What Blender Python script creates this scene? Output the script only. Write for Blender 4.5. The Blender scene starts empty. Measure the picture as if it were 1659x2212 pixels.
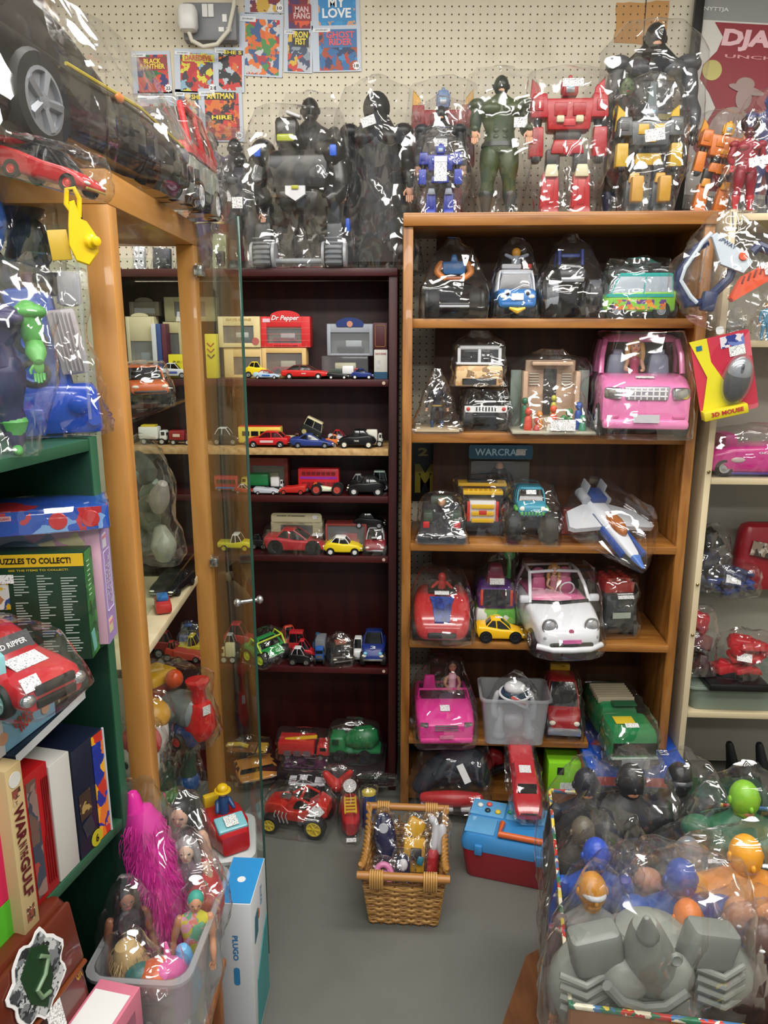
import bpy, math, random
import numpy as np
from mathutils import Matrix, Vector, noise

sc = bpy.context.scene
COL = sc.collection
R = math.radians
# ---------------------------------------------------------------- camera
EYE, PITCH, FPX = 1.52, R(13.4), 1662.0
cd = bpy.data.cameras.new('camera'); cam = bpy.data.objects.new('camera', cd); COL.objects.link(cam)
cam.location = (0, 0, EYE); cam.rotation_euler = (R(90) - PITCH, 0, 0)
cd.sensor_fit = 'VERTICAL'; cd.sensor_height = 36; cd.lens = 36 * FPX / 2212; cd.clip_start = .02
sc.camera = cam
# ---------------------------------------------------------------- world, ceiling lamps, exposure
w = bpy.data.worlds.new('shop_air'); sc.world = w; w.use_nodes = True
w.node_tree.nodes['Background'].inputs[0].default_value = (.93, .97, 1, 1)
w.node_tree.nodes['Background'].inputs[1].default_value = .30
def lamp(x, y, z, sx, sy, p, rz=0):
    l = bpy.data.lights.new('ceiling_tube', 'AREA'); l.shape = 'RECTANGLE'; l.size = sx; l.size_y = sy
    l.energy = p; l.color = (1, .975, .93)
    o = bpy.data.objects.new('ceiling_tube', l); o.location = (x, y, z); o.rotation_euler = (0, 0, rz); COL.objects.link(o)
lamp(-.55, 1.35, 2.70, 1.5, .3, 17)
lamp(.95, 1.35, 2.70, 1.5, .3, 17)
lamp(-.5, .2, 2.70, 1.5, .3, 17)
lamp(.95, .2, 2.70, 1.5, .3, 17)
lamp(.2, -1.3, 2.70, 2.2, .3, 30)
sc.view_settings.view_transform = 'Standard'; sc.view_settings.look = 'None'
sc.view_settings.gamma = 1; sc.view_settings.use_curve_mapping = False
sc.view_settings.exposure = .62
try:
    sc.cycles.transparent_max_bounces = 14; sc.cycles.max_bounces = 4; sc.cycles.diffuse_bounces = 2; sc.cycles.glossy_bounces = 2; sc.cycles.transmission_bounces = 1; sc.cycles.adaptive_threshold = .04; sc.cycles.sample_clamp_indirect = 6
except Exception: pass

# ---------------------------------------------------------------- measuring: where a sight line meets a real plane
CP, SP = math.cos(PITCH), math.sin(PITCH)
def ray(px, py):
    dx = (px - 829.5) / FPX; dy = (1106 - py) / FPX
    return Vector((dx, CP + dy * SP, -SP + dy * CP))
def onz(px, py, z):
    r = ray(px, py); return Vector((0, 0, EYE)) + r * ((z - EYE) / r.z)
def ony(px, py, y):
    r = ray(px, py); return Vector((0, 0, EYE)) + r * (y / r.y)
class Frame:
    """a piece of furniture standing at (x, y), turned by -th; u runs along its front, d into it"""
    def __init__(s, x, y, th):
        s.o = Vector((x, y, 0)); s.th = R(th)
        s.u = Vector((math.cos(s.th), -math.sin(s.th), 0)); s.d = Vector((math.sin(s.th), math.cos(s.th), 0)); s.rz = -s.th
    def P(s, u, d, z): return s.o + s.u * u + s.d * d + Vector((0, 0, z))
    def hit(s, px, py, d):
        r = ray(px, py); e = Vector((0, 0, EYE)); q = s.o + s.d * d
        p = e + r * ((q - e).dot(s.d) / r.dot(s.d)); v = p - s.o
        return v.dot(s.u), p.z
    def fit(s, x0, x1, y0, y1, d, z=None):
        xm = (x0 + x1) / 2; ym = (y0 + y1) / 2
        ua, _ = s.hit(x0, ym, d); ub, _ = s.hit(x1, ym, d)
        _, zt = s.hit(xm, y0, d); _, zb = s.hit(xm, y1, d)
        if z is None: z = zb
        return (ua + ub) / 2, z, abs(ub - ua), zt - z

# ---------------------------------------------------------------- materials
def lin(c):
    if isinstance(c, str):
        c = c.lstrip('#'); c = c if len(c) == 6 else ''.join(x * 2 for x in c); c = tuple(int(c[i:i + 2], 16) / 255 for i in (0, 2, 4))
    return tuple(x / 12.92 if x <= .04045 else ((x + .055) / 1.055) ** 2.4 for x in c) + (1,)
MATS = {}
def newmat(name):
    m = bpy.data.materials.new(name); m.use_nodes = True
    nt = m.node_tree; return m, nt, nt.nodes['Principled BSDF']
def pl(c, rough=.34, metal=0, coat=0):
    k = (c, rough, metal, coat)
    if k in MATS: return MATS[k]
    m, nt, b = newmat('plastic')
    b.inputs['Base Color'].default_value = lin(c); b.inputs['Roughness'].default_value = rough
    b.inputs['Metallic'].default_value = metal; b.inputs['Coat Weight'].default_value = coat
    t = nt.nodes.new('ShaderNodeTexNoise'); t.inputs['Scale'].default_value = 60
    tc = nt.nodes.new('ShaderNodeTexCoord'); nt.links.new(tc.outputs['Object'], t.inputs['Vector'])
    bp = nt.nodes.new('ShaderNodeBump'); bp.inputs['Strength'].default_value = .06; bp.inputs['Distance'].default_value = .002
    nt.links.new(t.outputs['Fac'], bp.inputs['Height']); nt.links.new(bp.outputs['Normal'], b.inputs['Normal'])
    MATS[k] = m; return m
def ramp(nt, cols, mode='LINEAR', pos=None):
    r = nt.nodes.new('ShaderNodeValToRGB'); r.color_ramp.interpolation = mode; e = r.color_ramp.elements
    n = len(cols)
    for i, c in enumerate(cols):
        p = pos[i] if pos else i / max(1, n - (0 if mode == 'CONSTANT' else 1))
        if i < 2: e[i].position = p; e[i].color = lin(c)
        else: x = e.new(p); x.color = lin(c)
    return r
def wood(cols, scale=(1, 1, 1), rough=.4, grain=18, seed=0, coat=0):
    m, nt, b = newmat('wood'); N = nt.nodes; L = nt.links
    tc = N.new('ShaderNodeTexCoord'); mp = N.new('ShaderNodeMapping'); mp.inputs['Scale'].default_value = scale
    mp.inputs['Location'].default_value = (seed, seed * 1.7, seed * .3)
    L.new(tc.outputs['Object'], mp.inputs['Vector'])
    n1 = N.new('ShaderNodeTexNoise'); n1.inputs['Scale'].default_value = grain; n1.inputs['Detail'].default_value = 6; n1.inputs['Distortion'].default_value = .6
    L.new(mp.outputs['Vector'], n1.inputs['Vector'])
    w_ = N.new('ShaderNodeTexWave'); w_.inputs['Scale'].default_value = grain * .3; w_.inputs['Distortion'].default_value = 5; w_.inputs['Detail'].default_value = 3; w_.inputs['Detail Scale'].default_value = .6
    w_.bands_direction = 'DIAGONAL'
    L.new(mp.outputs['Vector'], w_.inputs['Vector'])
    mx = N.new('ShaderNodeMix'); mx.inputs[0].default_value = .14
    L.new(n1.outputs['Fac'], mx.inputs[2]); L.new(w_.outputs['Fac'], mx.inputs[3])
    r = ramp(nt, cols, pos=[.3, .72] if len(cols) == 2 else [.25, .5, .78]); L.new(mx.outputs[0], r.inputs[0]); L.new(r.outputs[0], b.inputs['Base Color'])
    b.inputs['Roughness'].default_value = rough; b.inputs['Coat Weight'].default_value = coat
    bp = N.new('ShaderNodeBump'); bp.inputs['Strength'].default_value = .12; bp.inputs['Distance'].default_value = .003
    L.new(n1.outputs['Fac'], bp.inputs['Height']); L.new(bp.outputs['Normal'], b.inputs['Normal'])
    return m
def art(cols, scale=30, seed=0, rough=.45):
    """printed picture: flat patches in a handful of inks"""
    k = ('art', tuple(cols), scale, seed)
    if k in MATS: return MATS[k]
    m, nt, b = newmat('printed_card'); N = nt.nodes; L = nt.links
    tc = N.new('ShaderNodeTexCoord'); mp = N.new('ShaderNodeMapping'); mp.inputs['Location'].default_value = (seed * 3.1, seed * 1.3, seed * 2.2)
    L.new(tc.outputs['Object'], mp.inputs['Vector'])
    nz = N.new('ShaderNodeTexNoise'); nz.inputs['Scale'].default_value = scale; L.new(mp.outputs['Vector'], nz.inputs['Vector'])
    ad = N.new('ShaderNodeMix'); ad.data_type = 'VECTOR'; ad.inputs[0].default_value = .03
    L.new(mp.outputs['Vector'], ad.inputs[4]); L.new(nz.outputs['Color'], ad.inputs[5])
    vo = N.new('ShaderNodeTexVoronoi'); vo.inputs['Scale'].default_value = scale; L.new(ad.outputs[1], vo.inputs['Vector'])
    sp = N.new('ShaderNodeSeparateColor'); L.new(vo.outputs['Color'], sp.inputs[0])
    r = ramp(nt, cols, 'CONSTANT'); L.new(sp.outputs[0], r.inputs[0]); L.new(r.outputs[0], b.inputs['Base Color'])
    b.inputs['Roughness'].default_value = rough
    MATS[k] = m; return m
def film_mat(name, tint=(.985, .985, .99), haze=.03, blend=.2, scale=11, rough=.07, bump=1.0, gl=1.0, base=.03):
    m = bpy.data.materials.new(name); m.use_nodes = True; nt = m.node_tree; N = nt.nodes; L = nt.links; N.clear()
    out = N.new('ShaderNodeOutputMaterial')
    tr = N.new('ShaderNodeBsdfTransparent'); tr.inputs[0].default_value = tint + (1,)
    df = N.new('ShaderNodeBsdfDiffuse'); df.inputs[0].default_value = (.75, .76, .78, 1)
    g = N.new('ShaderNodeBsdfGlossy'); g.inputs[0].default_value = (gl, gl, gl, 1); g.inputs['Roughness'].default_value = rough
    m1 = N.new('ShaderNodeMixShader'); m1.inputs[0].default_value = haze; L.new(tr.outputs[0], m1.inputs[1]); L.new(df.outputs[0], m1.inputs[2])
    lw = N.new('ShaderNodeLayerWeight'); lw.inputs[0].default_value = .5
    pw = N.new('ShaderNodeMath'); pw.operation = 'POWER'; pw.inputs[1].default_value = 4; L.new(lw.outputs['Facing'], pw.inputs[0])
    ma = N.new('ShaderNodeMath'); ma.operation = 'MULTIPLY_ADD'; ma.inputs[1].default_value = blend * 3; ma.inputs[2].default_value = base; L.new(pw.outputs[0], ma.inputs[0])
    m2 = N.new('ShaderNodeMixShader'); L.new(ma.outputs[0], m2.inputs[0]); L.new(m1.outputs[0], m2.inputs[1]); L.new(g.outputs[0], m2.inputs[2])
    if bump:
        tc = N.new('ShaderNodeTexCoord'); geo = N.new('ShaderNodeNewGeometry'); last = geo.outputs['Normal']
        for k, (sc_, st, am) in enumerate(((scale, (1, 1, .2), bump), (scale * 2.4, (1, .22, 1), bump * .45))):
            mp = N.new('ShaderNodeMapping'); mp.inputs['Scale'].default_value = st; mp.inputs['Rotation'].default_value = (.3 + k, .4 - k * .7, .2 + k)
            L.new(tc.outputs['Object'], mp.inputs['Vector'])
            if not k: nz = N.new('ShaderNodeTexNoise'); nz.inputs['Scale'].default_value = scale * .8; nz.inputs['Detail'].default_value = 1; L.new(mp.outputs[0], nz.inputs['Vector'])
            wm = N.new('ShaderNodeMix'); wm.data_type = 'VECTOR'; wm.inputs[0].default_value = .05; L.new(mp.outputs[0], wm.inputs[4]); L.new(nz.outputs['Color'], wm.inputs[5])
            v = N.new('ShaderNodeTexVoronoi'); v.inputs['Scale'].default_value = sc_; L.new(wm.outputs[1], v.inputs['Vector'])
            sb = N.new('ShaderNodeVectorMath'); sb.operation = 'SUBTRACT'; sb.inputs[1].default_value = (.5, .5, .5); L.new(v.outputs['Color'], sb.inputs[0])
            ml = N.new('ShaderNodeVectorMath'); ml.operation = 'SCALE'; ml.inputs['Scale'].default_value = am; L.new(sb.outputs[0], ml.inputs[0])
            ad = N.new('ShaderNodeVectorMath'); ad.operation = 'ADD'; L.new(last, ad.inputs[0]); L.new(ml.outputs[0], ad.inputs[1]); last = ad.outputs[0]
        no = N.new('ShaderNodeVectorMath'); no.operation = 'NORMALIZE'; L.new(last, no.inputs[0])
        L.new(no.outputs[0], g.inputs['Normal'])
    L.new(m2.outputs[0], out.inputs[0]); return m
FILM = film_mat('clear_film', base=.085, haze=.012)
PANE = film_mat('pane_glass', tint=(.93, .96, .94), haze=0, blend=.1, rough=.0, bump=0, base=.015)
CLEAR = film_mat('clear_plastic', tint=(.9, .92, .94), haze=.09, blend=.25, rough=.12, bump=0)
TUB = film_mat('milky_plastic', tint=(.82, .84, .86), haze=.24, blend=.2, rough=.25, bump=0)
SMOKE = film_mat('tinted_plastic', tint=(.35, .37, .4), haze=.03, blend=.3, rough=.06, bump=0)
GLASSB = pl('#15171a', .08)
BLK = pl('#0c0c0e', .4); DK = pl('#1c1e22', .32); TYRE = pl('#0e0e0f', .6); WHT = pl('#e9e9ea', .4)
CHR = pl('#c8cace', .18, .9); GRY = pl('#8d9196', .4); SKIN = pl('#d9a384', .5); LBL = None

# ---------------------------------------------------------------- mesh building
def basis(n, roll=0):
    n = Vector(n).normalized(); up = Vector((0, 0, 1)) if abs(n.z) < .95 else Vector((0, 1, 0))
    r = up.cross(n).normalized(); u = n.cross(r)
    if roll:
        c, s_ = math.cos(roll), math.sin(roll); r, u = r * c + u * s_, u * c - r * s_
    return r, u, n
def rrect(w, h, r, n=3):
    r = max(1e-5, min(r, w / 2 - 1e-5, h / 2 - 1e-5)); p = []
    for cx, cy, a0 in ((w / 2 - r, h / 2 - r, 0), (-w / 2 + r, h / 2 - r, 90), (-w / 2 + r, -h / 2 + r, 180), (w / 2 - r, -h / 2 + r, 270)):
        for i in range(n + 1):
            a = R(a0 + 90 * i / n); p.append((cx + r * math.cos(a), cy + r * math.sin(a)))
    return p
class G:
    def __init__(s): s.v = []; s.f = []; s.m = []; s.T = None
    def add(s, vs, fs, mi=0):
        o = len(s.v)
        s.v += [tuple(s.T @ Vector(v)) if s.T else tuple(v) for v in vs]
        s.f += [tuple(i + o for i in f) for f in fs]; s.m += [mi] * len(fs); return s
    def loft(s, rings, mi=0, cap=True, close=True):
        n = len(rings[0]); vs = [p for r in rings for p in r]; fs = []
        for a in range(len(rings) - 1):
            for i in range(n if close else n - 1):
                j = (i + 1) % n; fs.append((a * n + i, a * n + j, (a + 1) * n + j, (a + 1) * n + i))
        if cap: fs.append(tuple(range(n - 1, -1, -1))); fs.append(tuple(range((len(rings) - 1) * n, len(rings) * n)))
        return s.add(vs, fs, mi)
    def box(s, c, sz, r=.002, mi=0, rot=None, top=(1, 1), n=2):
        """rounded box; top scales the upper face"""
        x, y, z = sz; r = min(r, x * .45, y * .45, z * .45); rings = []
        for zz, ins in ((-z / 2, r), (-z / 2 + r * .3, r * .3), (-z / 2 + r, 0), (z / 2 - r, 0), (z / 2 - r * .3, r * .3), (z / 2, r)):
            k = (zz + z / 2) / z; sx = 1 + (top[0] - 1) * k; sy = 1 + (top[1] - 1) * k
            rings.append([Vector((a * sx, b * sy, zz)) for a, b in rrect(x - 2 * ins, y - 2 * ins, max(r - ins, r * .3), n)])
        M = Matrix.Translation(Vector(c))
        if rot: M = M @ Matrix.Rotation(rot[2], 4, 'Z') @ Matrix.Rotation(rot[1], 4, 'Y') @ Matrix.Rotation(rot[0], 4, 'X')
        return s.loft([[M @ p for p in q] for q in rings], mi)
    def panel(s, c, w, h, n=(0, -1, 0), t=.001, roll=0, mi=0, r=.0005):
        rr, u, nn = basis(n, roll); c = Vector(c); o = rrect(w, h, r, 2)
        return s.loft([[c + rr * a + u * b + nn * k for a, b in o] for k in (0, t)], mi)
    def tube(s, pts, rad, n=10, mi=0, cap=True):
        pts = [Vector(p) for p in pts]
        if not hasattr(rad, '__len__'): rad = [rad] * len(pts)
        rings = []; prev = None
        for i, p in enumerate(pts):
            d = (pts[min(i + 1, len(pts) - 1)] - pts[max(i - 1, 0)]).normalized()
            if prev is None: a = d.orthogonal().normalized()
            else: a = (prev - d * prev.dot(d)).normalized()
            prev = a; b = d.cross(a)
            rings.append([p + (a * math.cos(2 * math.pi * k / n) + b * math.sin(2 * math.pi * k / n)) * rad[i] for k in range(n)])
        return s.loft(rings, mi, cap)
    def limb(s, pts, rad, n=12, mi=0, sub=4):
        """tapered limb with rounded ends, smooth between joints"""
        P = [Vector(p) for p in pts]; Q = []; q = []
        def cr(a, b, c, d, t): return .5 * (2 * b + (c - a) * t + (2 * a - 5 * b + 4 * c - d) * t * t + (3 * b - a - 3 * c + d) * t ** 3)
        for i in range(len(P) - 1):
            a = max(i - 1, 0); d = min(i + 2, len(P) - 1)
            for k in range(sub):
                t = k / sub; Q.append(cr(P[a], P[i], P[i + 1], P[d], t)); q.append(max(1e-4, cr(rad[a], rad[i], rad[i + 1], rad[d], t)))
        Q.append(P[-1]); q.append(rad[-1])
        d0 = (Q[0] - Q[1]).normalized(); d1 = (Q[-1] - Q[-2]).normalized()
        A = [Q[0] + d0 * q[0] * .95, Q[0] + d0 * q[0] * .7]; a_ = [q[0] * .2, q[0] * .7]
        B = [Q[-1] + d1 * q[-1] * .7, Q[-1] + d1 * q[-1] * .95]; b_ = [q[-1] * .7, q[-1] * .2]
        return s.tube(A + Q + B, a_ + q + b_, n, mi)
    def cyl(s, a, b, r1, r2=None, n=20, mi=0): return s.tube([a, b], [r1, r1 if r2 is None else r2], n, mi)
    def lathe(s, prof, c, ax=(0, 0, 1), n=24, mi=0, cap=True):
        rr, u, nn = basis(ax); c = Vector(c)
        return s.loft([[c + nn * h + (rr * math.cos(2 * math.pi * k / n) + u * math.sin(2 * math.pi * k / n)) * max(r, 1e-4) for k in range(n)] for r, h in prof], mi, cap)
    def ell(s, c, r, n=16, mi=0, rot=None, zf=1.0):
        if not hasattr(r, '__len__'): r = (r, r, r)
        M = Matrix.Translation(Vector(c))
        if rot: M = M @ Matrix.Rotation(rot[2], 4, 'Z') @ Matrix.Rotation(rot[1], 4, 'Y') @ Matrix.Rotation(rot[0], 4, 'X')
        rings = []; m = max(6, n // 2 + 2)
        for i in range(m + 1):
            a = -math.pi / 2 + math.pi * (.02 + .96 * i / m)
            rings.append([M @ Vector((r[0] * math.cos(a) * math.cos(2 * math.pi * k / n), r[1] * math.cos(a) * math.sin(2 * math.pi * k / n), r[2] * math.sin(a))) for k in range(n)])
        return s.loft(rings, mi)
    def prism(s, pts, y0, y1, mi=0, ins=0):
        """outline in the x-z plane, thick from y0 to y1"""
        cx = sum(p[0] for p in pts) / len(pts); cz = sum(p[1] for p in pts) / len(pts); e = ins
        def rg(y, k): return [Vector((cx + (x - cx) * k, y, cz + (z - cz) * k)) for x, z in pts]
        if not e: return s.loft([rg(y0, 1), rg(y1, 1)], mi)
        b = (y1 - y0) * .25
        return s.loft([rg(y0, 1 - e), rg(y0 + b, 1), rg(y1 - b, 1), rg(y1, 1 - e)], mi)
    def obj(s, name, mats, parent=None, ang=40):
        me = bpy.data.meshes.new(name); me.from_pydata(s.v, [], s.f)
        if not isinstance(mats, (list, tuple)): mats = [mats]
        for m in mats: me.materials.append(m)
        me.polygons.foreach_set('material_index', s.m); me.polygons.foreach_set('use_smooth', [True] * len(s.f))
        me.update(); me.set_sharp_from_angle(angle=R(ang))
        o = bpy.data.objects.new(name, me); COL.objects.link(o)
        if parent: o.parent = parent
        return o
def tag(o, label, cat, group=None):
    o['label'] = label; o['category'] = cat
    if group: o['group'] = group
    return o
def thing(name, label, cat, loc, rz=0, group=None, rot=None):
    o = bpy.data.objects.new(name, None); COL.objects.link(o); o.empty_display_size = .02
    o.location = loc; o.rotation_euler = rot if rot else (0, 0, rz)
    return tag(o, label, cat, group)
def struct(o): o['kind'] = 'structure'; return o
def lettering(t, s, c, w, h, n=(0, -1, 0), m=None, roll=0, bold=.02, name='lettering', ital=0):
    cu = bpy.data.curves.new('t', 'FONT'); cu.body = s; cu.offset = bold; cu.resolution_u = 2; cu.space_line = .8; cu.align_x = 'CENTER'
    cu.shear = ital
    to = bpy.data.objects.new('t', cu); COL.objects.link(to)
    bpy.context.view_layer.update()
    me = to.evaluated_get(bpy.context.evaluated_depsgraph_get()).to_mesh()
    V = [v.co.copy() for v in me.vertices]; F = [tuple(p.vertices) for p in me.polygons]
    to.to_mesh_clear(); bpy.data.objects.remove(to); bpy.data.curves.remove(cu)
    x0 = min(v.x for v in V); x1 = max(v.x for v in V); y0 = min(v.y for v in V); y1 = max(v.y for v in V)
    rr, u, nn = basis(n, roll); c = Vector(c); g = G()
    g.add([c + rr * (((v.x - x0) / (x1 - x0) - .5) * w) + u * (((v.y - y0) / (y1 - y0) - .5) * h) + nn * .0006 for v in V], F)
    return g.obj(name, m or BLK, t)
def label_mat():
    m, nt, b = newmat('price_paper'); N = nt.nodes; L = nt.links
    tc = N.new('ShaderNodeTexCoord'); n = N.new('ShaderNodeTexNoise'); n.inputs['Scale'].default_value = 420; L.new(tc.outputs['Object'], n.inputs['Vector'])
    r = ramp(nt, ['#8d8d90', '#eeeeee'], pos=[.36, .5]); L.new(n.outputs['Fac'], r.inputs[0]); L.new(r.outputs[0], b.inputs['Base Color']); b.inputs['Roughness'].default_value = .6
    return m
LBL = label_mat()
def sticker(t, c, w, h, n=(0, -1, 0), roll=0):
    return G().panel(c, w, h, n, .0008, roll).obj('price_label', LBL, t)
ZCAP = {}
def bag(t, mg=.005, slope=.3, crown=.035, seed=None, amp=.007, K=44, mat=None, zbot=None, fin=True):
    """loose clear film around everything built under t so far"""
    V = []
    for ch in t.children:
        if ch.type == 'MESH':
            a = np.empty(len(ch.data.vertices) * 3, dtype=np.float32); ch.data.vertices.foreach_get('co', a); V.append(a.reshape(-1, 3))
            for c2 in ch.children:
                a = np.empty(len(c2.data.vertices) * 3, dtype=np.float32); c2.data.vertices.foreach_get('co', a); V.append(a.reshape(-1, 3))
    V = np.concatenate(V); lo = V.min(0); hi = V.max(0); c = (lo + hi) / 2; size = float(max(hi - lo))
    seed = seed if seed is not None else sum(map(ord, t['label'])) % 977
    z0 = lo[2] + .0005 if zbot is None else zbot; z1 = hi[2] + mg
    NZ = 26; zs = np.linspace(z0, z1, NZ); dz = (z1 - z0) / NZ * 1.3
    th = np.arange(K) * 2 * math.pi / K; D = np.stack([np.cos(th), np.sin(th)], 1)
    pr = (V[:, :2] - c[:2]) @ D.T
    S = np.full((NZ, K), -1e9)
    for i, z in enumerate(zs):
        q = np.abs(V[:, 2] - z) < dz
        if q.any(): S[i] = pr[q].max(0)
    T = S.copy()
    for i in range(NZ):
        for j in range(NZ): T[i] = np.maximum(T[i], S[j] - slope * abs(zs[i] - zs[j]))
    T = np.maximum(T, size * .03) + mg
    Rr = np.empty_like(T)
    dth = (th[None, :] - th[:, None]); cs = np.cos(dth)
    for i in range(NZ):
        M_ = np.where(cs > .25, T[i][None, :] / np.maximum(cs, .25), 1e9); Rr[i] = M_.min(1)
    for _ in range(2): Rr[1:-1] = np.maximum(Rr[1:-1], (Rr[:-2] + Rr[2:]) / 2)
    fr = 5.5 / max(size, .05)
    g = G(); rings = []
    cr = crown if crown else .004
    lev = [(i, zs[i], 1.0) for i in range(NZ)] + [(NZ - 1, z1 + cr * a, b) for a, b in ((.12, .86), (.3, .6), (.6, .36), (1, .22))]
    fd = random.Random(seed).uniform(0, math.pi)
    for q, (i, z, k) in enumerate(lev):
        ring = []
        for j in range(K):
            a = th[j]; r = Rr[i][j] * k
            if q >= NZ and fin: r *= 1 + .55 * (1 - k) * abs(math.cos(a - fd)) * 1.4 - .3 * (1 - k)
            x, y = D[j] * r
            p = Vector(((x + seed) * fr, y * fr, z * fr * .45))
            rd = 1 - abs(noise.noise(p)) * 2; rd2 = 1 - abs(noise.noise(p * 2.7)) * 2
            pl_ = abs(math.sin(j * 2.9 + seed + noise.noise(p) * 5))
            dsp = amp * (.9 * max(rd, 0) ** 2 + .5 * rd2 + .35 * pl_)
            e = min(1, q / 2)
            ring.append((c[0] + D[j][0] * (r + dsp), c[1] + D[j][1] * (r + dsp), max(z0, z + (noise.noise(p + Vector((9, 0, 0))) * amp * 1.2 if q > 1 else 0))))
        rings.append(ring)
    zc = ZCAP.get(t.name)
    if zc: rings = [[(p[0], p[1], min(p[2], zc - .0004 * (i % 3))) for i, p in enumerate(r)] for r in rings]
    g.loft(rings)
    return g.obj('plastic_bag', mat or FILM, t, 50)
def rnd(s): return random.Random(s)
# ---------------------------------------------------------------- builders of the kinds of things
def wheel(t, c, r, w, rim=None, spokes=0, big=False, ax=(0, 1, 0)):
    rim = rim or CHR; n = 28 if big else 18; g = G()
    sg = 1 if c[1] >= 0 else -1; a = Vector(ax) * sg
    g.lathe([(r * .6, -w / 2), (r * .9, -w / 2), (r, -w * .32), (r, w * .32), (r * .92, w / 2), (r * .66, w / 2), (r * .6, w * .3)], c, a, n)
    h = G()
    if spokes:
        h.lathe([(r * .64, w * .25), (r * .66, w * .5), (r * .58, w * .52), (r * .56, w * .36)], c, a, n)
        h.lathe([(r * .2, w * .2), (r * .18, w * .5), (r * .05, w * .53)], c, a, 12)
        rr, u, nn = basis(a)
        for k in range(spokes):
            an = 2 * math.pi * k / spokes; d = rr * math.cos(an) + u * math.sin(an)
            h.cyl(Vector(c) + nn * w * .38 + d * r * .12, Vector(c) + nn * w * .4 + d * r * .6, r * .1, r * .13, 6)
    else:
        h.lathe([(r * .63, w * .28), (r * .6, w * .5), (r * .42, w * .42), (r * .2, w * .5), (r * .06, w * .52)], c, a, n)
    if big:
        if not spokes and r > .02:
            pass
        o = g.obj('wheel', TYRE, t); h.obj('hubcap', rim, o); return o
    k = len(g.v); g.v += h.v; g.f += [tuple(i + k for i in f) for f in h.f]; g.m += [1] * len(h.f)
    return g.obj('wheel', [TYRE, rim], t)
def xring(x, hw, zb, zt, r, yc=0):
    return [Vector((x, yc + a, (zb + zt) / 2 + b)) for a, b in rrect(2 * hw, zt - zb, r, 3)]
# body stations (x, half width, z low, z high); cabin (x0, x1 at belt, x0, x1 at roof, belt z, width at belt, width at roof)
STY = {
 'sedan': ([(-.5, .4, .34, .54), (-.47, .47, .2, .62), (-.3, .5, .16, .66), (0, .5, .16, .64), (.22, .5, .16, .62), (.42, .48, .18, .54), (.48, .44, .2, .48), (.5, .38, .28, .42)], (-.4, .24, -.24, .06, .6, .44, .34)),
 'sport': ([(-.5, .42, .4, .66), (-.46, .49, .2, .72), (-.28, .5, .14, .7), (0, .49, .14, .6), (.22, .5, .14, .58), (.4, .49, .16, .46), (.48, .44, .18, .34), (.5, .36, .2, .28)], (-.36, .24, -.2, -.0, .56, .42, .3)),
 'beetle': ([(-.5, .3, .3, .42), (-.44, .4, .2, .6), (-.3, .48, .16, .72), (0, .5, .16, .64), (.2, .48, .16, .64), (.38, .42, .18, .56), (.47, .36, .22, .42), (.5, .28, .26, .36)], (-.36, .2, -.2, .06, .6, .4, .3)),
 'van': ([(-.5, .46, .2, .6), (-.48, .5, .14, .6), (0, .5, .14, .6), (.36, .5, .14, .58), (.46, .49, .16, .52), (.5, .44, .2, .46)], (-.47, .42, -.45, .3, .55, .48, .45)),
 'suv': ([(-.5, .44, .26, .56), (-.47, .49, .2, .6), (0, .5, .18, .6), (.2, .5, .18, .6), (.42, .48, .2, .56), (.48, .46, .22, .52), (.5, .4, .28, .46)], (-.46, .22, -.42, .08, .57, .47, .4)),
 'pickup': ([(-.5, .46, .26, .52), (-.48, .49, .22, .54), (0, .5, .2, .54), (.2, .5, .2, .6), (.44, .48, .22, .56), (.5, .42, .28, .46)], (-.12, .24, -.06, .12, .54, .46, .4)),
 'hatch': ([(-.5, .42, .28, .55), (-.46, .48, .18, .6), (-.2, .5, .15, .6), (.1, .5, .15, .6), (.3, .49, .15, .56), (.42, .46, .16, .5), (.48, .4, .18, .42), (.5, .32, .22, .36)], (-.47, .26, -.36, .02, .56, .46, .37)),
 'racer': ([(-.5, .2, .3, .5), (-.4, .26, .2, .6), (-.1, .24, .2, .56), (.1, .22, .2, .5), (.35, .16, .2, .42), (.5, .08, .22, .32)], None),
}
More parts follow.
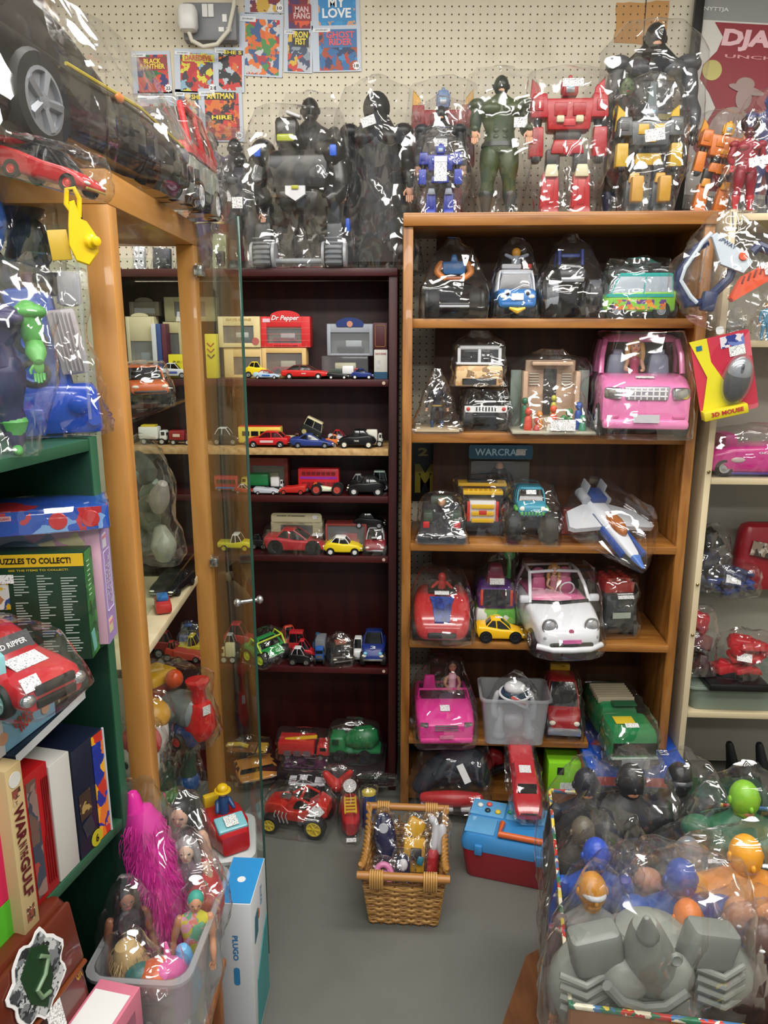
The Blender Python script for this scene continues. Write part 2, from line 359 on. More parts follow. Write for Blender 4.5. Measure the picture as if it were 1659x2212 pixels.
def car(t, L, W, H, col, sty='sedan', cab='glass', rim=None, wr=.2, ww=.2, roof=None, trim=True, big=False, spokes=0, open_=False, wx=(-.31, .31), glass=None, lift=0, low=None):
    body = pl(col) if isinstance(col, str) else col; roofm = pl(roof) if isinstance(roof, str) else (roof or body)
    st, cb = STY[sty]; z0 = lift * H; Hh = H - z0
    def Z(z): return z0 + z * Hh
    g = G(); rings = [xring(x * L, hw * W, Z(a), Z(b), min(W, H) * .1) for x, hw, a, b in st]
    g.loft(rings); g.obj('car_body', body, t)
    rw = wr * H; wd = ww * W
    for x in wx:
        for y in (-1, 1):
            c = (x * L, y * (W / 2 - wd * .42), rw); wheel(t, c, rw, wd, rim, spokes, big)
    if L > .12 and lift < .2:
        for x in wx:
            for y in (-1, 1): G().lathe([(rw * 1.18, -wd * .1), (rw * 1.18, wd * .06)], (x * L, y * (W / 2 - wd * .05), max(rw, Z(.14))), (0, y, 0), 20).obj('wheel_arch', BLK, t)
    if cb and cab != 'none':
        a0, a1, b0, b1, zb, wb, wt = cb
        zb = Z(zb); zt = H * .97
        def rect(x0, x1, hw, z, r, gr=0): return [Vector(((x0 + x1) / 2 * L + a, b, z)) for a, b in rrect((x1 - x0) * L + gr, 2 * hw * W + gr, r, 3)]
        rr = W * .08
        G().loft([rect(a0, a1, wb, zb - .02 * H, rr), rect((a0 * .45 + b0 * .55), (a1 * .45 + b1 * .55), (wb + wt) / 2 + .01, (zb + zt) / 2 + .02 * H, rr), rect(b0, b1, wt, zt, rr)]).obj('window', glass or (GLASSB if cab == 'glass' else CLEAR), t)
        g = G(); e = W * .012; pr = W * .028
        if not open_:
            g.loft([rect(b0, b1, wt, zt - .05 * H, rr, e * 1.5), rect(b0, b1, wt, zt, rr, e * 2), rect(b0 + .02, b1 - .02, wt - .03, H, rr)])
        for y in (-1, 1):
            for (p, q) in ((a0, b0), (a1, b1), ((a0 + a1) / 2 - .02, (b0 + b1) / 2)):
                ins = .05 * (1 if p == a0 else -1 if p == a1 else 0)
                g.tube([((p + ins * .3) * L, y * (wb * W - e * .3), zb - .02 * H), ((p + q) / 2 * L + ins * .35 * L, y * ((wb + wt) / 2 + .008) * W, (zb + zt) / 2 + .02 * H), ((q + ins * .4) * L, y * wt * W, zt)], pr * (.8 if big else 1), 6)
        g.obj('roof', roofm, t)
    if trim:
        hx = st[-1][0] * L - .01 * L; hz = Z((st[-2][2] + st[-2][3]) / 2 + .06)
        for y in (-1, 1): G().ell((st[-2][0] * L, y * .34 * W, hz), (.03 * L, .1 * W, .05 * H), 12).obj('headlight', pl('#f3eedc', .15), t)
        G().box((.5 * L - .005 * L, 0, Z(st[-1][2])), (.03 * L, .8 * W, .07 * H), .004, 0).obj('bumper', CHR if not low else pl(low), t)
        G().box((-.5 * L + .005 * L, 0, Z(st[0][2])), (.03 * L, .8 * W, .07 * H), .004, 0).obj('bumper', CHR if not low else pl(low), t)
    return t
def bus(t, L, W, H, col, bands=((.55, .75),), nwin=6, wr=.14, win=None, stripe=None, rim=None, roof=None, nose=True):
    g = G(); g.box((0, 0, H * .55), (L, W, H * .88), min(W, H) * .12); g.obj('bus_body', pl(col), t)
    for b0, b1 in bands:
        for y in (-1, 1):
            g = G()
            for k in range(nwin):
                g.panel(((-.42 + .84 * (k + .5) / nwin) * L, y * (W / 2), (b0 + b1) / 2 * H), .84 * L / nwin * .8, (b1 - b0) * H, (0, y, 0), .0012, r=.001)
            g.obj('side_window', win or GLASSB, t)
        G().panel((L / 2, 0, (b0 + b1) / 2 * H), W * .8, (b1 - b0) * H, (1, 0, 0), .0012).obj('windscreen', win or GLASSB, t)
    if stripe:
        for y in (-1, 1): G().panel((0, y * W / 2, stripe[1] * H), L * .9, stripe[2] * H, (0, y, 0), .001).obj('side_stripe', pl(stripe[0]), t)
    for x in (-.3, .3):
        for y in (-1, 1): wheel(t, (x * L, y * (W / 2 - W * .07), wr * H), wr * H, W * .16, rim)
    if roof: G().box((0, 0, H * .97), (L * .96, W * .92, H * .06), .003).obj('roof', pl(roof), t)
    return t
def truck(t, L, W, H, cabc, loadc, load='box', wr=.18, rim=None):
    G().box((0, 0, H * .25), (L * .98, W * .7, H * .1), .003).obj('chassis', DK, t)
    G().box((L * .36, 0, H * .52), (L * .26, W * .92, H * .5), H * .06, top=(.8, .92)).obj('cab', pl(cabc), t)
    G().panel((L * .463, 0, H * .62), W * .7, H * .2, (1, 0, .25), .001).obj('windscreen', GLASSB, t)
    g = G()
    for y in (-1, 1): g.panel((L * .37, y * W * .448, H * .62), L * .12, H * .18, (0, y, .05), .001)
    g.obj('side_window', GLASSB, t)
    G().panel((L * .49, 0, H * .4), W * .6, H * .12, (1, 0, 0), .002).obj('grille', CHR, t)
    if load == 'box': G().box((-L * .14, 0, H * .64), (L * .68, W, H * .66), .004).obj('cargo_box', pl(loadc), t)
    elif load == 'bed':
        g = G()
        g.box((-L * .14, 0, H * .34), (L * .68, W, H * .06), .002)
        for y in (-1, 1): g.box((-L * .14, y * W * .47, H * .46), (L * .68, W * .06, H * .26), .002)
        g.box((-L * .47, 0, H * .46), (L * .03, W * .9, H * .26), .002); g.obj('load_bed', pl(loadc), t)
    for x in (-.3, .32):
        for y in (-1, 1): wheel(t, (x * L, y * W * .42, wr * H), wr * H, W * .16, rim)
    return t
def windowbox(t, W, H, D, col, win=(0, .0, .8, .55), inner='#d8cfa8', toy=None, arch=0, head=None, hole=False):
    """card box with a clear window; win = centre x, centre z, width, height as shares"""
    m = pl(col, .5) if isinstance(col, str) else col; cx, cz, ww, wh = win
    x0 = (cx - ww / 2) * W; x1 = (cx + ww / 2) * W; z0 = (.5 + cz - wh / 2) * H; z1 = (.5 + cz + wh / 2) * H; g = G()
    g.box((0, D - .001, H / 2), (W, .002, H), .0004)
    for a, b, c_, d_ in ((-W / 2, x0, 0, H), (x1, W / 2, 0, H), (x0, x1, 0, z0), (x0, x1, z1, H)):
        if b - a > .0005 and d_ - c_ > .0005: g.box(((a + b) / 2, .0008, (c_ + d_) / 2), (b - a, .0016, d_ - c_), .0003)
    for sx in (-1, 1): g.box((sx * (W / 2 - .0008), D / 2, H / 2), (.0016, D, H), .0003)
    for zz in (.0008, H - .0008): g.box((0, D / 2, zz), (W, D, .0016), .0003)
    if arch:
        pts = [(-W * .3, H)] + [(W * .3 * math.cos(math.pi - math.pi * k / 12), H + arch * math.sin(math.pi * k / 12)) for k in range(13)] + [(W * .3, H)]
        g.prism(pts, 0, .0014)
    g.obj('card_box', m, t)
    G().box((cx * W, D - .004, (z0 + z1) / 2), (x1 - x0 + .004, .002, z1 - z0 + .004), .0004).obj('liner', pl(inner, .6), t)
    G().panel(((x0 + x1) / 2, .003, (z0 + z1) / 2), x1 - x0, z1 - z0, (0, -1, 0), .0003).obj('window', CLEAR, t)
    if toy:
        col1, col2 = toy; tl = (x1 - x0) * .7; th = (z1 - z0) * .62; xc = (x0 + x1) / 2; q = G()
        q.box((xc, D * .5, z0 + th * .35), (tl, D * .4, th * .4), .002, 0); q.box((xc + tl * .12, D * .5, z0 + th * .75), (tl * .6, D * .36, th * .5), .002, 1)
        for x in (-.3, .3): q.cyl((xc + x * tl, D * .27, z0 + th * .2), (xc + x * tl, D * .73, z0 + th * .2), th * .2, n=12, mi=2)
        q.obj('toy_vehicle', [pl(col1), pl(col2), TYRE], t)
    return t
def carton(t, W, H, D, m, faces=()):
    """closed card box, front face at y=0; faces = (name, material, centre, w, h, normal)"""
    G().box((0, D / 2, H / 2), (W, D, H), .0015).obj('card_box', m, t)
    for nm, mm, c, w_, h_, n in faces: G().panel(c, w_, h_, n, .0006).obj(nm, mm, t)
    return t
def hand(g, c, s, sx, mi=0, curl=.5):
    """palm, four unequal bent fingers and a thumb from the side of the palm"""
    c = Vector(c); g.ell(c + Vector((0, 0, -s * .45)), (s * .32, s * .17, s * .5), 10, mi)
    for k, ln in enumerate((.62, .72, .68, .52)):
        x = (k - 1.5) * s * .17; a = c + Vector((x, 0, -s * .85)); b = a + Vector((0, -s * .1 * curl, -s * ln * .5)); d = b + Vector((0, -s * .3 * curl, -s * ln * .35))
        g.tube([a, b, d], [s * .1, s * .09, s * .065], 6, mi)
    a = c + Vector((-sx * s * .28, 0, -s * .4)); g.tube([a, a + Vector((-sx * s * .2, -s * .1, -s * .25)), a + Vector((-sx * s * .2, -s * .16, -s * .5))], [s * .12, s * .1, s * .07], 6, mi)
def figure(t, H, suit, skin='#d9a384', head=None, hair=None, boots=None, gloves=None, bulk=1, armout=.16, bend=0, belt=None, chest=None, cape=None, legs=True, stance=.07, longhair=False, sleeves=None, visor=None, robe=None, face=True):
    S = pl(suit, .4); SK = pl(skin, .5); b = bulk; z = lambda k: k * H
    g = G(); prof = [(.46, .085, .06), (.5, .1, .07), (.56, .085, .06), (.62, .08, .058), (.7, .105, .07), (.76, .125, .076), (.81, .12, .066), (.845, .06, .045), (.87, .034, .034)]
    def er(zz, rx, ry): return [Vector((rx * b * H * math.cos(a) * (1 if abs(math.cos(a)) > .2 else 1), ry * b ** .8 * H * math.sin(a), z(zz))) for a in [2 * math.pi * k / 20 for k in range(20)]]
    g.loft([er(*p) for p in prof])
    if b > 1.15:
        for s in (-1, 1):
            g.ell((s * .055 * b * H, -.055 * b * H, z(.76)), (.06 * b * H, .03 * b * H, .045 * H), 14)
            for q in range(3): g.ell((s * .022 * b * H, -.052 * b ** .8 * H, z(.66 - .045 * q)), (.02 * b * H, .012 * H, .022 * H), 8)
    g.obj('torso', S, t)
    if chest: G().loft([[Vector((p.x * 1.03, p.y * 1.06, p.z)) for p in er(*q)] for q in prof[4:7]]).obj('chest_armour', pl(chest), t)
    if belt: G().loft([[Vector((p.x * 1.06, p.y * 1.08, p.z)) for p in er(*q)] for q in ((.505, .098, .07), (.535, .093, .066))]).obj('belt', pl(belt), t)
    G().tube([(0, 0, z(.84)), (0, -.005 * H, z(.9))], [.036 * H * b ** .5, .03 * H * b ** .3], 12).obj('neck', SK if not head else pl(head), t)
    g = G(); hz = z(.93); hr = .052 * H * b ** .25
    g.ell((0, 0, hz), (hr, hr * 1.12, hr * 1.32), 20); g.ell((0, -hr * .25, hz - hr * .75), (hr * .68, hr * .75, hr * .55), 14)
    g.ell((0, -hr * 1.12, hz - hr * .2), (hr * .16, hr * .22, hr * .26), 8)
    for s in (-1, 1): g.ell((s * hr, 0, hz - hr * .1), (hr * .16, hr * .24, hr * .34), 8)
    ho = g.obj('head', pl(head) if head else SK, t)
    if visor: G().ell((0, -hr * .55, hz + hr * .1), (hr * .85, hr * .75, hr * .34), 16).obj('visor', pl(visor, .15), t)
    elif face:
        for s in (-1, 1): G().ell((s * hr * .4, -hr * .98, hz + hr * .08), (hr * .2, hr * .12, hr * .12), 8).obj('eye', pl('#f2f2f2' if head else '#1c2430', .2), ho)
        if not head: G().ell((0, -hr * 1.0, hz - hr * .72), (hr * .3, hr * .1, hr * .09), 8).obj('mouth', pl('#a8443f'), ho)
    elif head:
        G().ell((0, -hr * .62, hz - hr * .62), (hr * .5, hr * .42, hr * .42), 12).obj('chin', SK, ho)
    if hair:
        g = G(); g.ell((0, hr * .22, hz + hr * .3), (hr * 1.16, hr * 1.15, hr * 1.22), 18)
        if longhair:
            for k in range(9):
                a = R(-10 + k * 25); x = -math.cos(a) * hr * 1.0; y = math.sin(a) * hr * .8 + hr * .1
                g.limb([(x, y, hz + hr * .5), (x * 1.25, y * 1.1, hz - hr * 1.2), (x * 1.15, y * 1.1 + .01 * H, hz - hr * 3)], [hr * .42, hr * .45, hr * .2], 8)
        g.obj('hair', pl(hair, .5), t)
    sl = pl(sleeves, .4) if sleeves else S
    for s in (-1, 1):
        x0 = .125 * b * H; g = G(); ax = armout * H * (1 if s > 0 else 1)
        P = [(s * x0, 0, z(.80)), (s * (x0 + ax * .5), .005 * H, z(.68)), (s * (x0 + ax * .7), 0, z(.62)), (s * (x0 + ax * .85), -.04 * H - bend * .08 * H, z(.55 + bend * .06)), (s * (x0 + ax), -.06 * H - bend * .14 * H, z(.49 + bend * .12))]
        g.limb(P, [.036 * b * H, .034 * b * H, .027 * b * H, .03 * b * H, .019 * b * H])
        if b > 1.15: g.ell((s * x0 * 1.04, 0, z(.8)), (.05 * b * H, .045 * b * H, .05 * H), 14)
        ao = g.obj('arm', sl, t); h = G(); hand(h, P[-1], .062 * H * b ** .6, s); h.obj('hand', pl(gloves) if gloves else (pl(suit) if head and not skin else SK), ao)
        if legs:
            g = G(); sx = s * stance * H * b ** .5
            g.limb([(s * .05 * H * b, 0, z(.47)), (sx * .9, -.008 * H, z(.37)), (sx, -.004 * H, z(.26)), (sx * 1.08, .012 * H, z(.17)), (sx * 1.12, .004 * H, z(.05))], [.058 * b * H, .056 * b * H, .038 * b * H, .04 * b * H, .022 * b * H])
            lo = g.obj('leg', S, t); g = G()
            g.limb([(sx * 1.12, .01 * H, z(.03)), (sx * 1.2, -.06 * H, z(.016)), (sx * 1.22, -.09 * H, z(.014))], [.028 * H, .026 * H, .016 * H])
            g.limb([(sx * 1.12, .006 * H, z(.18)), (sx * 1.12, .004 * H, z(.03))], [.042 * b * H, .028 * H]); g.obj('boot', pl(boots or suit), lo)
    if robe:
        g = G(); rings = []
        for k in range(9):
            q = k / 8; rings.append([Vector(((.1 + .1 * (1 - q)) * b * H * math.cos(a) * (1 + .06 * math.sin(9 * a)), (.075 + .06 * (1 - q)) * H * math.sin(a) * (1 + .07 * math.sin(7 * a + 2)), z(.04 + .76 * q))) for a in [2 * math.pi * i / 60 for i in range(60)]])
        g.loft(rings); g.obj('robe', pl(robe, .7), t)
        g = G(); g.ell((0, hr * .3, hz + hr * .1), (hr * 1.5, hr * 1.4, hr * 1.75), 18); g.limb([(0, .02 * H, z(.9)), (0, .02 * H, z(.8))], [.07 * H, .13 * H], 16); g.obj('hood', pl(robe, .7), t)
    if cape:
        g = G(); a_ = []; b_ = []; n = 21
        for k in range(10):
            q = k / 9; ww = (.11 + .15 * q) * H * b
            a_.append([Vector((ww * (2 * i / (n - 1) - 1), (.07 + .06 * q) * H + .012 * H * math.sin(i * 1.9) * q - .03 * H * abs(2 * i / (n - 1) - 1) ** 2, z(.84 - .76 * q))) for i in range(n)])
        rings = [r + [p + Vector((0, .006 * H, 0)) for p in reversed(r)] for r in a_]; g.loft(rings); g.obj('cape', pl(cape, .7), t)
    return t
def robot(t, W, H, A, B_, C_, wing=True, helm=None, seed=0, knee=None, dark='#1b1c20', foot=None):
    """blocky robot: shins, knees, thighs, hips, chest with panels, shoulder blocks, arms, fists, head"""
    a, b, c, k = pl(A, .3), pl(B_, .3), pl(C_, .3), pl(dark, .35); D = W * .34; r = W * .02
    for s in (-1, 1):
        x = s * W * .19
        g = G(); g.box((x * 1.1, -D * .15, H * .035), (W * .25, D * 1.0, H * .075), r, top=(.85, .7)); fo = g.obj('foot', pl(foot) if foot else b, t)
        g = G(); g.box((x * 1.08, 0, H * .18), (W * .25, D * .6, H * .25), r, top=(.84, .9)); g.box((x * 1.08, -D * .29, H * .17), (W * .1, D * .08, H * .18), r)
        lo = g.obj('shin', a, t)
        G().box((x * 1.04, -D * .26, H * .32), (W * .19, D * .32, H * .09), r, top=(.7, .8)).obj('knee', pl(knee) if knee else c, lo)
        g = G(); g.box((x * .95, 0, H * .4), (W * .18, D * .45, H * .15), r); g.obj('thigh', k, t)
        g = G(); g.box((s * W * .385, 0, H * .77), (W * .23, D * .85, H * .17), r, top=(.8, .8)); g.box((s * W * .4, -D * .42, H * .77), (W * .12, D * .06, H * .08), r); so = g.obj('shoulder', a, t)
        g = G(); g.limb([(s * W * .38, 0, H * .72), (s * W * .4, 0, H * .6)], [W * .06, W * .05], 10); ao = g.obj('upper_arm', k, t)
        g = G(); g.box((s * W * .41, -D * .12, H * .52), (W * .19, D * .56, H * .21), r, top=(.9, .9)); g.box((s * W * .475, -D * .1, H * .52), (W * .03, D * .3, H * .14), r * .5); fo = g.obj('forearm', b, t)
        g = G(); g.box((s * W * .41, -D * .15, H * .405), (W * .1, D * .34, H * .06), r)
        for q in range(4): g.box((s * W * .41 + (q - 1.5) * W * .025, -D * .34, H * .4), (W * .021, D * .1, H * .045), r * .4)
        g.box((s * W * .35, -D * .22, H * .41), (W * .025, D * .12, H * .04), r * .4); g.obj('fist', k, fo)
        if wing:
            g = G(); g.prism([(s * W * .3, H * .7), (s * W * .5, H * .76), (s * W * .47, H * .99), (s * W * .36, H * .93)], D * .3, D * .5, ins=.1); g.obj('wing', c, t)
    g = G(); g.box((0, 0, H * .49), (W * .44, D * .62, H * .1), r, top=(.8, .9)); g.box((0, -D * .3, H * .475), (W * .12, D * .1, H * .09), r); g.obj('hip', b, t)
    g = G(); g.box((0, 0, H * .57), (W * .34, D * .5, H * .1), r); g.obj('waist', k, t)
    g = G(); g.box((0, 0, H * .71), (W * .54, D * .85, H * .22), r * 1.5, top=(1.15, .85)); co = g.obj('chest', a, t)
    for s in (-1, 1): G().box((s * W * .12, -D * .43, H * .74), (W * .16, D * .06, H * .09), r * .6).obj('chest_panel', b, co)
    G().box((0, -D * .44, H * .65), (W * .16, D * .06, H * .05), r * .6).obj('chest_vent', c, co)
    h = pl(helm) if helm else a; g = G(); g.box((0, 0, H * .9), (W * .2, D * .52, H * .13), r * 1.5, top=(.8, .8)); g.box((0, 0, H * .965), (W * .05, D * .34, H * .04), r)
    for s in (-1, 1): g.box((s * W * .095, 0, H * .9), (W * .03, D * .24, H * .08), r * .6)
    ho = g.obj('head', h, t); G().box((0, -D * .24, H * .885), (W * .11, D * .08, H * .055), r * .6).obj('face_plate', pl('#a9adb2', .3, .5), ho)
    G().box((0, -D * .285, H * .9), (W * .1, D * .02, H * .014), .0004).obj('eye_strip', pl('#8fd2ee', .2), ho)
    return t
def tub(t, W, D, H, mat, flare=1.12, rim=.012, r=.02, lid=None):
    g = G(); th = .0018
    def q(k, e, z): return [Vector((a * 1, b * 1, z)) for a, b in rrect(W * k - 2 * e, D * k - 2 * e, r, 4)]
    g.loft([q(1 / flare, 0, 0), q(1, 0, H), q(1, -rim, H), q(1, -rim, H - .006), ], cap=False)
    g.loft([q(1, th, H), q(1 / flare, th, th)], cap=False); g.add(q(1 / flare, 0, 0), [tuple(range(20))])
    g.obj('tub_wall', mat, t)
    return t
# ---------------------------------------------------------------- the room
def pegboard():
    m, nt, b = newmat('pegboard'); N = nt.nodes; L = nt.links
    tc = N.new('ShaderNodeTexCoord'); sp = N.new('ShaderNodeSeparateXYZ'); L.new(tc.outputs['Object'], sp.inputs[0])
    def M(op, a, bb=None):
        n = N.new('ShaderNodeMath'); n.operation = op
        for i, v in enumerate((a, bb)):
            if v is None: continue
            if isinstance(v, (int, float)): n.inputs[i].default_value = v
            else: L.new(v, n.inputs[i])
        return n.outputs[0]
    d = []
    for ax in ('X', 'Z'):
        f = M('FRACT', M('MULTIPLY', sp.outputs[ax], 1 / .0215)); d.append(M('POWER', M('SUBTRACT', f, .5), 2))
    hole = M('LESS_THAN', M('SQRT', M('ADD', d[0], d[1])), .115)
    n1 = N.new('ShaderNodeTexNoise'); n1.inputs['Scale'].default_value = 7; n1.inputs['Detail'].default_value = 5; L.new(tc.outputs['Object'], n1.inputs['Vector'])
    r = ramp(nt, ['#cbc2ab', '#ddd5c0', '#d6cdb6'], pos=[.25, .5, .8]); L.new(n1.outputs['Fac'], r.inputs[0])
    mx = N.new('ShaderNodeMix'); mx.data_type = 'RGBA'; L.new(hole, mx.inputs[0]); L.new(r.outputs[0], mx.inputs[6]); mx.inputs[7].default_value = lin('#4c3d2c')
    L.new(mx.outputs[2], b.inputs['Base Color']); b.inputs['Roughness'].default_value = .6
    bp = N.new('ShaderNodeBump'); bp.inputs['Strength'].default_value = .8; bp.inputs['Distance'].default_value = .004; bp.invert = True
    L.new(hole, bp.inputs['Height']); L.new(bp.outputs[0], b.inputs['Normal']); return m
PEG = pegboard()
def floor_mat():
    m, nt, b = newmat('painted_floor'); N = nt.nodes; L = nt.links
    tc = N.new('ShaderNodeTexCoord'); n = N.new('ShaderNodeTexNoise'); n.inputs['Scale'].default_value = 5; n.inputs['Detail'].default_value = 8; L.new(tc.outputs['Object'], n.inputs['Vector'])
    n2 = N.new('ShaderNodeTexNoise'); n2.inputs['Scale'].default_value = 260; L.new(tc.outputs['Object'], n2.inputs['Vector'])
    r = ramp(nt, ['#6a6b65', '#70716b', '#6c6d67'], pos=[.3, .55, .8]); L.new(n.outputs['Fac'], r.inputs[0])
    r2 = ramp(nt, ['#000000', '#ffffff'], pos=[.74, .77]); L.new(n2.outputs['Fac'], r2.inputs[0])
    mx = N.new('ShaderNodeMix'); mx.data_type = 'RGBA'; L.new(r2.outputs[0], mx.inputs[0]); L.new(r.outputs[0], mx.inputs[6]); mx.inputs[7].default_value = lin('#8a8a82')
    L.new(mx.outputs[2], b.inputs['Base Color']); b.inputs['Roughness'].default_value = .42
    bp = N.new('ShaderNodeBump'); bp.inputs['Strength'].default_value = .1; bp.inputs['Distance'].default_value = .004; L.new(n2.outputs['Fac'], bp.inputs['Height']); L.new(bp.outputs[0], b.inputs['Normal']); return m
YW = 2.60
struct(G().box((.4, 0, -.05), (4.4, 5.6, .1), .002).obj('floor', floor_mat()))
struct(G().box((.4, YW + .03, 1.4), (4.4, .06, 2.8), .002).obj('wall_far', PEG))
PAINT = pl('#d8d0bc', .7)
struct(G().box((-1.75, 0, 1.4), (.1, 5.6, 2.8), .002).obj('wall_left', PAINT))
struct(G().box((2.55, 0, 1.4), (.1, 5.6, 2.8), .002).obj('wall_right', PAINT))
struct(G().box((.4, 0, 2.80), (4.4, 5.6, .08), .002).obj('ceiling', pl('#e6e3da', .8)))
HARD = wood(['#5a2b1c', '#7a4430', '#8d5a45'], (1, 1, 1), .6, 9)
BAREW = wood(['#b07a3c', '#c08d4e'], (1, 1, 1), .6, 6)
p0 = ony(-60, 0, YW); p1 = ony(108, 100, YW)
struct(G().box(((p0.x + p1.x) / 2, YW - .006, p1.z + .25), (p1.x - p0.x, .012, .5), .001).obj('trim_1', HARD))
struct(G().box((p1.x + .008, YW - .01, p1.z + .25), (.016, .02, .5), .001).obj('trim_2', wood(['#c89c62', '#dbb57e'], (1, 1, 1), .5, 10)))
a = ony(1332, 4, YW); b_ = ony(1440, 95, YW)
g = G(); pts = []; rr = rnd(4)
for k in range(9): pts.append((a.x + (b_.x - a.x) * k / 8, a.z + rr.uniform(-.004, .004)))
for k in range(7): pts.append((b_.x + rr.uniform(-.004, .004), a.z + (b_.z - a.z) * k / 6))
for k in range(9): pts.append((b_.x - (b_.x - a.x) * k / 8, b_.z + rr.uniform(-.004, .004)))
for k in range(1, 6): pts.append((a.x + rr.uniform(-.004, .006), b_.z + (a.z - b_.z) * k / 6))
def tagpeg(cols):
    m = PEG.copy(); 
    for n in m.node_tree.nodes:
        if n.type == 'VALTORGB':
            for e, c in zip(n.color_ramp.elements, cols): e.color = lin(c)
    return m
g.prism(pts, YW - .0012, YW + .0005); struct(g.obj('trim_3', tagpeg(['#b98748', '#c4935a', '#bd8c50'])))
G_ = G().box((ony(1392, 50, YW).x, YW - .0016, a.z - .06), (.0025, .001, .13), .0002); struct(G_.obj('trim_4', DK))

# ---------------------------------------------------------------- furniture
PINE = wood(['#74441b', '#99642b', '#ad793f'], (6, 6, .8), .38, 7, 3, .2)
PINEH = wood(['#78471d', '#99642b', '#ac783e'], (.8, 6, 6), .38, 7, 5, .2)
PLYB = wood(['#3a2314', '#4d2f1b', '#5d3a22'], (5, 5, .7), .5, 6, 2)
MAHO = wood(['#250506', '#380b0c', '#471011'], (5, 5, .6), .5, 6, 1)
MAHS = wood(['#34090b', '#4c1012'], (.7, 5, 5), .42, 6, 7)
CHIP = wood(['#9c7546', '#c79f6a', '#d6b583'], (1, 1, 1), .6, 60, 3)
BEECH = wood(['#b47b3b', '#c58c48', '#d09a58'], (5, 5, .6), .35, 6, 4, .2)
BEECHH = wood(['#b47b3b', '#c38a46', '#cf9956'], (5, .6, 5), .35, 6, 8, .2)
DKGRN = pl('#123a2a', .5); GRNEDGE = pl('#26573d', .5)
CREAM = wood(['#c9b590', '#d8c7a4', '#e0d2b2'], (4, 4, .7), .5, 6, 6)

PF = Frame(.055, 2.235, 3.0)      # pine bookcase
PW, PD, PH = .835, .28, 1.826
PS = dict(s1=1.548, s2=1.225, s3=.895, s4=.588, s5=.256, s6=.045, top=PH)
t = thing('pine_bookcase', 'tall orange pine bookcase with five shelves of bagged toy vehicles', 'bookcase', PF.o, PF.rz)
for x in (.011, PW - .011): G().box((x, PD / 2, PH / 2 - .01), (.022, PD, PH - .02), .002).obj('side_panel', PINE, t)
for x in (.012, PW - .014):
    g = G().box((x, -.002, PH / 2 - .014), (.028, .02, PH - .03), .003); g.obj('front_post', PINE, t)
G().box((PW / 2, PD / 2 - .005, PH - .0175), (PW + .004, PD + .03, .035), .003).obj('top_panel', PINEH, t)
G().box((PW / 2 + .04, PD - .003, PH / 2), (PW - .105, .006, PH - .06), .001).obj('back_panel', PLYB, t)
G().box((PW / 2, PD / 2, .03), (PW - .046, PD - .03, .03), .002).obj('bottom_panel', PINEH, t)
for nm, wd, dd, th, of in (('s1', PW - .046, 0, .027, 0), ('s2', PW - .046, 0, .03, 0), ('s3', PW - .05, .02, .024, 0), ('s4', PW - .05, .03, .024, 0), ('s5', .565, .03, .02, 0)):
    G().box((.024 + wd / 2, PD / 2 - .005 - dd / 2, PS[nm] - th / 2), (wd, PD - .02 + dd, th), .003).obj('shelf', PINEH if nm != 's3' else BAREW if 0 else PINEH, t)

MF = Frame(-.83, 2.36, 3.0)       # mahogany-coloured bookcase
MW, MD, MH = .87, .20, 1.69
MS = dict(s1=1.372, s2=1.163, s3=1.015, s4=.822, s5=.442, s6=.06, top=MH)
t = thing('mahogany_bookcase', 'tall dark red mahogany bookcase full of small die-cast cars', 'bookcase', MF.o, MF.rz)
for x in (.0125, MW - .0125): G().box((x, MD / 2, MH / 2 - .01), (.025, MD, MH - .02), .001).obj('side_panel', MAHO, t)
G().box((MW / 2, MD / 2, MH - .011), (MW, MD + .012, .022), .001).obj('top_panel', MAHS, t)
G().box((MW / 2, MD - .003, MH / 2), (MW - .05, .006, MH - .05), .001).obj('back_panel', MAHO, t)
for nm in ('s1', 's2', 's3', 's4', 's5', 's6'):
    o = G().box((MW / 2, MD / 2, MS[nm] - .01), (MW - .052, MD - .012, .021), .001).obj('shelf', CHIP if nm == 's2' else MAHS, t)
    if nm == 's2': o['label'] = 'bare chipboard shelf'
    if nm in ('s1', 's4', 's5'): G().lathe([(.0052, 0), (.005, .001), (.001, .0012)], (MW - .04, .006, MS[nm] - .01), (0, -1, 0), 14).obj('screw_cap', pl('#d8b9a8'), o)
G().box((MW / 2, .03, .025), (MW - .052, .016, .05), .001).obj('plinth', MAHS, t)

# glazed display cabinet, its open front facing right
CX, CY0, CY1, CDP, CH = -.438, 1.30, 1.955, .40, 1.765
t = thing('display_cabinet', 'tall beech display cabinet with glass sides and an open glass door', 'display cabinet', (CX, CY0, 0), R(1.1))
lx = lambda x: x
L_ = CY1 - CY0; pw = .042
G().box((-CDP / 2, L_ / 2, CH - .026), (CDP, L_, .052), .002).obj('top_panel', BEECHH, t)
for yy in (pw / 2, L_ - pw / 2):
    for xx in (-pw / 2, -CDP + pw / 2): G().box((xx, yy, (CH - .052) / 2), (pw, pw, CH - .053), .0015).obj('post', BEECH, t)
for yy in (pw * .5, L_ - pw * .5): G().box((-CDP / 2, yy, (CH - .06) / 2 + .02), (CDP - 2 * pw, .004, CH - .14), .0005).obj('side_glass', PANE, t)
G().box((-CDP + .004, L_ / 2, CH / 2), (.005, L_ - 2 * pw, CH - .12), .0005).obj('back_glass', PANE, t)
G().box((-CDP / 2, L_ / 2, .04), (CDP - .004, L_ - .004, .078), .002).obj('base_panel', BEECHH, t)
for z_ in (1.352, .962, .486): G().box((-CDP / 2 - .012, L_ / 2, z_ - .003), (CDP - .05, L_ - .09, .006), .0008).obj('glass_shelf', PANE, t)
G().box((-CDP / 2 - .015, L_ / 2, .885), (CDP - .04, L_ - .09, .018), .001).obj('wood_shelf', CREAM, t)
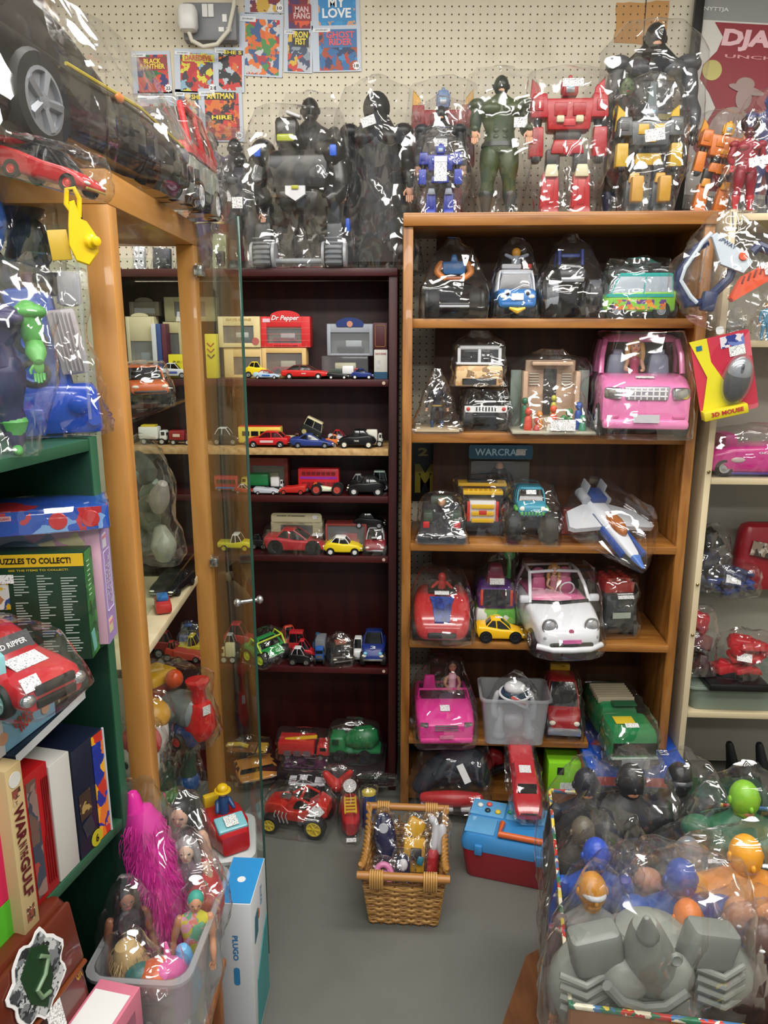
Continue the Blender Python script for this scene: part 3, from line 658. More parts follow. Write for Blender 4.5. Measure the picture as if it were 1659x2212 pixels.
# the door, hinged on the far post and standing open
hx, hy = -.004, L_ - .03; fx, fy = .172, .205; dl = math.hypot(fx - hx, fy - hy); da = math.atan2(fy - hy, fx - hx)
d = G().box((0, 0, 0), (dl, .005, 1.62), .0006).obj('glass_door', PANE, t)
d.location = ((hx + fx) / 2, (hy + fy) / 2, .912); d.rotation_euler = (0, 0, da)
G().box((dl / 2, 0, 0), (.0035, .0054, 1.62), .0003).obj('door_edge', pl('#24463c', .15), d)
DK_ = .044; g = G(); g.cyl((dl / 2 - .045, 0, DK_), (dl / 2 - .045, -.022, DK_), .004, n=12); g.ell((dl / 2 - .045, -.024, DK_), (.009, .008, .009)); g.cyl((dl / 2 - .045, 0, DK_), (dl / 2 - .045, .022, DK_), .004, n=12); g.ell((dl / 2 - .045, .024, DK_), (.009, .008, .009))
g.obj('door_knob', CHR, d)
for zz in (1.655, .93, .16):
    g = G(); g.box((-.012, L_ - .026, zz), (.03, .022, .034), .002); g.box((.008, L_ - .034, zz), (.02, .03, .024), .003); g.obj('hinge', CHR, t)

GF = Frame(-.455 - .95 * .242, 1.205 - .95 * .970, -76)   # green shelving on the left
GW, GD = .95, .30
GS = dict(top=1.353, s2=1.03, s3=.685)
t = thing('green_bookcase', 'dark green painted shelf unit stacked with boxed games and puzzles', 'bookcase', GF.o, GF.rz)
G().box((GW - .009, GD / 2, .68), (.018, GD, 1.352), .001).obj('side_panel', [DKGRN], t)
G().box((GW - .009, -.001, .68), (.0185, .004, 1.352), .0005).obj('edge_strip', GRNEDGE, t)
G().box((.009, GD / 2, .68), (.018, GD, 1.352), .001).obj('side_panel', DKGRN, t)
G().box((GW / 2, GD - .003, .68), (GW, .006, 1.35), .001).obj('back_panel', DKGRN, t)
for nm, zz in GS.items(): G().box((GW / 2 - .004, GD / 2 - .001, zz - .009), (GW - .03 if nm != 'top' else GW, GD, .018), .001).obj('shelf' if nm != 'top' else 'top_panel', GRNEDGE, t)
G().box((GW / 2, GD / 2, .06), (GW - .03, GD, .018), .001).obj('bottom_panel', DKGRN, t)

RF = Frame(.925, 2.19, 3.0)       # cream shelving on the right
RS = dict(top=1.82, s1=1.488, s2=1.10, s3=.70, s4=.36)
t = thing('cream_shelving', 'cream painted shelving with thin uprights beside the pine bookcase', 'shelving', RF.o, RF.rz)
CRP = pl('#cbbb98', .5); GB = pl('#aaa69a', .6)
G().box((.009, .14, .92), (.018, .30, 1.82), .001).obj('upright', CREAM, t)
G().box((1.1, .14, .92), (.018, .30, 1.82), .001).obj('upright', CREAM, t)
G().box((.55, .292, .92), (1.1, .006, 1.80), .001).obj('back_panel', GB, t)
for nm, zz in RS.items():
    if nm == 's3': G().box((.555, .2, zz - .003), (1.07, .17, .006), .001).obj('glass_shelf', PANE, t)
    else: G().box((.555, .14, zz - .009), (1.07, .29, .018), .001).obj('shelf', CRP, t)
for zz in (1.12, .78, .62): G().lathe([(.004, 0), (.005, .004), (.002, .007)], (.008, -.012, zz), (0, -1, 0), 12).obj('screw', pl('#8a7a50', .3, .8), t)
a = ony(878, 958, YW); b_ = ony(948, 1082, YW)
t = thing('wall_poster', 'black poster with big yellow letters on the wall behind the pine bookcase', 'poster', ((a.x + b_.x) / 2, YW - .002, (a.z + b_.z) / 2)); W, H = b_.x - a.x, a.z - b_.z
G().panel((0, 0, 0), W, H, t=.001).obj('poster_sheet', BLK, t); lettering(t, 'M', (.008, -.0015, -.02), W * .62, H * .5, m=pl('#b9a82a'), bold=.05); lettering(t, '2', (.0, -.0015, H * .36), W * .3, H * .14, m=pl('#b9a82a'), bold=.04)
# ---------------------------------------------------------------- standing things on a shelf
def room(F, z):
    """clear height above a shelf at height z"""
    S = PS if F is PF else MS if F is MF else None
    if not S or z > 1.6: return 9
    up = [v for v in list(S.values()) if v > z + .09]
    return (min(up) - .034 - z) if up else 9
def side(F, name, label, cat, x0, x1, y0, d, z, grp=None, left=False, wd=.42, tilt=0, y1=None):
    u, zz, W, H = F.fit(x0, x1, y0, y1 or y0, d, z)
    if z is None: z = zz
    W_ = W * wd
    q = room(F, z); H = min(H, q - .006) if d + W_ > 0 else H
    t = thing(name, label, cat, F.P(u, d + W_ / 2, z + .001), F.rz + (math.pi if left else 0), grp); ZCAP[t.name] = q
    if tilt: t.rotation_euler = (0, tilt, t.rotation_euler.z)
    return t, W, W_, max(H, .01)
def front(F, name, label, cat, x0, x1, y0, d, z, L, grp=None, turn=0, htop=.5):
    u, _, W, _ = F.fit(x0, x1, y0, y0 + 60, d, z); _, zt = F.hit((x0 + x1) / 2, y0, d + L * htop)
    q = room(F, z); t = thing(name, label, cat, F.P(u, d + L / 2, z + .001), F.rz - math.pi / 2 + R(turn), grp); ZCAP[t.name] = q
    return t, L, W, min(max(zt - z, .01), q - .01)
def stand(F, name, label, cat, x0, x1, y0, d, z, grp=None, turn=0):
    """an upright thing facing out of the shelf: local -y is its front"""
    u, _, W, H = F.fit(x0, x1, y0, y0 + 60, d, z)
    _, zt = F.hit((x0 + x1) / 2, y0, d)
    q = room(F, z); t = thing(name, label, cat, F.P(u, d, z + .001), F.rz + R(turn), grp); ZCAP[t.name] = q
    return t, W, min(zt - z, q - .006) if F is not PF and F is not MF or d > -.01 else zt - z

# ---------------------------------------------------------------- small cars on the mahogany bookcase
GR = 'die-cast cars on the mahogany bookcase'
def mc(label, sh, x0, x1, y0, d, col, sty='sedan', left=False, roof=None, name='toy_car', cat='toy car', bg=False, tilt=0, dz=0, kw=None, grp=GR, st=None, rim=None):
    t, L, W, H = side(MF, name, label, cat, x0, x1, y0, d, MS[sh] + dz, grp, left, .44, tilt)
    car(t, L, W, H, col, sty, roof=roof, rim=rim, **(kw or {}))
    if st: G().panel((0, W / 2 * 1, H * .4), L * .3, H * .14, (0, 1, 0), .0015).obj('door_print', pl(st), t); G().panel((0, -W / 2, H * .4), L * .3, H * .14, (0, -1, 0), .0015).obj('door_print', pl(st), t)
    if bg: bag(t, .002, amp=.003, crown=.012)
    return t, L, W, H
def mtruck(label, sh, x0, x1, y0, d, a, b, load='box', left=False, dz=0, tilt=0, bg=False, name='toy_truck', cat='toy truck'):
    t, L, W, H = side(MF, name, label, cat, x0, x1, y0, d, MS[sh] + dz, GR, left, .4, tilt)
    truck(t, L, W, H, a, b, load, rim=pl('#b9b9ae')); 
    if bg: bag(t, .002, amp=.003, crown=.012)
    return t, L, W, H
# first car shelf
mc('yellow vintage coupe at the back of the top car shelf', 's1', 525, 580, 782, .055, '#f0d21a', 'beetle', dz=.0)
mc('small race car striped white, blue and red beside the big red car', 's1', 545, 603, 800, .012, '#b8cfe2', 'sport', roof='#d43a32', st='#2f6fc4')
t, L, W, H = mc('large red saloon car with black windows on the top car shelf', 's1', 605, 706, 790, .012, '#cf2420', 'sedan', roof='#5a2320', rim=WHT)
lettering(t, 'PEPPER', (0, -W / 2 - .001, H * .4), L * .1, H * .08, m=WHT)
mc('tiny black open car with white driver below the silver box', 's1', 706, 752, 800, .012, '#151517', 'sport', kw=dict(cab='none'), rim=WHT)
mtruck('small red and white van in front of the clear case', 's1', 738, 775, 790, .05, '#c92a2a', '#e8e8e8')
mc('small dark blue rounded car at the right of the top car shelf', 's1', 757, 806, 797, .012, '#22357f', 'beetle', rim=WHT)
# second car shelf
t, L, W, H = side(MF, 'toy_fire_engine', 'yellow and red fire engine behind the red saloon on the chipboard shelf', 'toy fire engine', 513, 606, 922, .06, MS['s2'], GR, True, .3)
bus(t, L, W, H, '#e4cf4e', ((.5, .75),), 4, roof='#cf2f22')
t, L, W, H = mc('red saloon car with dark windows at the front of the chipboard shelf', 's2', 528, 622, 934, .01, '#cc2127', 'sedan', left=True, kw=dict(glass=pl('#3a1216', .1)), st='#e8c9c9')
mc('dark blue and grey supercar on the chipboard shelf', 's2', 625, 719, 940, .008, '#2c3f86', 'sport', kw=dict(glass=pl('#0e1118', .1)), rim=GRY)
t, L, W, H = mc('black London taxi at the front of the chipboard shelf', 's2', 727, 812, 930, .01, '#101012', 'beetle', left=True, rim=pl('#e8e2cf'))
lettering(t, 'TAXI', (0, W / 2 + .001, H * .42), L * .12, H * .09, (0, 1, 0), pl('#e8e6d8'))
mc('orange open car poking out behind the blue supercar', 's2', 695, 728, 938, .05, '#e4772a', 'sport', left=True, tilt=-.3)
mc('red and white sports car behind the black taxi', 's2', 708, 757, 930, .075, '#d2d2d0', 'sport', roof='#c9262c')
mtruck('cream fronted white lorry at the right end of the chipboard shelf', 's2', 790, 826, 928, .04, '#e9e6da', '#e9e6da', dz=0)
mc('black vintage car with cream roof lying tilted on the others', 's2', 642, 690, 905, .05, '#1c1e1a', 'van', roof='#cfc59c', tilt=.45, dz=.026, rim=pl('#b8ab74'))
mtruck('brown and cream old lorry behind the blue supercar', 's2', 608, 646, 930, .075, '#7a4a33', '#c9b98d', 'bed')
t, L, W, H = mtruck('white delivery van with yellow roof seen through the cabinet', 's2', 296, 358, 922, .05, '#e6e6e2', '#e6e6e2'); G().box((-L * .14, 0, H * 1.0), (L * .5, W * .8, H * .14), .002).obj('roof_sign', pl('#d6bd31'), t)
t, L, W, H = mtruck('dark red delivery van seen through the cabinet', 's2', 362, 412, 930, .05, '#8f2326', '#8f2326'); G().panel((-L * .14, -W * .5, H * .65), L * .3, H * .2, (0, -1, 0)).obj('side_print', pl('#d9c3b0'), t)
mc('black car with white roof seen through the glass door', 's2', 455, 512, 925, .05, '#161616', 'sedan', roof='#dfe0dc')
# third
t, L, W, H = side(MF, 'toy_bus', 'red double-decker bus with purple banner on the third car shelf', 'toy bus', 643, 732, 1013, .05, MS['s3'], GR, False, .26)
bus(t, L, W, H, '#c7212b', ((.3, .44), (.72, .86)), 7, win=pl('#7a1a22'), stripe=('#8a2f9b', .62, .1))
t, L, W, H = side(MF, 'toy_bus', 'red single-decker bus seen through the glass door on third shelf', 'toy bus', 462, 512, 1028, .05, MS['s3'], GR, False, .26)
bus(t, L, W, H, '#a92a2f', ((.5, .75),), 6, stripe=('#3a6d9e', .25, .1))
mtruck('green lorry with yellow hood on the third car shelf', 's3', 518, 580, 1024, .06, '#dcc94a', '#1f7a43', left=True)
mtruck('white van with dark badge behind the silver car', 's3', 583, 611, 1030, .06, '#e8e8ea', '#e8e8ea')
mc('small silver open sports car on the third car shelf', 's3', 546, 600, 1050, .012, '#c3c8d2', 'sport', kw=dict(cab='none'))
mc('red vintage sports car on the third car shelf', 's3', 600, 660, 1042, .012, '#c42a24', 'sport', left=True, kw=dict(cab='none'), rim=pl('#b2322c'))
t, L, W, H = side(MF, 'toy_racing_car', 'white, yellow and orange racing car with open wheels on third shelf', 'toy car', 672, 738, 1041, .01, MS['s3'], GR, False, .5)
car(t, L, W, H, '#e3e8c8', 'racer', None, rim=pl('#b4453c'), wr=.4, ww=.24, wx=(-.34, .34), trim=False); G().box((-.4 * L, 0, H * .72), (L * .1, W * .7, H * .1), .001).obj('spoiler', pl('#e2701f'), t)
mc('black taxi with white roof on the third car shelf', 's3', 748, 832, 1030, .012, '#121214', 'beetle', roof='#1b1b1d', left=True, rim=pl('#d9d9d9'))
mc('second black car tucked behind the taxi on third shelf', 's3', 752, 800, 1026, .07, '#161618', 'beetle', roof='#c9c9c9')
t, L, W, H = side(MF, 'toy_car', 'green topped black car at the right end of third shelf', 'toy car', 806, 838, 1018, .08, MS['s3'], GR, False, .5); car(t, L, W, H, '#14221a', 'van', roof='#a9c9b6')
mc('dark red car low behind the glass door on third shelf', 's3', 505, 545, 1048, .02, '#9c1f25', 'sport', roof='#d9d9d9')
# fourth
t, L, W, H = mc('large red coupe with black windows in a bag on the fourth shelf', 's4', 568, 700, 1148, .012, '#b3222c', 'sport', rim=DK, kw=dict(wr=.28)); sticker(t, (L * .36, 0, H * .66), W * .4, L * .18, (0, 0, 1)).location.z += .004; bag(t, .004, amp=.003, crown=.01)
t, L, W, H = mc('yellow two-door city car with white roof on the fourth shelf', 's4', 697, 782, 1163, .006, '#ecd01c', 'beetle', roof='#f0f0ea', rim=WHT)
mc('yellow off-road car with white top seen through the glass door', 's4', 468, 541, 1156, .03, '#d9cf2c', 'pickup', roof='#e4e4da', rim=pl('#b3aa28'))
mc('black open car between the yellow off-roader and red coupe', 's4', 540, 574, 1155, .06, '#151517', 'sedan')
t, L, W, H = side(MF, 'toy_car', 'matte black old car lying on top of the boxed pickup', 'toy car', 762, 832, 1110, .05, MS['s4'] + .078, GR, False, .4); car(t, L, W, H, '#0e0e10', 'beetle', rim=pl('#a9a9b4'))
t, L, W, H = front(MF, 'toy_car', 'red car with a white label in a bag at the right of fourth shelf', 'toy car', 786, 833, 1140, .01, MS['s4'], .09, GR); car(t, L, W, H, '#8d1f2c', 'sport', roof='#b8b8bc'); sticker(t, (L * .2, 0, H * .66), W * .4, L * .25, (0, 0, 1)); bag(t, .003, amp=.003, crown=.012)
# fifth
mc('black and white car at the far left of the lowest car shelf', 's5', 328, 362, 1342, .09, '#d9d9d9', 'van', roof='#222')
mc('dark red saloon behind the cabinet post on the lowest shelf', 's5', 330, 380, 1368, .04, '#7c1f24', 'sedan')
t, L, W, H = mc('blue bagged car with white label on the lowest car shelf', 's5', 384, 432, 1352, .09, '#27498f', 'sedan'); bag(t, .003, amp=.003, crown=.01)
t, L, W, H = mc('yellow bagged pickup with white label on the lowest car shelf', 's5', 378, 440, 1376, .05, '#d6c02d', 'pickup'); bag(t, .003, amp=.003, crown=.01)
mc('faded red racing car in front of the yellow pickup', 's5', 372, 432, 1398, .01, '#b04437', 'sport', kw=dict(cab='none'))
mc('orange-red rounded car beside the cabinet post', 's5', 352, 386, 1388, .015, '#b5372c', 'beetle')
mc('red saloon with white label behind the green bag', 's5', 480, 545, 1350, .09, '#b12730', 'sedan')
mc('black car with white label below the red saloon', 's5', 478, 518, 1372, .05, '#1c1c22', 'sedan', roof='#b8b8b8')
mtruck('cream old lorry at the glass door on the lowest shelf', 's5', 476, 506, 1390, .012, '#d8cf96', '#ddd6a6', left=True)
t, L, W, H = front(MF, 'toy_buggy', 'green buggy with lime roll cage in a bag on the lowest shelf', 'toy buggy', 520, 617, 1362, .005, MS['s5'], .10, GR, 55)
car(t, L, W * .8, H * .8, '#2b9a4a', 'sport', rim=pl('#cfe83a'), wr=.3, ww=.24, lift=.15)
g = G()
for y in (-1, 1): g.tube([(L * .4, y * W * .36, H * .35), (L * .15, y * W * .38, H * .75), (-L * .15, y * W * .36, H * .85), (-L * .4, y * W * .36, H * .4)], .003, 8); g.cyl((L * .15, y * W * .38, H * .75), (L * .15, 0, H * .75), .003, n=8)
g.obj('roll_cage', pl('#cfe83a'), t); bag(t, .005, amp=.004, crown=.015)
t, L, W, H = front(MF, 'toy_racing_car', 'orange and black racing car behind the green bag', 'toy car', 606, 636, 1353, .09, MS['s5'], .07, GR, 30); car(t, L, W, H, '#d0452a', 'sport')
mc('red camper van near the middle of the lowest car shelf', 's5', 622, 662, 1366, .07, '#b3252b', 'van')
mc('red sports car with white label on the lowest car shelf', 's5', 630, 682, 1386, .035, '#c1222b', 'sport')
mc('black car with a white label on its roof, lowest shelf', 's5', 622, 670, 1402, .008, '#17181a', 'sedan', roof='#dddddd')
mc('teal and white car behind the blue pickup', 's5', 674, 702, 1370, .07, '#24577a', 'sedan')
t, L, W, H = front(MF, 'toy_truck', 'blue pickup with grey load facing out of the lowest shelf', 'toy truck', 678, 700, 1376, .005, MS['s5'], .085, GR); truck(t, L, W, H, '#2b5aa8', '#777a80', 'box')
t, L, W, H = front(MF, 'toy_car', 'small black car in a crumpled bag on the lowest shelf', 'toy car', 708, 758, 1382, .008, MS['s5'], .07, GR, 20); car(t, L, W, H * .8, '#2a2522', 'suv'); G().box((0, 0, H * .9), (L * .3, W * .5, H * .16), .003).obj('roof_box', pl('#9c5a44'), t); bag(t, .005, amp=.006, crown=.02)
t, L, W, H = front(MF, 'toy_car', 'small white car facing out beside the blue rounded car', 'toy car', 763, 781, 1378, .03, MS['s5'], .05, GR); car(t, L, W, H, '#dddddd', 'suv')
t, L, W, H = front(MF, 'toy_car', 'dark blue rounded car marked 3 at the right of lowest shelf', 'toy car', 778, 832, 1362, .005, MS['s5'], .12, GR)
car(t, L, W, H, '#22347e', 'beetle', roof='#1b2a66', wr=.22)
lettering(t, '3', (L * .36, 0, H * .6), W * .22, L * .13, (.35, 0, 1), pl('#cfd6e8')); 
for y in (-1, 1): G().ell((L * .46, y * W * .3, H * .45), (.006, .007, .006)).obj('fog_lamp', pl('#7fc6e8'), t)

# ---------------------------------------------------------------- boxed cars on the top car shelf and others
BX = 'boxed cars on the mahogany bookcase'
def wb(name, label, sh, x0, x1, y0, d, D, col, win=(0, 0, .8, .55), inner='#d8cfa8', toy=None, arch=0, dz=0, turn=0):
    t, W, H = stand(MF, name, label, 'boxed toy car', x0, x1, y0, d, MS[sh] + dz, BX, turn)
    windowbox(t, W, H, D, col, win, inner, toy, arch); return t, W, H
t, W, H = wb('boxed_toy_bus', 'cream window box holding a red double-decker bus, bottom of its stack', 's1', 566, 662, 752, .06, .05, '#d9b676', (0, -.02, .8, .7), '#c79a5c', ('#a52b31', '#d8c9a0'))
hb = H
t, W, H = wb('boxed_toy_car', 'tall cream window box with a black car behind the yellow coupe', 's1', 484, 566, 752, .06, .05, '#dcc084', (.1, -.1, .7, .6), '#c9a050', ('#1c1c1e', '#1c1c1e'))
t, W, H = wb('boxed_toy_van', 'red brick-pattern window box with white Dr Pepper lettering', 's1', 563, 670, 684, .06, .05, '#cf2a2c', (-.03, -.1, .7, .52), '#d8dfb0', ('#8f2027', '#ded3cc'), .017, dz=hb + .001)
lettering(t, 'Dr Pepper', (0, -.001, H * .93), W * .56, H * .2, m=WHT, ital=.3)
G().panel((-W * .38, -.0005, H * .87), W * .15, H * .12).obj('price_label', pl('#e3bcc8'), t); 
g = G()
for k in range(5): g.panel((0, -.0003, H * (.03 + .045 * 0) + k * H * .2), W * .995, .0008, t=.0002)
for k in range(6): g.panel((-W / 2 + W * (k + .5) / 6, -.0003, H * .06), .0008, H * .12, t=.0002)
g.obj('brick_joint', pl('#e77b72'), t)
lettering(t, 'THE GOOD OLD TIMES', (0, -.001, H * .055), W * .5, H * .03, m=pl('#2c1416'))
t, W, H = wb('boxed_toy_bus', 'cream and gold window box with a white and green bus', 's1', 471, 562, 684, .055, .05, '#dcca96', (-.02, -.08, .72, .56), '#b9a878', ('#3c4a36', '#e6e2cc'), 0, dz=hb + .001)
lettering(t, 'DAYS GONE', (-.0, -.001, H * .9), W * .6, H * .08, m=pl('#b99e5c')); G().lathe([(.011, 0), (.011, .001)], (W * .38, -.0005, H * .2), (0, -1, 0)).obj('round_badge', pl('#b4615c'), t)
t, W, H = stand(MF, 'clear_display_case', 'clear case with black base and a cream vehicle below the silver box', 'display case', 694, 796, 770, .055, MS['s1'], None)
G().box((0, .025, .004), (W, .05, .008), .001).obj('case_base', BLK, t); G().box((0, .025, H / 2 + .004), (W * .98, .048, H - .008), .002).obj('case_cover', CLEAR, t); G().box((0, .028, H * .55), (W * .45, .02, H * .3), .003).obj('toy_vehicle', pl('#cfc8a4'), t); G().box((0, .028, H * .3), (W * .7, .024, H * .24), .003).obj('toy_chassis', pl('#23402f'), t)
hc = H
t, W, H = wb('boxed_toy_car', 'silver window box with a blue arched header', 's1', 706, 806, 700, .055, .05, '#9ba0aa', (0, -.1, .84, .66), '#a9aa9e', ('#2a2b2b', '#d0d0cc'), .0, dz=hc + .001)
g = G(); g.prism([(-W * .28, H * .9)] + [(W * .3 * math.cos(math.pi - math.pi * k / 14), H * .98 + .02 * math.sin(math.pi * k / 14)) for k in range(15)] + [(W * .28, H * .9)], -.002, 0); g.obj('arched_header', pl('#24366f'), t)
G().lathe([(.009, 0), (.009, .001)], (0, -.002, H * .99), (0, -1, 0)).obj('oval_badge', pl('#c4876f'), t)
t, W, H = stand(MF, 'small_card_box', 'white, blue-based narrow box with barcode at the right wall', 'boxed toy car', 808, 837, 756, .03, MS['s1'], BX)
carton(t, W, H, .04, pl('#c9c6be', .5), (('blue_band', pl('#27506f'), (0, 0, H * .12), W, H * .24, (0, -1, 0)), ('barcode', art(('#ececec', '#222222', '#ececec'), 700), (-W * .2, 0, H * .5), W * .3, H * .3, (0, -1, 0))))
lettering(t, 'DAYS GONE', (0, -.0008, H * .86), W * .8, H * .07, m=pl('#9c3a36'))
t2, W2, H2 = stand(MF, 'small_card_box', 'maroon narrow box with gold outline on the white narrow box', 'boxed toy car', 806, 837, 698, .03, MS['s1'] + H + .001, BX)
carton(t2, W2, H2, .04, pl('#4a1c20', .5)); o_ = rrect(W2 * .7, H2 * .8, .004); G().tube([(a, -.0008, H2 / 2 + b) for a, b in o_ + o_[:1]], .0006, 6).obj('gold_line', pl('#b98c4a'), t2)
# behind the cabinet glass
t, W, H = wb('boxed_toy_van', 'cream arched window box with a dark van seen through the cabinet', 's1', 272, 335, 684, .06, .04, '#cfc49e', (0, -.15, .75, .5), '#8f866c', ('#25252a', '#8f9a9c'), .01)
z_ = H
t, W, H = wb('boxed_toy_van', 'dark arched window box high behind the cabinet glass', 's1', 280, 345, 652, .07, .04, '#4e4838', (0, -.1, .7, .4), '#2c2a24', None, .012, dz=z_ + .001)
t, W, H = wb('boxed_toy_car', 'cream window box stacked high behind the cabinet post', 's1', 353, 400, 696, .08, .05, '#bdb187', (-.1, 0, .6, .6), '#8a8266', ('#1d1d1d', '#1d1d1d'))
z_ = H
t, W, H = wb('boxed_toy_car', 'olive window box on top of the cream one behind the post', 's1', 355, 465, 642, .08, .05, '#8f8a66', (0, 0, .6, .6), '#6e6a50', None, dz=z_ + .001)
t, W, H = stand(MF, 'yellow_card_box', 'bright yellow box with black pattern behind the cabinet post', 'boxed toy car', 362, 425, 724, .03, MS['s1'], BX); carton(t, W, H * .55, .03, pl('#ddd01f', .5), (('zigzag_print', art(('#ddd01f', '#222222', '#ddd01f'), 260), (0, 0, H * .38), W * .7, H * .05, (0, -1, 0)),))
t, W, H = stand(MF, 'yellow_card_box', 'yellow box with red chevrons seen through the glass door', 'boxed toy car', 443, 468, 722, .03, MS['s1'], BX); carton(t, W, H, .03, pl('#d9cb2f', .5))
for k, c_ in enumerate(('#b4552a', '#b4552a', '#2a2a26')): G().tube([(-W * .3, -.001, H * (.8 - .13 * k)), (0, -.001, H * (.72 - .13 * k)), (W * .3, -.001, H * (.8 - .13 * k))], .002, 6).obj('chevron', pl(c_), t)
for k, c_ in enumerate((('white', '#cfd2d6'), ('blue', '#2e4a86'), ('maroon', '#5a2036'))):
    t, W, H = stand(MF, 'narrow_card_box', 'narrow %s box end standing between the window boxes' % c_[0], 'boxed toy car', 327 + 11 * k, 337 + 11 * k, 700, .045, MS['s1'], BX); carton(t, W, H, .05, pl(c_[1], .5))
mc('white police car with blue side stripe behind the cabinet', 's1', 343, 402, 785, .01, '#d8dadd', 'sedan', st='#4b5aa8')
# third & fourth shelf boxes
t, W, H = wb('boxed_toy_bus', 'cream and red window box holding a yellow tram, third shelf', 's3', 535, 622, 990, .11, .05, '#8f3a30', (0, -.1, .82, .7), '#a99f78', ('#c9bd86', '#cfc48a'))
t, W, H = wb('boxed_toy_car', 'cream window box with brown script on the fourth shelf', 's4', 586, 697, 1128, .085, .05, '#cfc8a4', (0, -.0, .62, .75), '#6d5a50', ('#7c2a34', '#a34a52'))
g = G(); o_ = rrect(W * .98, .034, .01, 3); g.prism([(a, H + .012 + b) for a, b in o_], 0, .0015); g.obj('header_card', pl('#cfc8a4', .5), t)
lettering(t, 'models of yesteryear', (-W * .1, -.001, H + .02), W * .56, .007, m=pl('#3a3320'), ital=.3); lettering(t, 'OXO', (-W * .12, .002, H * .45), W * .16, H * .14, m=pl('#d3a9b0')); sticker(t, (W * .36, -.0005, H + .016), .016, .014)
t, W, H = wb('boxed_toy_truck', 'red pickup in a clear fronted box, fourth shelf', 's4', 703, 792, 1132, .05, .05, '#8f3a34', (0, 0, .9, .85), '#4a3a34', ('#c21f27', '#c21f27'))

# ---------------------------------------------------------------- on the floor of the mahogany bookcase
z = .002
t, L, W, H = side(MF, 'toy_mixer_truck', 'big green toy cement mixer with black wheels in a bag', 'toy truck', 703, 822, 1584, -.005, .10, None, True, .5)
G().box((L * .3, 0, H * .5), (L * .34, W * .8, H * .5), H * .08, top=(.75, .85)).obj('cab', pl('#157a43'), t)
g = G(); 
for y in (-1, 1): g.panel((L * .33, y * W * .385, H * .62), L * .12, H * .16, (0, y, .1), .002)
g.obj('side_window', pl('#0c3d24'), t)
g = G(); g.lathe([(H * .16, -L * .3), (H * .34, -L * .18), (H * .36, L * .1), (H * .2, L * .3)], (-L * .15, 0, H * .62), (.97, 0, -.2), 28); g.obj('drum', pl('#12713c'), t)
g = G()
for k in range(3): 
    for y in (-1, 1): g.box((-L * .3 + k * L * .14, y * H * .33, H * .58), (L * .1, .006, H * .2), .003)
g.obj('drum_panel', pl('#0f6435'), t)
G().box((-L * .05, 0, H * .3), (L * .9, W * .7, H * .16), .01).obj('chassis', pl('#157a43'), t)
for x in (-.2, .25):
    for y in (-1, 1): wheel(t, (x * L, y * W * .4, H * .17), H * .19, W * .24, pl('#232427'), 5, True)
bag(t, .006, amp=.005, crown=.02, zbot=0)
t, L, W, H = side(MF, 'toy_fire_engine', 'red toy fire engine with yellow ladder in a bag', 'toy fire engine', 597, 712, 1598, .0, .10, None, False, .4)
truck(t, L, W, H * .85, '#bf2a26', '#bf2a26'); G().box((-L * .06, -W * .1, H * .86), (L * .62, W * .2, H * .12), .003, rot=(0, -.12, 0)).obj('ladder', pl('#dfae1e'), t)
g = G()
for k in range(3): g.panel((-L * .3 + k * L * .18, -W * .502, H * .35), L * .14, H * .22, (0, -1, 0), .002)
g.obj('locker_door', pl('#6d5a5c'), t); bag(t, .006, amp=.005, crown=.015)
for lab, x0, x1, y0, d, zz, col, sty, kw in (
    ('dark purple sports car lying below the fire engine', 612, 702, 1664, -.05, .10, '#3a1236', 'sport', {}),
    ('white race car with black wheels in a bag on the heap', 622, 700, 1690, -.11, .07, '#d9d9de', 'sport', dict(lift=.1))):
    t, L, W, H = side(MF, 'toy_car', lab, 'toy car', x0, x1, y0, d, zz, None, False, .45); car(t, L, W, H, col, sty, wr=.26, **kw); bag(t, .005, amp=.005, crown=.012)
t, L, W, H = front(MF, 'toy_off_roader', 'orange toy off-roader with big black wheels by the glass door', 'toy car', 500, 590, 1652, -.04, .03, .13, None, 25); car(t, L, W, H, '#cf8a3c', 'suv', rim=pl('#d9892a'), wr=.3, ww=.26, lift=.22, wx=(-.33, .33)); bag(t, .006, amp=.006, crown=.02)
t, L, W, H = side(MF, 'toy_digger', 'yellow and brown toy digger in a bag by the glass door', 'toy digger', 488, 575, 1618, .05, .09, None, False, .45)
truck(t, L, W, H * .8, '#c9a23a', '#8a5a35', 'bed'); g = G(); g.tube([(0, 0, H * .5), (-L * .2, 0, H * .95), (-L * .5, 0, H * .8), (-L * .52, 0, H * .5)], .008, 8); g.obj('digger_arm', pl('#e0be4c'), t); bag(t, .006, amp=.006, crown=.02)
# supports of that heap: low flat boxes under the toys
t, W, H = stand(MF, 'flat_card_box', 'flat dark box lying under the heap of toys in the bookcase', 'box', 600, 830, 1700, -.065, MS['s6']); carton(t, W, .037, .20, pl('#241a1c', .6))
t, L, W, H = side(MF, 'toy_crab', 'red claw toy in a bag in front of the green mixer', 'toy', 696, 758, 1672, -.12, .06, None)
g = G(); g.limb([(-L * .4, 0, H * .8), (-L * .1, 0, H * .3), (L * .1, 0, H * .3), (L * .45, 0, H * .9)], [.012, .02, .02, .01]); g.ell((0, 0, H * .25), (L * .3, W * .4, H * .25)); g.obj('claw', pl('#c42a22'), t); bag(t, .005, amp=.004, crown=.015)
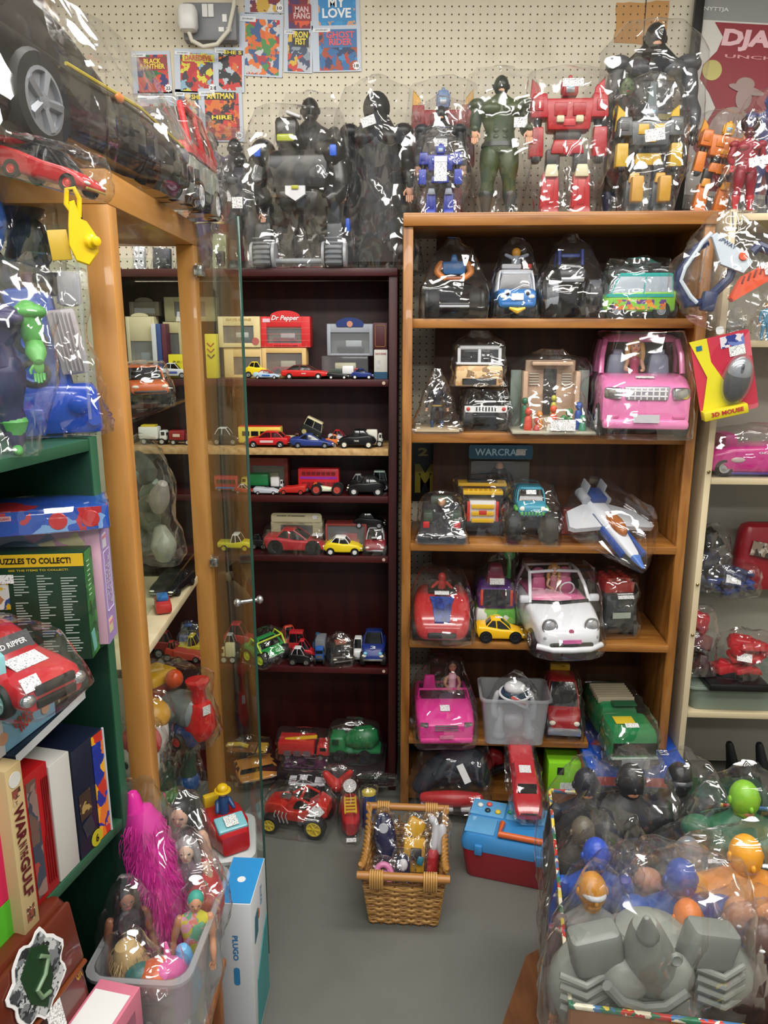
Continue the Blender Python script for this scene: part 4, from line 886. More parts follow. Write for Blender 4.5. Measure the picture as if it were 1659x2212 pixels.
# red buggy on the floor
c0 = onz(645, 1800, 0)
t = thing('toy_buggy', 'red toy hot rod with yellow wheels in a bag on the grey floor', 'toy buggy', (c0.x - .005, 2.13, .002), R(168))
L, W, H = .205, .12, .115
g = G(); g.loft([xring(x * L, hw * W, a * H, b * H, .006) for x, hw, a, b in ((-.5, .26, .5, .78), (-.35, .34, .36, .9), (-.15, .34, .3, .62), (.1, .33, .3, .6), (.2, .32, .3, .78), (.42, .27, .32, .74), (.5, .2, .36, .6))]); g.obj('car_body', pl('#c3261d', .25, 0, .5), t)
G().box((-.06 * L, 0, .64 * H), (.2 * L, .46 * W, .06 * H), .004).obj('seat', BLK, t)
g = G()
for y in (-1, 1): g.tube([(-.3 * L, y * .3 * W, .85 * H), (-.1 * L, y * .3 * W, 1.0 * H), (.12 * L, y * .26 * W, .76 * H)], .004, 8)
g.tube([(-.1 * L, -.3 * W, 1.0 * H), (-.1 * L, .3 * W, 1.0 * H)], .004, 8); g.obj('roll_bar', pl('#c3261d', .25), t)
g = G()
for k in range(4):
    for y in (-1, 1): g.tube([(.12 * L + k * .06 * L, y * .3 * W, .55 * H), (.12 * L + k * .06 * L, y * .42 * W, .5 * H), (.08 * L + k * .06 * L, y * .44 * W, .32 * H)], .003, 8)
g.obj('exhaust_pipes', CHR, t)
G().box((.18 * L, 0, .82 * H), (.16 * L, .2 * W, .1 * H), .004).obj('engine', CHR, t)
G().box((0, 0, .28 * H), (.8 * L, .3 * W, .1 * H), .004).obj('chassis', BLK, t)
for x, rr_ in ((-.34, .31), (.36, .25)):
    for y in (-1, 1): wheel(t, (x * L, y * W * .42, rr_ * H), rr_ * H, W * .26, pl('#dcc23a', .3), 6, True)
sticker(t, (-.36 * L, .36 * W, .72 * H), .036, .036, (-.3, 1, .3), .7); bag(t, .008, amp=.005, crown=.02, slope=.6)
c0 = onz(757, 1790, 0)
t = thing('toy_boat', 'red toy with yellow ladder and round white tag on the floor', 'toy', (c0.x, 2.12, .002), R(4))
g = G(); g.loft([[Vector((a, y, .03 + b)) for a, b in rrect(wd, hh, .01)] for y, wd, hh in ((-.06, .03, .04), (-.03, .056, .055), (.05, .06, .055), (.09, .045, .05))]); g.obj('hull', pl('#b5262c'), t)
g = G()
for s in (-1, 1): g.box((s * .017, -.0, .075), (.005, .085, .006), .001)
for k in range(5): g.box((0, -.034 + k * .017, .075), (.034, .005, .006), .001)
g.obj('ladder', pl('#e2b92e'), t); G().lathe([(.021, 0), (.021, .0015)], (0, .05, .11), (0, -1, .35), 24).obj('round_tag', LBL, t); G().tube([(0, .045, .09), (.003, .02, .08), (0, .0, .078)], .0006, 5).obj('tag_string', WHT, t)
G().panel((0, -.085, .012), .03, .012, (0, -.6, .8)).obj('price_label', LBL, t); bag(t, .006, amp=.004, crown=.012)
c0 = onz(800, 1760, 0)
t = thing('toy_tube', 'dark blue toy tube with yellow cap beside the wicker basket', 'toy', (c0.x, 2.12, .002), R(10))
g = G(); g.cyl((0, 0, .0), (.0, .02, .10), .021); g.obj('tube_body', pl('#1f3f74'), t); G().lathe([(.022, 0), (.022, .01), (.015, .014)], (0, .02, .10), (0, .2, 1)).obj('cap', pl('#cdb84a'), t); bag(t, .004, amp=.004, crown=.01)
t, L, W, H = side(MF, 'toy_gun', 'dark green toy gun lying low by the pine bookcase', 'toy', 768, 838, 1680, -.09, .06, None)
g = G(); g.box((0, 0, H * .6), (L, W * .3, H * .5), .006); g.box((-L * .2, 0, H * .25), (L * .2, W * .25, H * .5), .004); g.obj('gun_body', pl('#1d2a24'), t); g = G(); g.cyl((L * .5, 0, H * .65), (L * .72, 0, H * .65), .006); g.obj('barrel', BLK, t); bag(t, .005, amp=.005, crown=.01)
# ---------------------------------------------------------------- pine bookcase, top shelf
BG = 'bagged toy vehicles on the pine bookcase'
def pside(label, name, cat, sh, x0, x1, y0, d, left=False, wd=.42, dz=0, grp=BG): return side(PF, name, label, cat, x0, x1, y0, d, PS[sh] + dz, grp, left, wd)
def pfront(label, name, cat, sh, x0, x1, y0, d, L, turn=0, dz=0, htop=.4, grp=BG): return front(PF, name, label, cat, x0, x1, y0, d, PS[sh] + dz, L, grp, turn, htop)
t, L, W, H = pfront('black toy off-roader with a blue robot upper half in a bag', 'toy_off_roader', 'toy vehicle', 's1', 905, 1062, 548, .02, .17)
car(t, L, W * .8, H * .55, '#131316', 'sport', wr=.42, ww=.26, rim=DK, lift=.15)
g = G(); g.box((0, 0, H * .78), (L * .2, W * .3, H * .2), .006, top=(.7, 1.25)); g.box((0, 0, H * .93), (L * .12, W * .12, H * .12), .005, top=(.6, .5)); g.obj('robot_chest', pl('#2f6fb0'), t)
g = G(); 
for y in (-1, 1): g.limb([(0, y * W * .19, H * .84), (L * .04, y * W * .24, H * .72), (L * .1, y * W * .14, H * .62)], [.011, .01, .008])
g.obj('robot_arm', pl('#d98238'), t); G().box((0, 0, H * .62), (L * .24, W * .34, H * .06), .004).obj('robot_base', pl('#a85c35'), t); bag(t, .008, slope=.5)
t, L, W, H = pfront('blue toy car with painted eyes, yellow smile and a figure on top', 'toy_car', 'toy vehicle', 's1', 1076, 1163, 580, .02, .15)
car(t, L, W, H * .98, '#2c74ba', 'suv', 'clear', roof='#d8dbe0', wr=.16, ww=.2, low='#2c74ba')
for y in (-1, 1):
    G().ell((L * .46, y * W * .25, H * .48), (.006, .011, .011)).obj('eye', WHT, t); G().ell((L * .46 + .006, y * W * .25, H * .48), (.003, .005, .005)).obj('pupil', BLK, t)
G().tube([(L * .5, -W * .2, H * .2), (L * .515, 0, H * .14), (L * .5, W * .2, H * .2)], [.003, .009, .003], 8).obj('smile', pl('#efc31f'), t)
G().panel((L * .5, 0, H * .42), W * .3, H * .13, (1, 0, .2)).obj('number_plate', WHT, t)
g = G(); g.box((L * .0, -W * .12, H * 1.04), (L * .18, W * .5, H * .1), .004); g.obj('light_bar', pl('#d9d9dd'), t); G().box((0, W * .3, H * 1.04), (L * .18, W * .2, H * .1), .004).obj('light_bar', pl('#c9352a'), t)
g = G(); g.limb([(0, 0, H * 1.08), (0, 0, H * 1.22)], [.014, .012]); g.limb([(0, -.008, H * 1.2), (.01, -.03, H * 1.26)], [.006, .005]); g.limb([(0, .008, H * 1.2), (.01, .03, H * 1.26)], [.006, .005]); f_ = g.obj('driver_figure', pl('#9fa7b5'), t)
G().ell((0, 0, H * 1.31), (.013, .013, .014)).obj('helmet', pl('#e0a23a'), f_); bag(t, .006, slope=.5, crown=.02)
t, L, W, H = pfront('monster truck with blue roof bars and huge grey-flecked wheels', 'monster_truck', 'toy vehicle', 's1', 1178, 1305, 545, .02, .17)
car(t, L * .8, W * .5, H * .98, '#23242a', 'pickup', rim=DK, wr=.14, lift=.42, trim=True, wx=(-.3, .3))
CAMO = art(('#15161a', '#8f959c', '#1e2024', '#55585e'), 38, 3)
for x in (-.32, .34):
    for y in (-1, 1):
        c = (x * L, y * W * .37, H * .3); g = G(); g.lathe([(H * .2, -W * .12), (H * .29, -W * .1), (H * .3, 0), (H * .29, W * .1), (H * .18, W * .12), (H * .05, W * .08)], c, (0, y, 0), 24); g.obj('wheel', CAMO, t)
g = G()
for y in (-1, 1): g.tube([(-L * .25, y * W * .2, H * .8), (-L * .22, y * W * .2, H * 1.02), (L * .1, y * W * .2, H * 1.02), (L * .16, y * W * .2, H * .8)], .005, 8)
g.obj('roll_bar', pl('#2b479c'), t); G().box((-L * .02, 0, H * .93), (L * .26, W * .36, H * .1), .006).obj('blue_cab', pl('#2b479c'), t); bag(t, .008, slope=.5)
t, L, W, H = pside('turquoise toy van with lime sides and flower stickers in a bag', 'toy_van', 'toy vehicle', 's1', 1305, 1468, 590, .01, True, .36)
car(t, L * .96, W, H, '#7fc23c', 'van', glass=pl('#a9b3bd', .15), roof='#2aa29a', wr=.17, rim=GRY, low='#2aa29a')
for y in (-1, 1):
    G().panel((0, y * W * .503, H * .5), L * .9, H * .07, (0, y, 0)).obj('side_stripe', pl('#2aa29a'), t); G().panel((0, y * W * .503, H * .3), L * .7, H * .22, (0, y, 0), .0012).obj('flower_print', art(('#7fc23c', '#d2742a', '#7fc23c', '#6b3f86', '#e3a23a'), 75, 2), t)
bag(t, .007)
t, L, W, H = pside('black toy blaster lying behind the turquoise van', 'toy_gun', 'toy gun', 's1', 1316, 1452, 566, .12, False, .3, dz=.045)
g = G(); g.box((0, 0, H * .7), (L, W * .5, H * .45), .01); g.box((L * .25, 0, H * .95), (L * .3, W * .3, H * .16), .005); g.box((-L * .3, 0, H * .3), (L * .14, W * .35, H * .6), .006, rot=(0, .3, 0)); g.obj('gun_body', DK, t)
t2 = G().box((0, 0, .0), (.0, .0, .0)) if 0 else None
bag(t, .006, amp=.005, crown=.01)
t, W, H = stand(PF, 'toy_tin', 'low black tin under the toy blaster at the back', 'tin', 1330, 1440, 640, .12, PS['s1']); carton(t, W, .043, .1, BLK)
# ---- second shelf
t, L, W, H = pfront('small dark toy rider figure in a bag on cream card', 'toy_rider', 'toy figure', 's2', 905, 985, 828, .02, .1)
G().box((0, 0, .004), (L * 1.3, W * 1.3, .006), .002).obj('backing_card', pl('#b9a583', .6), t)
t.rotation_euler.z = PF.rz; figure(t, H, '#1b2230', skin='#d0a080', head='#14171f', face=False, belt='#a58a3f', bulk=1.05, boots='#24406a', armout=.1, stance=.09); bag(t, .008, slope=.5)
t, L, W, H = pfront('black toy jeep with white slotted grille in a bag', 'toy_jeep', 'toy vehicle', 's2', 1002, 1098, 842, .03, .15)
car(t, L, W, H, '#141518', 'suv', wr=.3, ww=.24, lift=.1, rim=DK, low='#1c1c1e', trim=True)
G().panel((L * .505, 0, H * .56), W * .96, H * .16, (1, 0, 0), .003).obj('grille', pl('#e8e8e8'), t)
g = G()
for k in range(7): g.panel((L * .505 + .003, (k - 3) * W * .07, H * .56), W * .03, H * .1, (1, 0, 0), .001)
g.obj('grille_slots', BLK, t); 
for y in (-1, 1): G().ell((L * .51 + .002, y * W * .4, H * .56), (.003, .006, .006)).obj('marker_lamp', pl('#c23a2e'), t)
G().box((L * .3, 0, H * .72), (L * .1, W * .5, H * .05), .003).obj('bonnet_plate', WHT, t); hj = H; bag(t, .005, crown=0)
t, L, W, H = pfront('tan and white toy truck cab stacked on the black jeep', 'toy_truck', 'toy vehicle', 's2', 984, 1090, 740, .03, .12, dz=hj + .012)
G().box((0, 0, H * .24), (L, W, H * .46), .006, top=(.95, .95)).obj('truck_body', art(('#d2a873', '#d2a873', '#8a6b45', '#e3c493'), 40, 1), t)
g = G(); g.box((0, 0, H * .52), (L * .8, W * .96, H * .06), .004); g.box((0, 0, H * .88), (L * .7, W * .84, H * .1), .006)
for y in (-1, 0, 1): g.box((L * .3, y * W * .42, H * .7), (L * .08, W * .07, H * .36), .003)
g.obj('cab_frame', pl('#d3d5da'), t); G().box((0, 0, H * .7), (L * .6, W * .82, H * .3), .004).obj('window', pl('#2d2f33', .15), t)
G().panel((L * .5, 0, H * .12), W * .7, H * .14, (1, 0, 0), .004).obj('bumper', BLK, t); bag(t, .007, slope=.4)
# building playset
t, W, H = stand(PF, 'toy_playset', 'pointed bag holding a cream toy house front full of small figures', 'toy playset', 1112, 1296, 768, -.02, PS['s2'], None, 0)
G().box((0, .075, .004), (W * 1.0, .15, .008), .002).obj('base_plate', pl('#b9b49f'), t)
g = G(); g.box((0, .13, H * .47), (W * .62, .02, H * .9), .003)
for s in (-1, 1): g.box((s * W * .32, .11, H * .4), (W * .06, .06, H * .76), .003)
g.box((0, .105, H * .88), (W * .5, .06, H * .05), .003); g.obj('house_wall', pl('#c9a98c'), t)
for s in (-1, 1): G().box((s * W * .42, .13, H * .4), (W * .14, .02, H * .78), .003).obj('side_tower', pl('#7d8a80'), t)
G().box((0, .118, H * .5), (W * .16, .008, H * .6), .001).obj('door', pl('#3a3633'), t)
for s in (-1, 1):
    g = G()
    for k in range(5): g.box((s * W * .2, .118, H * (.6 + .035 * k)), (W * .12, .008, H * .014), .0005)
    g.obj('shutter', pl('#d9d4c6'), t)
rr = rnd(8)
for k, (x, y, z, c_, s) in enumerate(((-.3, .03, .2, '#c9412e', .035), (-.15, .05, .14, '#d98a3c', .03), (0, .03, .25, '#d9552e', .034), (.02, .06, .45, '#c2c24a', .026), (.2, .04, .18, '#3c7a46', .036), (.32, .05, .3, '#2f55a5', .034), (-.33, .06, .38, '#2f6a50', .032), (.12, .02, .1, '#2e7d4c', .028), (-.05, .01, .08, '#e0dccf', .026), (.35, .02, .1, '#3c8a6a', .03), (-.2, .02, .05, '#b23a30', .028))):
    g = G(); g.limb([(x * W, y, .012), (x * W, y, .01 + z * H * .7)], [s * .38, s * .3]); g.ell((x * W, y, .02 + z * H * .7 + s * .3), (s * .3, s * .3, s * .34), 10); g.obj('play_figure', pl(c_), t)
G().panel((W * .1, -.004, H * .12), W * .3, H * .14, (0, -1, .1)).obj('price_label', LBL, t); bag(t, .006, slope=.75, crown=.03)
# pink SUV
PINK = pl('#e37fb4', .25, 0, .4); PINKD = pl('#c25a90', .3)
t, L, W, H = pfront('big pink toy SUV with a blonde doll at the wheel', 'doll_car', 'doll car', 's2', 1322, 1522, 722, -.075, .325, -6, htop=.55); t.location += PF.d * .01
st = [(-.5, .45, .2, .58), (-.47, .49, .14, .6), (0, .5, .12, .6), (.14, .5, .12, .6), (.3, .49, .12, .58), (.42, .485, .1, .53), (.49, .47, .1, .47), (.505, .44, .14, .4)]
G().loft([xring(x * L, a * W, b * H, c_ * H, .02) for x, a, b, c_ in st]).obj('car_body', PINK, t)
def crect(x0, x1, hw, z, r): return [Vector(((x0 + x1) / 2 * L + a, b, z * H)) for a, b in rrect((x1 - x0) * L, 2 * hw * W, r, 3)]
g = G(); g.loft([crect(-.44, .02, .42, .92, .03), crect(-.44, .0, .42, .97, .03), crect(-.41, -.04, .38, 1.0, .03)])
for y in (-1, 1):
    for p in ([(.14, .46, .6), (.08, .45, .78), (.0, .41, .94)], [(-.2, .47, .6), (-.2, .46, .78), (-.2, .42, .94)], [(-.46, .46, .6), (-.45, .45, .78), (-.42, .41, .94)]): g.tube([(a * L, y * b * W, c_ * H) for a, b, c_ in p], W * .032, 8)
g.obj('roof', PINK, t)
G().add([(.13 * L, -.42 * W, .6 * H), (.13 * L, .42 * W, .6 * H), (.0, .38 * W, .93 * H), (.0, -.38 * W, .93 * H)], [(0, 1, 2, 3)]).obj('windscreen', PANE, t)
G().box((-.44 * L, 0, .77 * H), (.01, .8 * W, .33 * H), .002).obj('rear_wall', pl('#3a1a2c', .3), t)
for y in (-.24, .24):
    g = G(); g.box((-.1 * L, y * W, .68 * H), (.1 * L, .28 * W, .24 * H), .015, top=(.8, .75)); g.box((-.1 * L, y * W, .81 * H), (.06 * L, .13 * W, .07 * H), .008); g.obj('seat', pl('#a9b6cf'), t)
for y in (-1, 1):
    G().box((.482 * L, y * .36 * W, .43 * H), (.03, .2 * W, .12 * H), .008, rot=(0, 0, y * .35)).obj('headlight', CHR, t)
    G().box((.50 * L, y * .36 * W, .2 * H), (.012, .14 * W, .035 * H), .003).obj('fog_lamp', PINKD, t)
gr = G().box((.5 * L, 0, .43 * H), (.012, .46 * W, .14 * H), .006, top=(1, 1.1)).obj('grille', pl('#b9b4bd', .3, .6), t); g = G()
for k in range(7): g.box((.5 * L + .006, (k - 3) * .065 * W, .43 * H), (.003, .004, .12 * H), .001)
for k in range(2): g.box((.5 * L + .006, 0, (.405 + .05 * k) * H), (.003, .44 * W, .004), .001)
g.obj('grille_bars', WHT, gr)
G().box((.505 * L, 0, .13 * H), (.03, .94 * W, .1 * H), .01).obj('bumper', PINK, t); G().panel((.5 * L + .02, 0, .19 * H), .28 * W, .08 * H, (1, 0, 0), .002).obj('number_plate', pl('#c8c8cc'), t)
sticker(t, (.33 * L, 0, .578 * H), .05, .018, (.25, 0, 1), R(90))
for x in (-.3, .3):
    for y in (-1, 1): wheel(t, (x * L, y * W * .44, .15 * H), .17 * H, .13 * W, pl('#d9d9e0'), 6, True)
def doll(parent, at, s, hair, dress, skin='#dca989', long_=True):
    """seated doll: body, head with face, hair, arms; a part of the car it came with"""
    x, y, z = at
    g = G(); g.limb([(x, y, z), (x, y, z + s * .28), (x, y, z + s * .42)], [s * .13, s * .1, s * .13], 14); b_ = g.obj('doll_body', pl(dress), parent)
    g = G(); g.tube([(x, y, z + s * .46), (x, y, z + s * .62)], s * .05, 10); g.ell((x, y, z + s * .74), (s * .12, s * .115, s * .155), 18); g.ell((x + s * .04, y, z + s * .64), (s * .07, s * .06, s * .05)); g.ell((x + s * .12, y, z + s * .72), (s * .022, s * .02, s * .03), 8); h_ = g.obj('doll_head', pl(skin), parent)
    for q in (-1, 1):
        G().ell((x + s * .105, y + q * s * .045, z + s * .76), (s * .014, s * .022, s * .014), 8).obj('eye', pl('#2d4a70'), h_)
        g = G(); g.limb([(x, y + q * s * .15, z + s * .42), (x + s * .06, y + q * s * .2, z + s * .24), (x + s * .26, y + q * s * .13, z + s * .22)], [s * .05, s * .04, s * .03], 10); hand_c = Vector((x + s * .3, y + q * s * .12, z + s * .23)); g.ell(hand_c, (s * .05, s * .03, s * .02), 8)
        for k in range(4): g.tube([hand_c + Vector((s * .03, (k - 1.5) * s * .015, 0)), hand_c + Vector((s * .08, (k - 1.5) * s * .017, -s * .02))], s * .009, 5)
        g.obj('doll_arm', pl(skin), parent)
    G().ell((x + s * .115, y, z + s * .675), (s * .012, s * .035, s * .012), 8).obj('mouth', pl('#c23b58'), h_)
    g = G(); g.ell((x - s * .03, y, z + s * .78), (s * .13, s * .14, s * .16), 16)
    if long_:
        for k in range(7):
            a = R(90 + k * 30); dx = math.cos(a) * s * .11; dy = math.sin(a) * s * .14
            g.limb([(x + dx, y + dy, z + s * .8), (x + dx * 1.3, y + dy * 1.25, z + s * .58), (x + dx * 1.2, y + dy * 1.15, z + s * .34)], [s * .05, s * .055, s * .03], 8)
    g.obj('doll_hair', pl(hair, .5), parent)
doll(t, (.0 * L, -.06 * W, .53 * H), .128, '#d8ab62', '#b8476f'); 
bag(t, .007, amp=.006, crown=.0, K=60)
# ---- third shelf
t, L, W, H = pfront('green-black toy vehicle with two red bumper blocks under purple film', 'toy_speeder', 'toy vehicle', 's3', 905, 1005, 1084, -.02, .15)
g = G(); g.loft([xring(x * L, hw * W, .002, h * H, .006) for x, hw, h in ((-.5, .34, .7), (-.2, .42, .9), (.1, .46, .6), (.5, .52, .18))]); g.obj('vehicle_body', pl('#20242c'), t)
for y in (-1, 1):
    G().box((.12 * L, y * .3 * W, .6 * H), (.3 * L, .22 * W, .3 * H), .005).obj('engine_pod', pl('#3b4a3f'), t); G().box((.3 * L, y * .34 * W, .42 * H), (.05 * L, .14 * W, .2 * H), .002).obj('lamp_block', pl('#c2282c'), t)
G().ell((.0, 0, .95 * H), (.02, .012, .014)).obj('driver_figure', pl('#b98a62'), t); G().box((-.25 * L, 0, .95 * H), (.2 * L, .5 * W, .2 * H), .006).obj('canopy', pl('#4d5c50'), t); bag(t, .007, slope=.7, crown=.012)
t, L, W, H = pfront('toy truck of yellow, red and white building bricks in a bag', 'brick_truck', 'toy vehicle', 's3', 1003, 1085, 1045, .07, .12, dz=.0)
BY, BRD, BK = pl('#e2b41f'), pl('#c9372c'), pl('#1e1f22')
G().box((0, 0, H * .2), (L, W * 1.1, H * .2), .002).obj('chassis', BK, t)
for x in (-.3, .3):
    for y in (-1, 1): wheel(t, (x * L, y * W * .5, H * .16), H * .16, W * .2)
G().box((.1 * L, 0, H * .5), (L * .7, W * .7, H * .4), .001).obj('brick_body', pl('#dedfe2'), t)
for y in (-1, 1): G().box((.47 * L, y * .38 * W, H * .5), (L * .06, W * .08, H * .4), .001).obj('red_post', BRD, t)
g = G()
for k in range(3): g.box((.48 * L, 0, H * (.32 + .14 * k)), (L * .05, W * .6, H * .08), .001)
g.obj('yellow_bumper', BY, t); G().box((.485 * L, 0, H * .48), (L * .06, W * .2, H * .08), .001).obj('red_plate', BRD, t)
g = G(); g.box((0.1 * L, 0, H * .86), (L * .7, W * 1.05, H * .07), .001); g.box((-.1 * L, 0, H * .98), (L * .5, W * 1.3, H * .06), .001)
for k in range(7): g.cyl((.38 * L, (k - 3) * W * .13, H * .89), (.38 * L, (k - 3) * W * .13, H * .93), W * .04, n=10)
g.obj('yellow_roof', BY, t); G().box((-.1 * L, 0, H * 1.03), (L * .3, W * .8, H * .04), .001).obj('roof_plate', BK, t); bag(t, .008, slope=.4, crown=.01)
# boxed figure
t, W, H = stand(PF, 'boxed_figure', 'blister box with a dark figure under a blue WARCRAFT header', 'boxed figure', 1015, 1148, 962, .20, PS['s3'])
G().box((0, .03, H * .4), (W * .96, .05, H * .8), .002).obj('blister', CLEAR, t); G().box((0, .058, H * .45), (W, .004, H * .9), .001).obj('backing_card', pl('#5b4a35', .6), t)
g = G(); g.prism([(-W * .52, H * .86), (-W * .5, H * .83), (W * .5, H * .83), (W * .52, H * .86), (W * .52, H * .97), (W * .5, H), (-W * .5, H), (-W * .52, H * .97)], -.001, .003); g.obj('header_card', pl('#1f5a78'), t)
lettering(t, 'WARCRAFT', (0, -.002, H * .915), W * .84, H * .085, m=pl('#9fc3cf', .3, .4)); sticker(t, (W * .32, -.004, H * .915), .03, .018)
g = G(); g.limb([(0, .03, H * .35), (0, .03, H * .62)], [.026, .03]); g.limb([(-.03, .03, H * .6), (-.045, .02, H * .4)], [.014, .01]); g.limb([(.03, .03, H * .6), (.045, .02, H * .4)], [.014, .01]); fo = g.obj('figure_body', DK, t); G().ell((0, .025, H * .71), (.013, .014, .018)).obj('figure_head', SKIN, fo)
t, L, W, H = pfront('turquoise toy jeep with green wings on huge black tyres', 'toy_jeep', 'toy vehicle', 's3', 1100, 1206, 1052, -.01, .16)
car(t, L * .85, W * .62, H * .98, '#2f8fa8', 'suv', wr=.1, lift=.4, low='#57b04a', trim=True)
for x in (-.3, .36):
    for y in (-1, 1): wheel(t, (x * L, y * W * .38, H * .3), H * .3, W * .26, pl('#2a2b2e'), 0, True)
for y in (-1, 1): G().box((.22 * L, y * .3 * W, .62 * H), (.3 * L, .12 * W, .08 * H), .006).obj('wing', pl('#58b548'), t)
g = G()
for k in range(6): g.panel((.43 * L, (k - 2.5) * W * .07, .56 * H), W * .03, H * .1, (1, 0, 0), .003)
g.obj('grille_slots', pl('#1d5f70'), t); sticker(t, (.05 * L, 0, .9 * H), .03, .014, (1, 0, .6), 0).location.x += .012; bag(t, .007, slope=.4, crown=.012)
# spaceship
p = PF.P(PF.hit(1320, 1120, .02)[0], .04, PS['s3'] + .055)
t = thing('toy_spaceship', 'white and blue toy space fighter with orange canopy, nose over the edge', 'toy spaceship', p, 0, None, (R(24), R(4), PF.rz + R(22)))
def ysec(y, w_, h_, zc=0): return [Vector((a, y, zc + b)) for a, b in rrect(w_, h_, min(w_, h_) * .35, 3)]
G().loft([ysec(-.175, .012, .008, -.004), ysec(-.14, .034, .018, -.002), ysec(-.04, .058, .036), ysec(.05, .066, .044), ysec(.11, .06, .04)]).obj('fuselage', pl('#d7dae0'), t)
G().loft([ysec(-.2, .01, .006, -.005), ysec(-.175, .02, .014, -.004), ysec(-.155, .03, .018, -.002)]).obj('nose', pl('#4472c0'), t)
G().ell((0, -.03, .02), (.022, .052, .022), 20).obj('canopy', pl('#a35a1c', .12, 0, .6), t)
for s in (-1, 1):
    g = G(); g.T = Matrix.Rotation(R(90), 4, 'X')
    g.prism([(s * .03, -.10), (s * .03, .04), (s * .125, .02), (s * .135, -.02 + .0), (s * .12, -.035)], -.004, .006, ins=.04) if 0 else None
    g = G(); o_ = [(s * .028, -.02), (s * .028, .10), (s * .12, .055), (s * .15, -.02), (s * .135, -.03)]
    g.loft([[Vector((a, b, zz)) for a, b in (o_ if s > 0 else o_)] for zz in (-.008, .006)]); g.obj('wing', pl('#c9ccd2'), t)
    g = G(); g.box((s * .036, -.05, -.004), (.012, .19, .02), .003); g.obj('side_stripe', pl('#2c4d96'), t)
    g = G(); g.cyl((s * .036, .09, .018), (s * .036, .14, .018), .016); g.box((s * .03, .13, .04), (.006, .04, .045), .002); g.obj('engine', pl('#b4b8c0'), t)
G().box((0, .105, .03), (.05, .06, .02), .005).obj('rear_deck', pl('#35508f'), t)
bag(t, .006, slope=.6, crown=.01, amp=.005)
t, L, W, H = pside('flattened red toy in a bag behind the spaceship', 'bagged_toy', 'toy', 's3', 1212, 1300, 1092, .10, False, .6); g = G(); g.box((0, 0, H * .4), (L, W, H * .8), .01, top=(.7, .7)); g.obj('toy_body', pl('#a3392c'), t); bag(t, .006, crown=.01)
# ---- fourth shelf
t, L, W, H = pfront('bagged red rounded toy car with blue grille and a driver', 'toy_car', 'toy vehicle', 's4', 893, 1020, 1262, -.06, .235, htop=.5)
G().loft([xring(x * L, hw * W, b * H, c_ * H, .025) for x, hw, b, c_ in ((-.5, .36, .2, .62), (-.4, .46, .1, .78), (-.05, .5, .08, .82), (.2, .5, .08, .72), (.4, .47, .08, .52), (.48, .4, .1, .36), (.5, .34, .14, .28))]).obj('car_body', pl('#b3242a', .2, 0, .5), t)
g = G(); g.loft([[Vector((x * L, a * W * y, z_ * H)) for y in (-1, -.5, 0, .5, 1)] + [Vector((x * L, a * W * y, z_ * H - .012)) for y in (1, .5, 0, -.5, -1)] for x, a, z_ in ((.12, .22, .8), (.26, .17, .72), (.36, .15, .6), (.45, .13, .46))]); g.obj('blue_grille', art(('#1f3a8a', '#1f3a8a', '#24357a', '#16265c'), 70, 5, .3), t)
G().box((-.12 * L, 0, .83 * H), (.3 * L, .5 * W, .08 * H), .01).obj('cockpit', BLK, t)
g = G(); g.limb([(-.1 * L, 0, .84 * H), (-.1 * L, 0, 1.0 * H)], [.014, .012]); g.ell((-.1 * L, 0, 1.09 * H), (.013, .013, .016)); g.limb([(-.1 * L, -.014, .98 * H), (-.02 * L, -.03, .92 * H)], [.006, .005]); g.limb([(-.1 * L, .014, .98 * H), (-.02 * L, .03, .92 * H)], [.006, .005]); g.obj('driver_figure', pl('#b5302c'), t)
G().box((.49 * L, 0, .2 * H), (.02, .5 * W, .12 * H), .006).obj('lower_grille', DK, t)
for x in (-.3, .3):
    for y in (-1, 1): wheel(t, (x * L, y * W * .44, .2 * H), .2 * H, .14 * W, DK, 0, True)
sticker(t, (.06 * L, 0, .84 * H), .045, .02, (.3, 0, 1), R(90)); bag(t, .007, slope=.4, crown=.015)
t, L, W, H = pfront('purple toy lorry with green chimney and black and red rear panel', 'toy_truck', 'toy vehicle', 's4', 1030, 1120, 1215, .05, .15, htop=.3)
g = G(); g.box((0, 0, H * .2), (L * .95, W, H * .3), .01, top=(.98, .95)); g.obj('lower_body', art(('#e3e6e0', '#7fb83a', '#e3e6e0', '#58a83c'), 32, 4), t)
G().box((0, 0, H * .5), (L * .9, W * .94, H * .34), .014, top=(.9, .88)).obj('upper_body', pl('#5b2a86'), t); G().panel((L * .455, 0, H * .52), W * .62, H * .24, (1, 0, .15), .003).obj('dark_window', pl('#1c1a1c', .1), t)
for y in (-1, 1): G().box((L * .45, y * W * .36, H * .52), (.01, W * .07, H * .24), .003).obj('red_lamp', pl('#cf4a30'), t)
G().ell((L * .49, 0, H * .2), (.008, W * .16, H * .08)).obj('yellow_lamp', pl('#cfc23c'), t); G().box((0, 0, H * .8), (L * .4, W * .5, H * .28), .01, top=(.6, .6)).obj('cab_top', pl('#7a2340'), t)
G().cyl((-.1 * L, W * .35, H * .7), (-.1 * L, W * .35, H * 1.04), .007).obj('chimney', pl('#2f8a3a'), t); G().lathe([(.018, -.004), (.018, .004)], (-.1 * L, W * .35, H * 1.06), (1, 0, 0)).obj('green_wheel', pl('#2f9a3a'), t)
for x in (-.3, .3):
    for y in (-1, 1): wheel(t, (x * L, y * W * .45, H * .1), H * .1, W * .12)
sticker(t, (L * .3, 0, H * .76), .045, .02, (1, 0, .6)).location.x += .02; bag(t, .007, slope=.4, crown=.015)
t, L, W, H = pside('yellow toy sports car parked at the shelf edge', 'toy_car', 'toy vehicle', 's4', 1031, 1135, 1343, -.03, False, .46, grp=None)
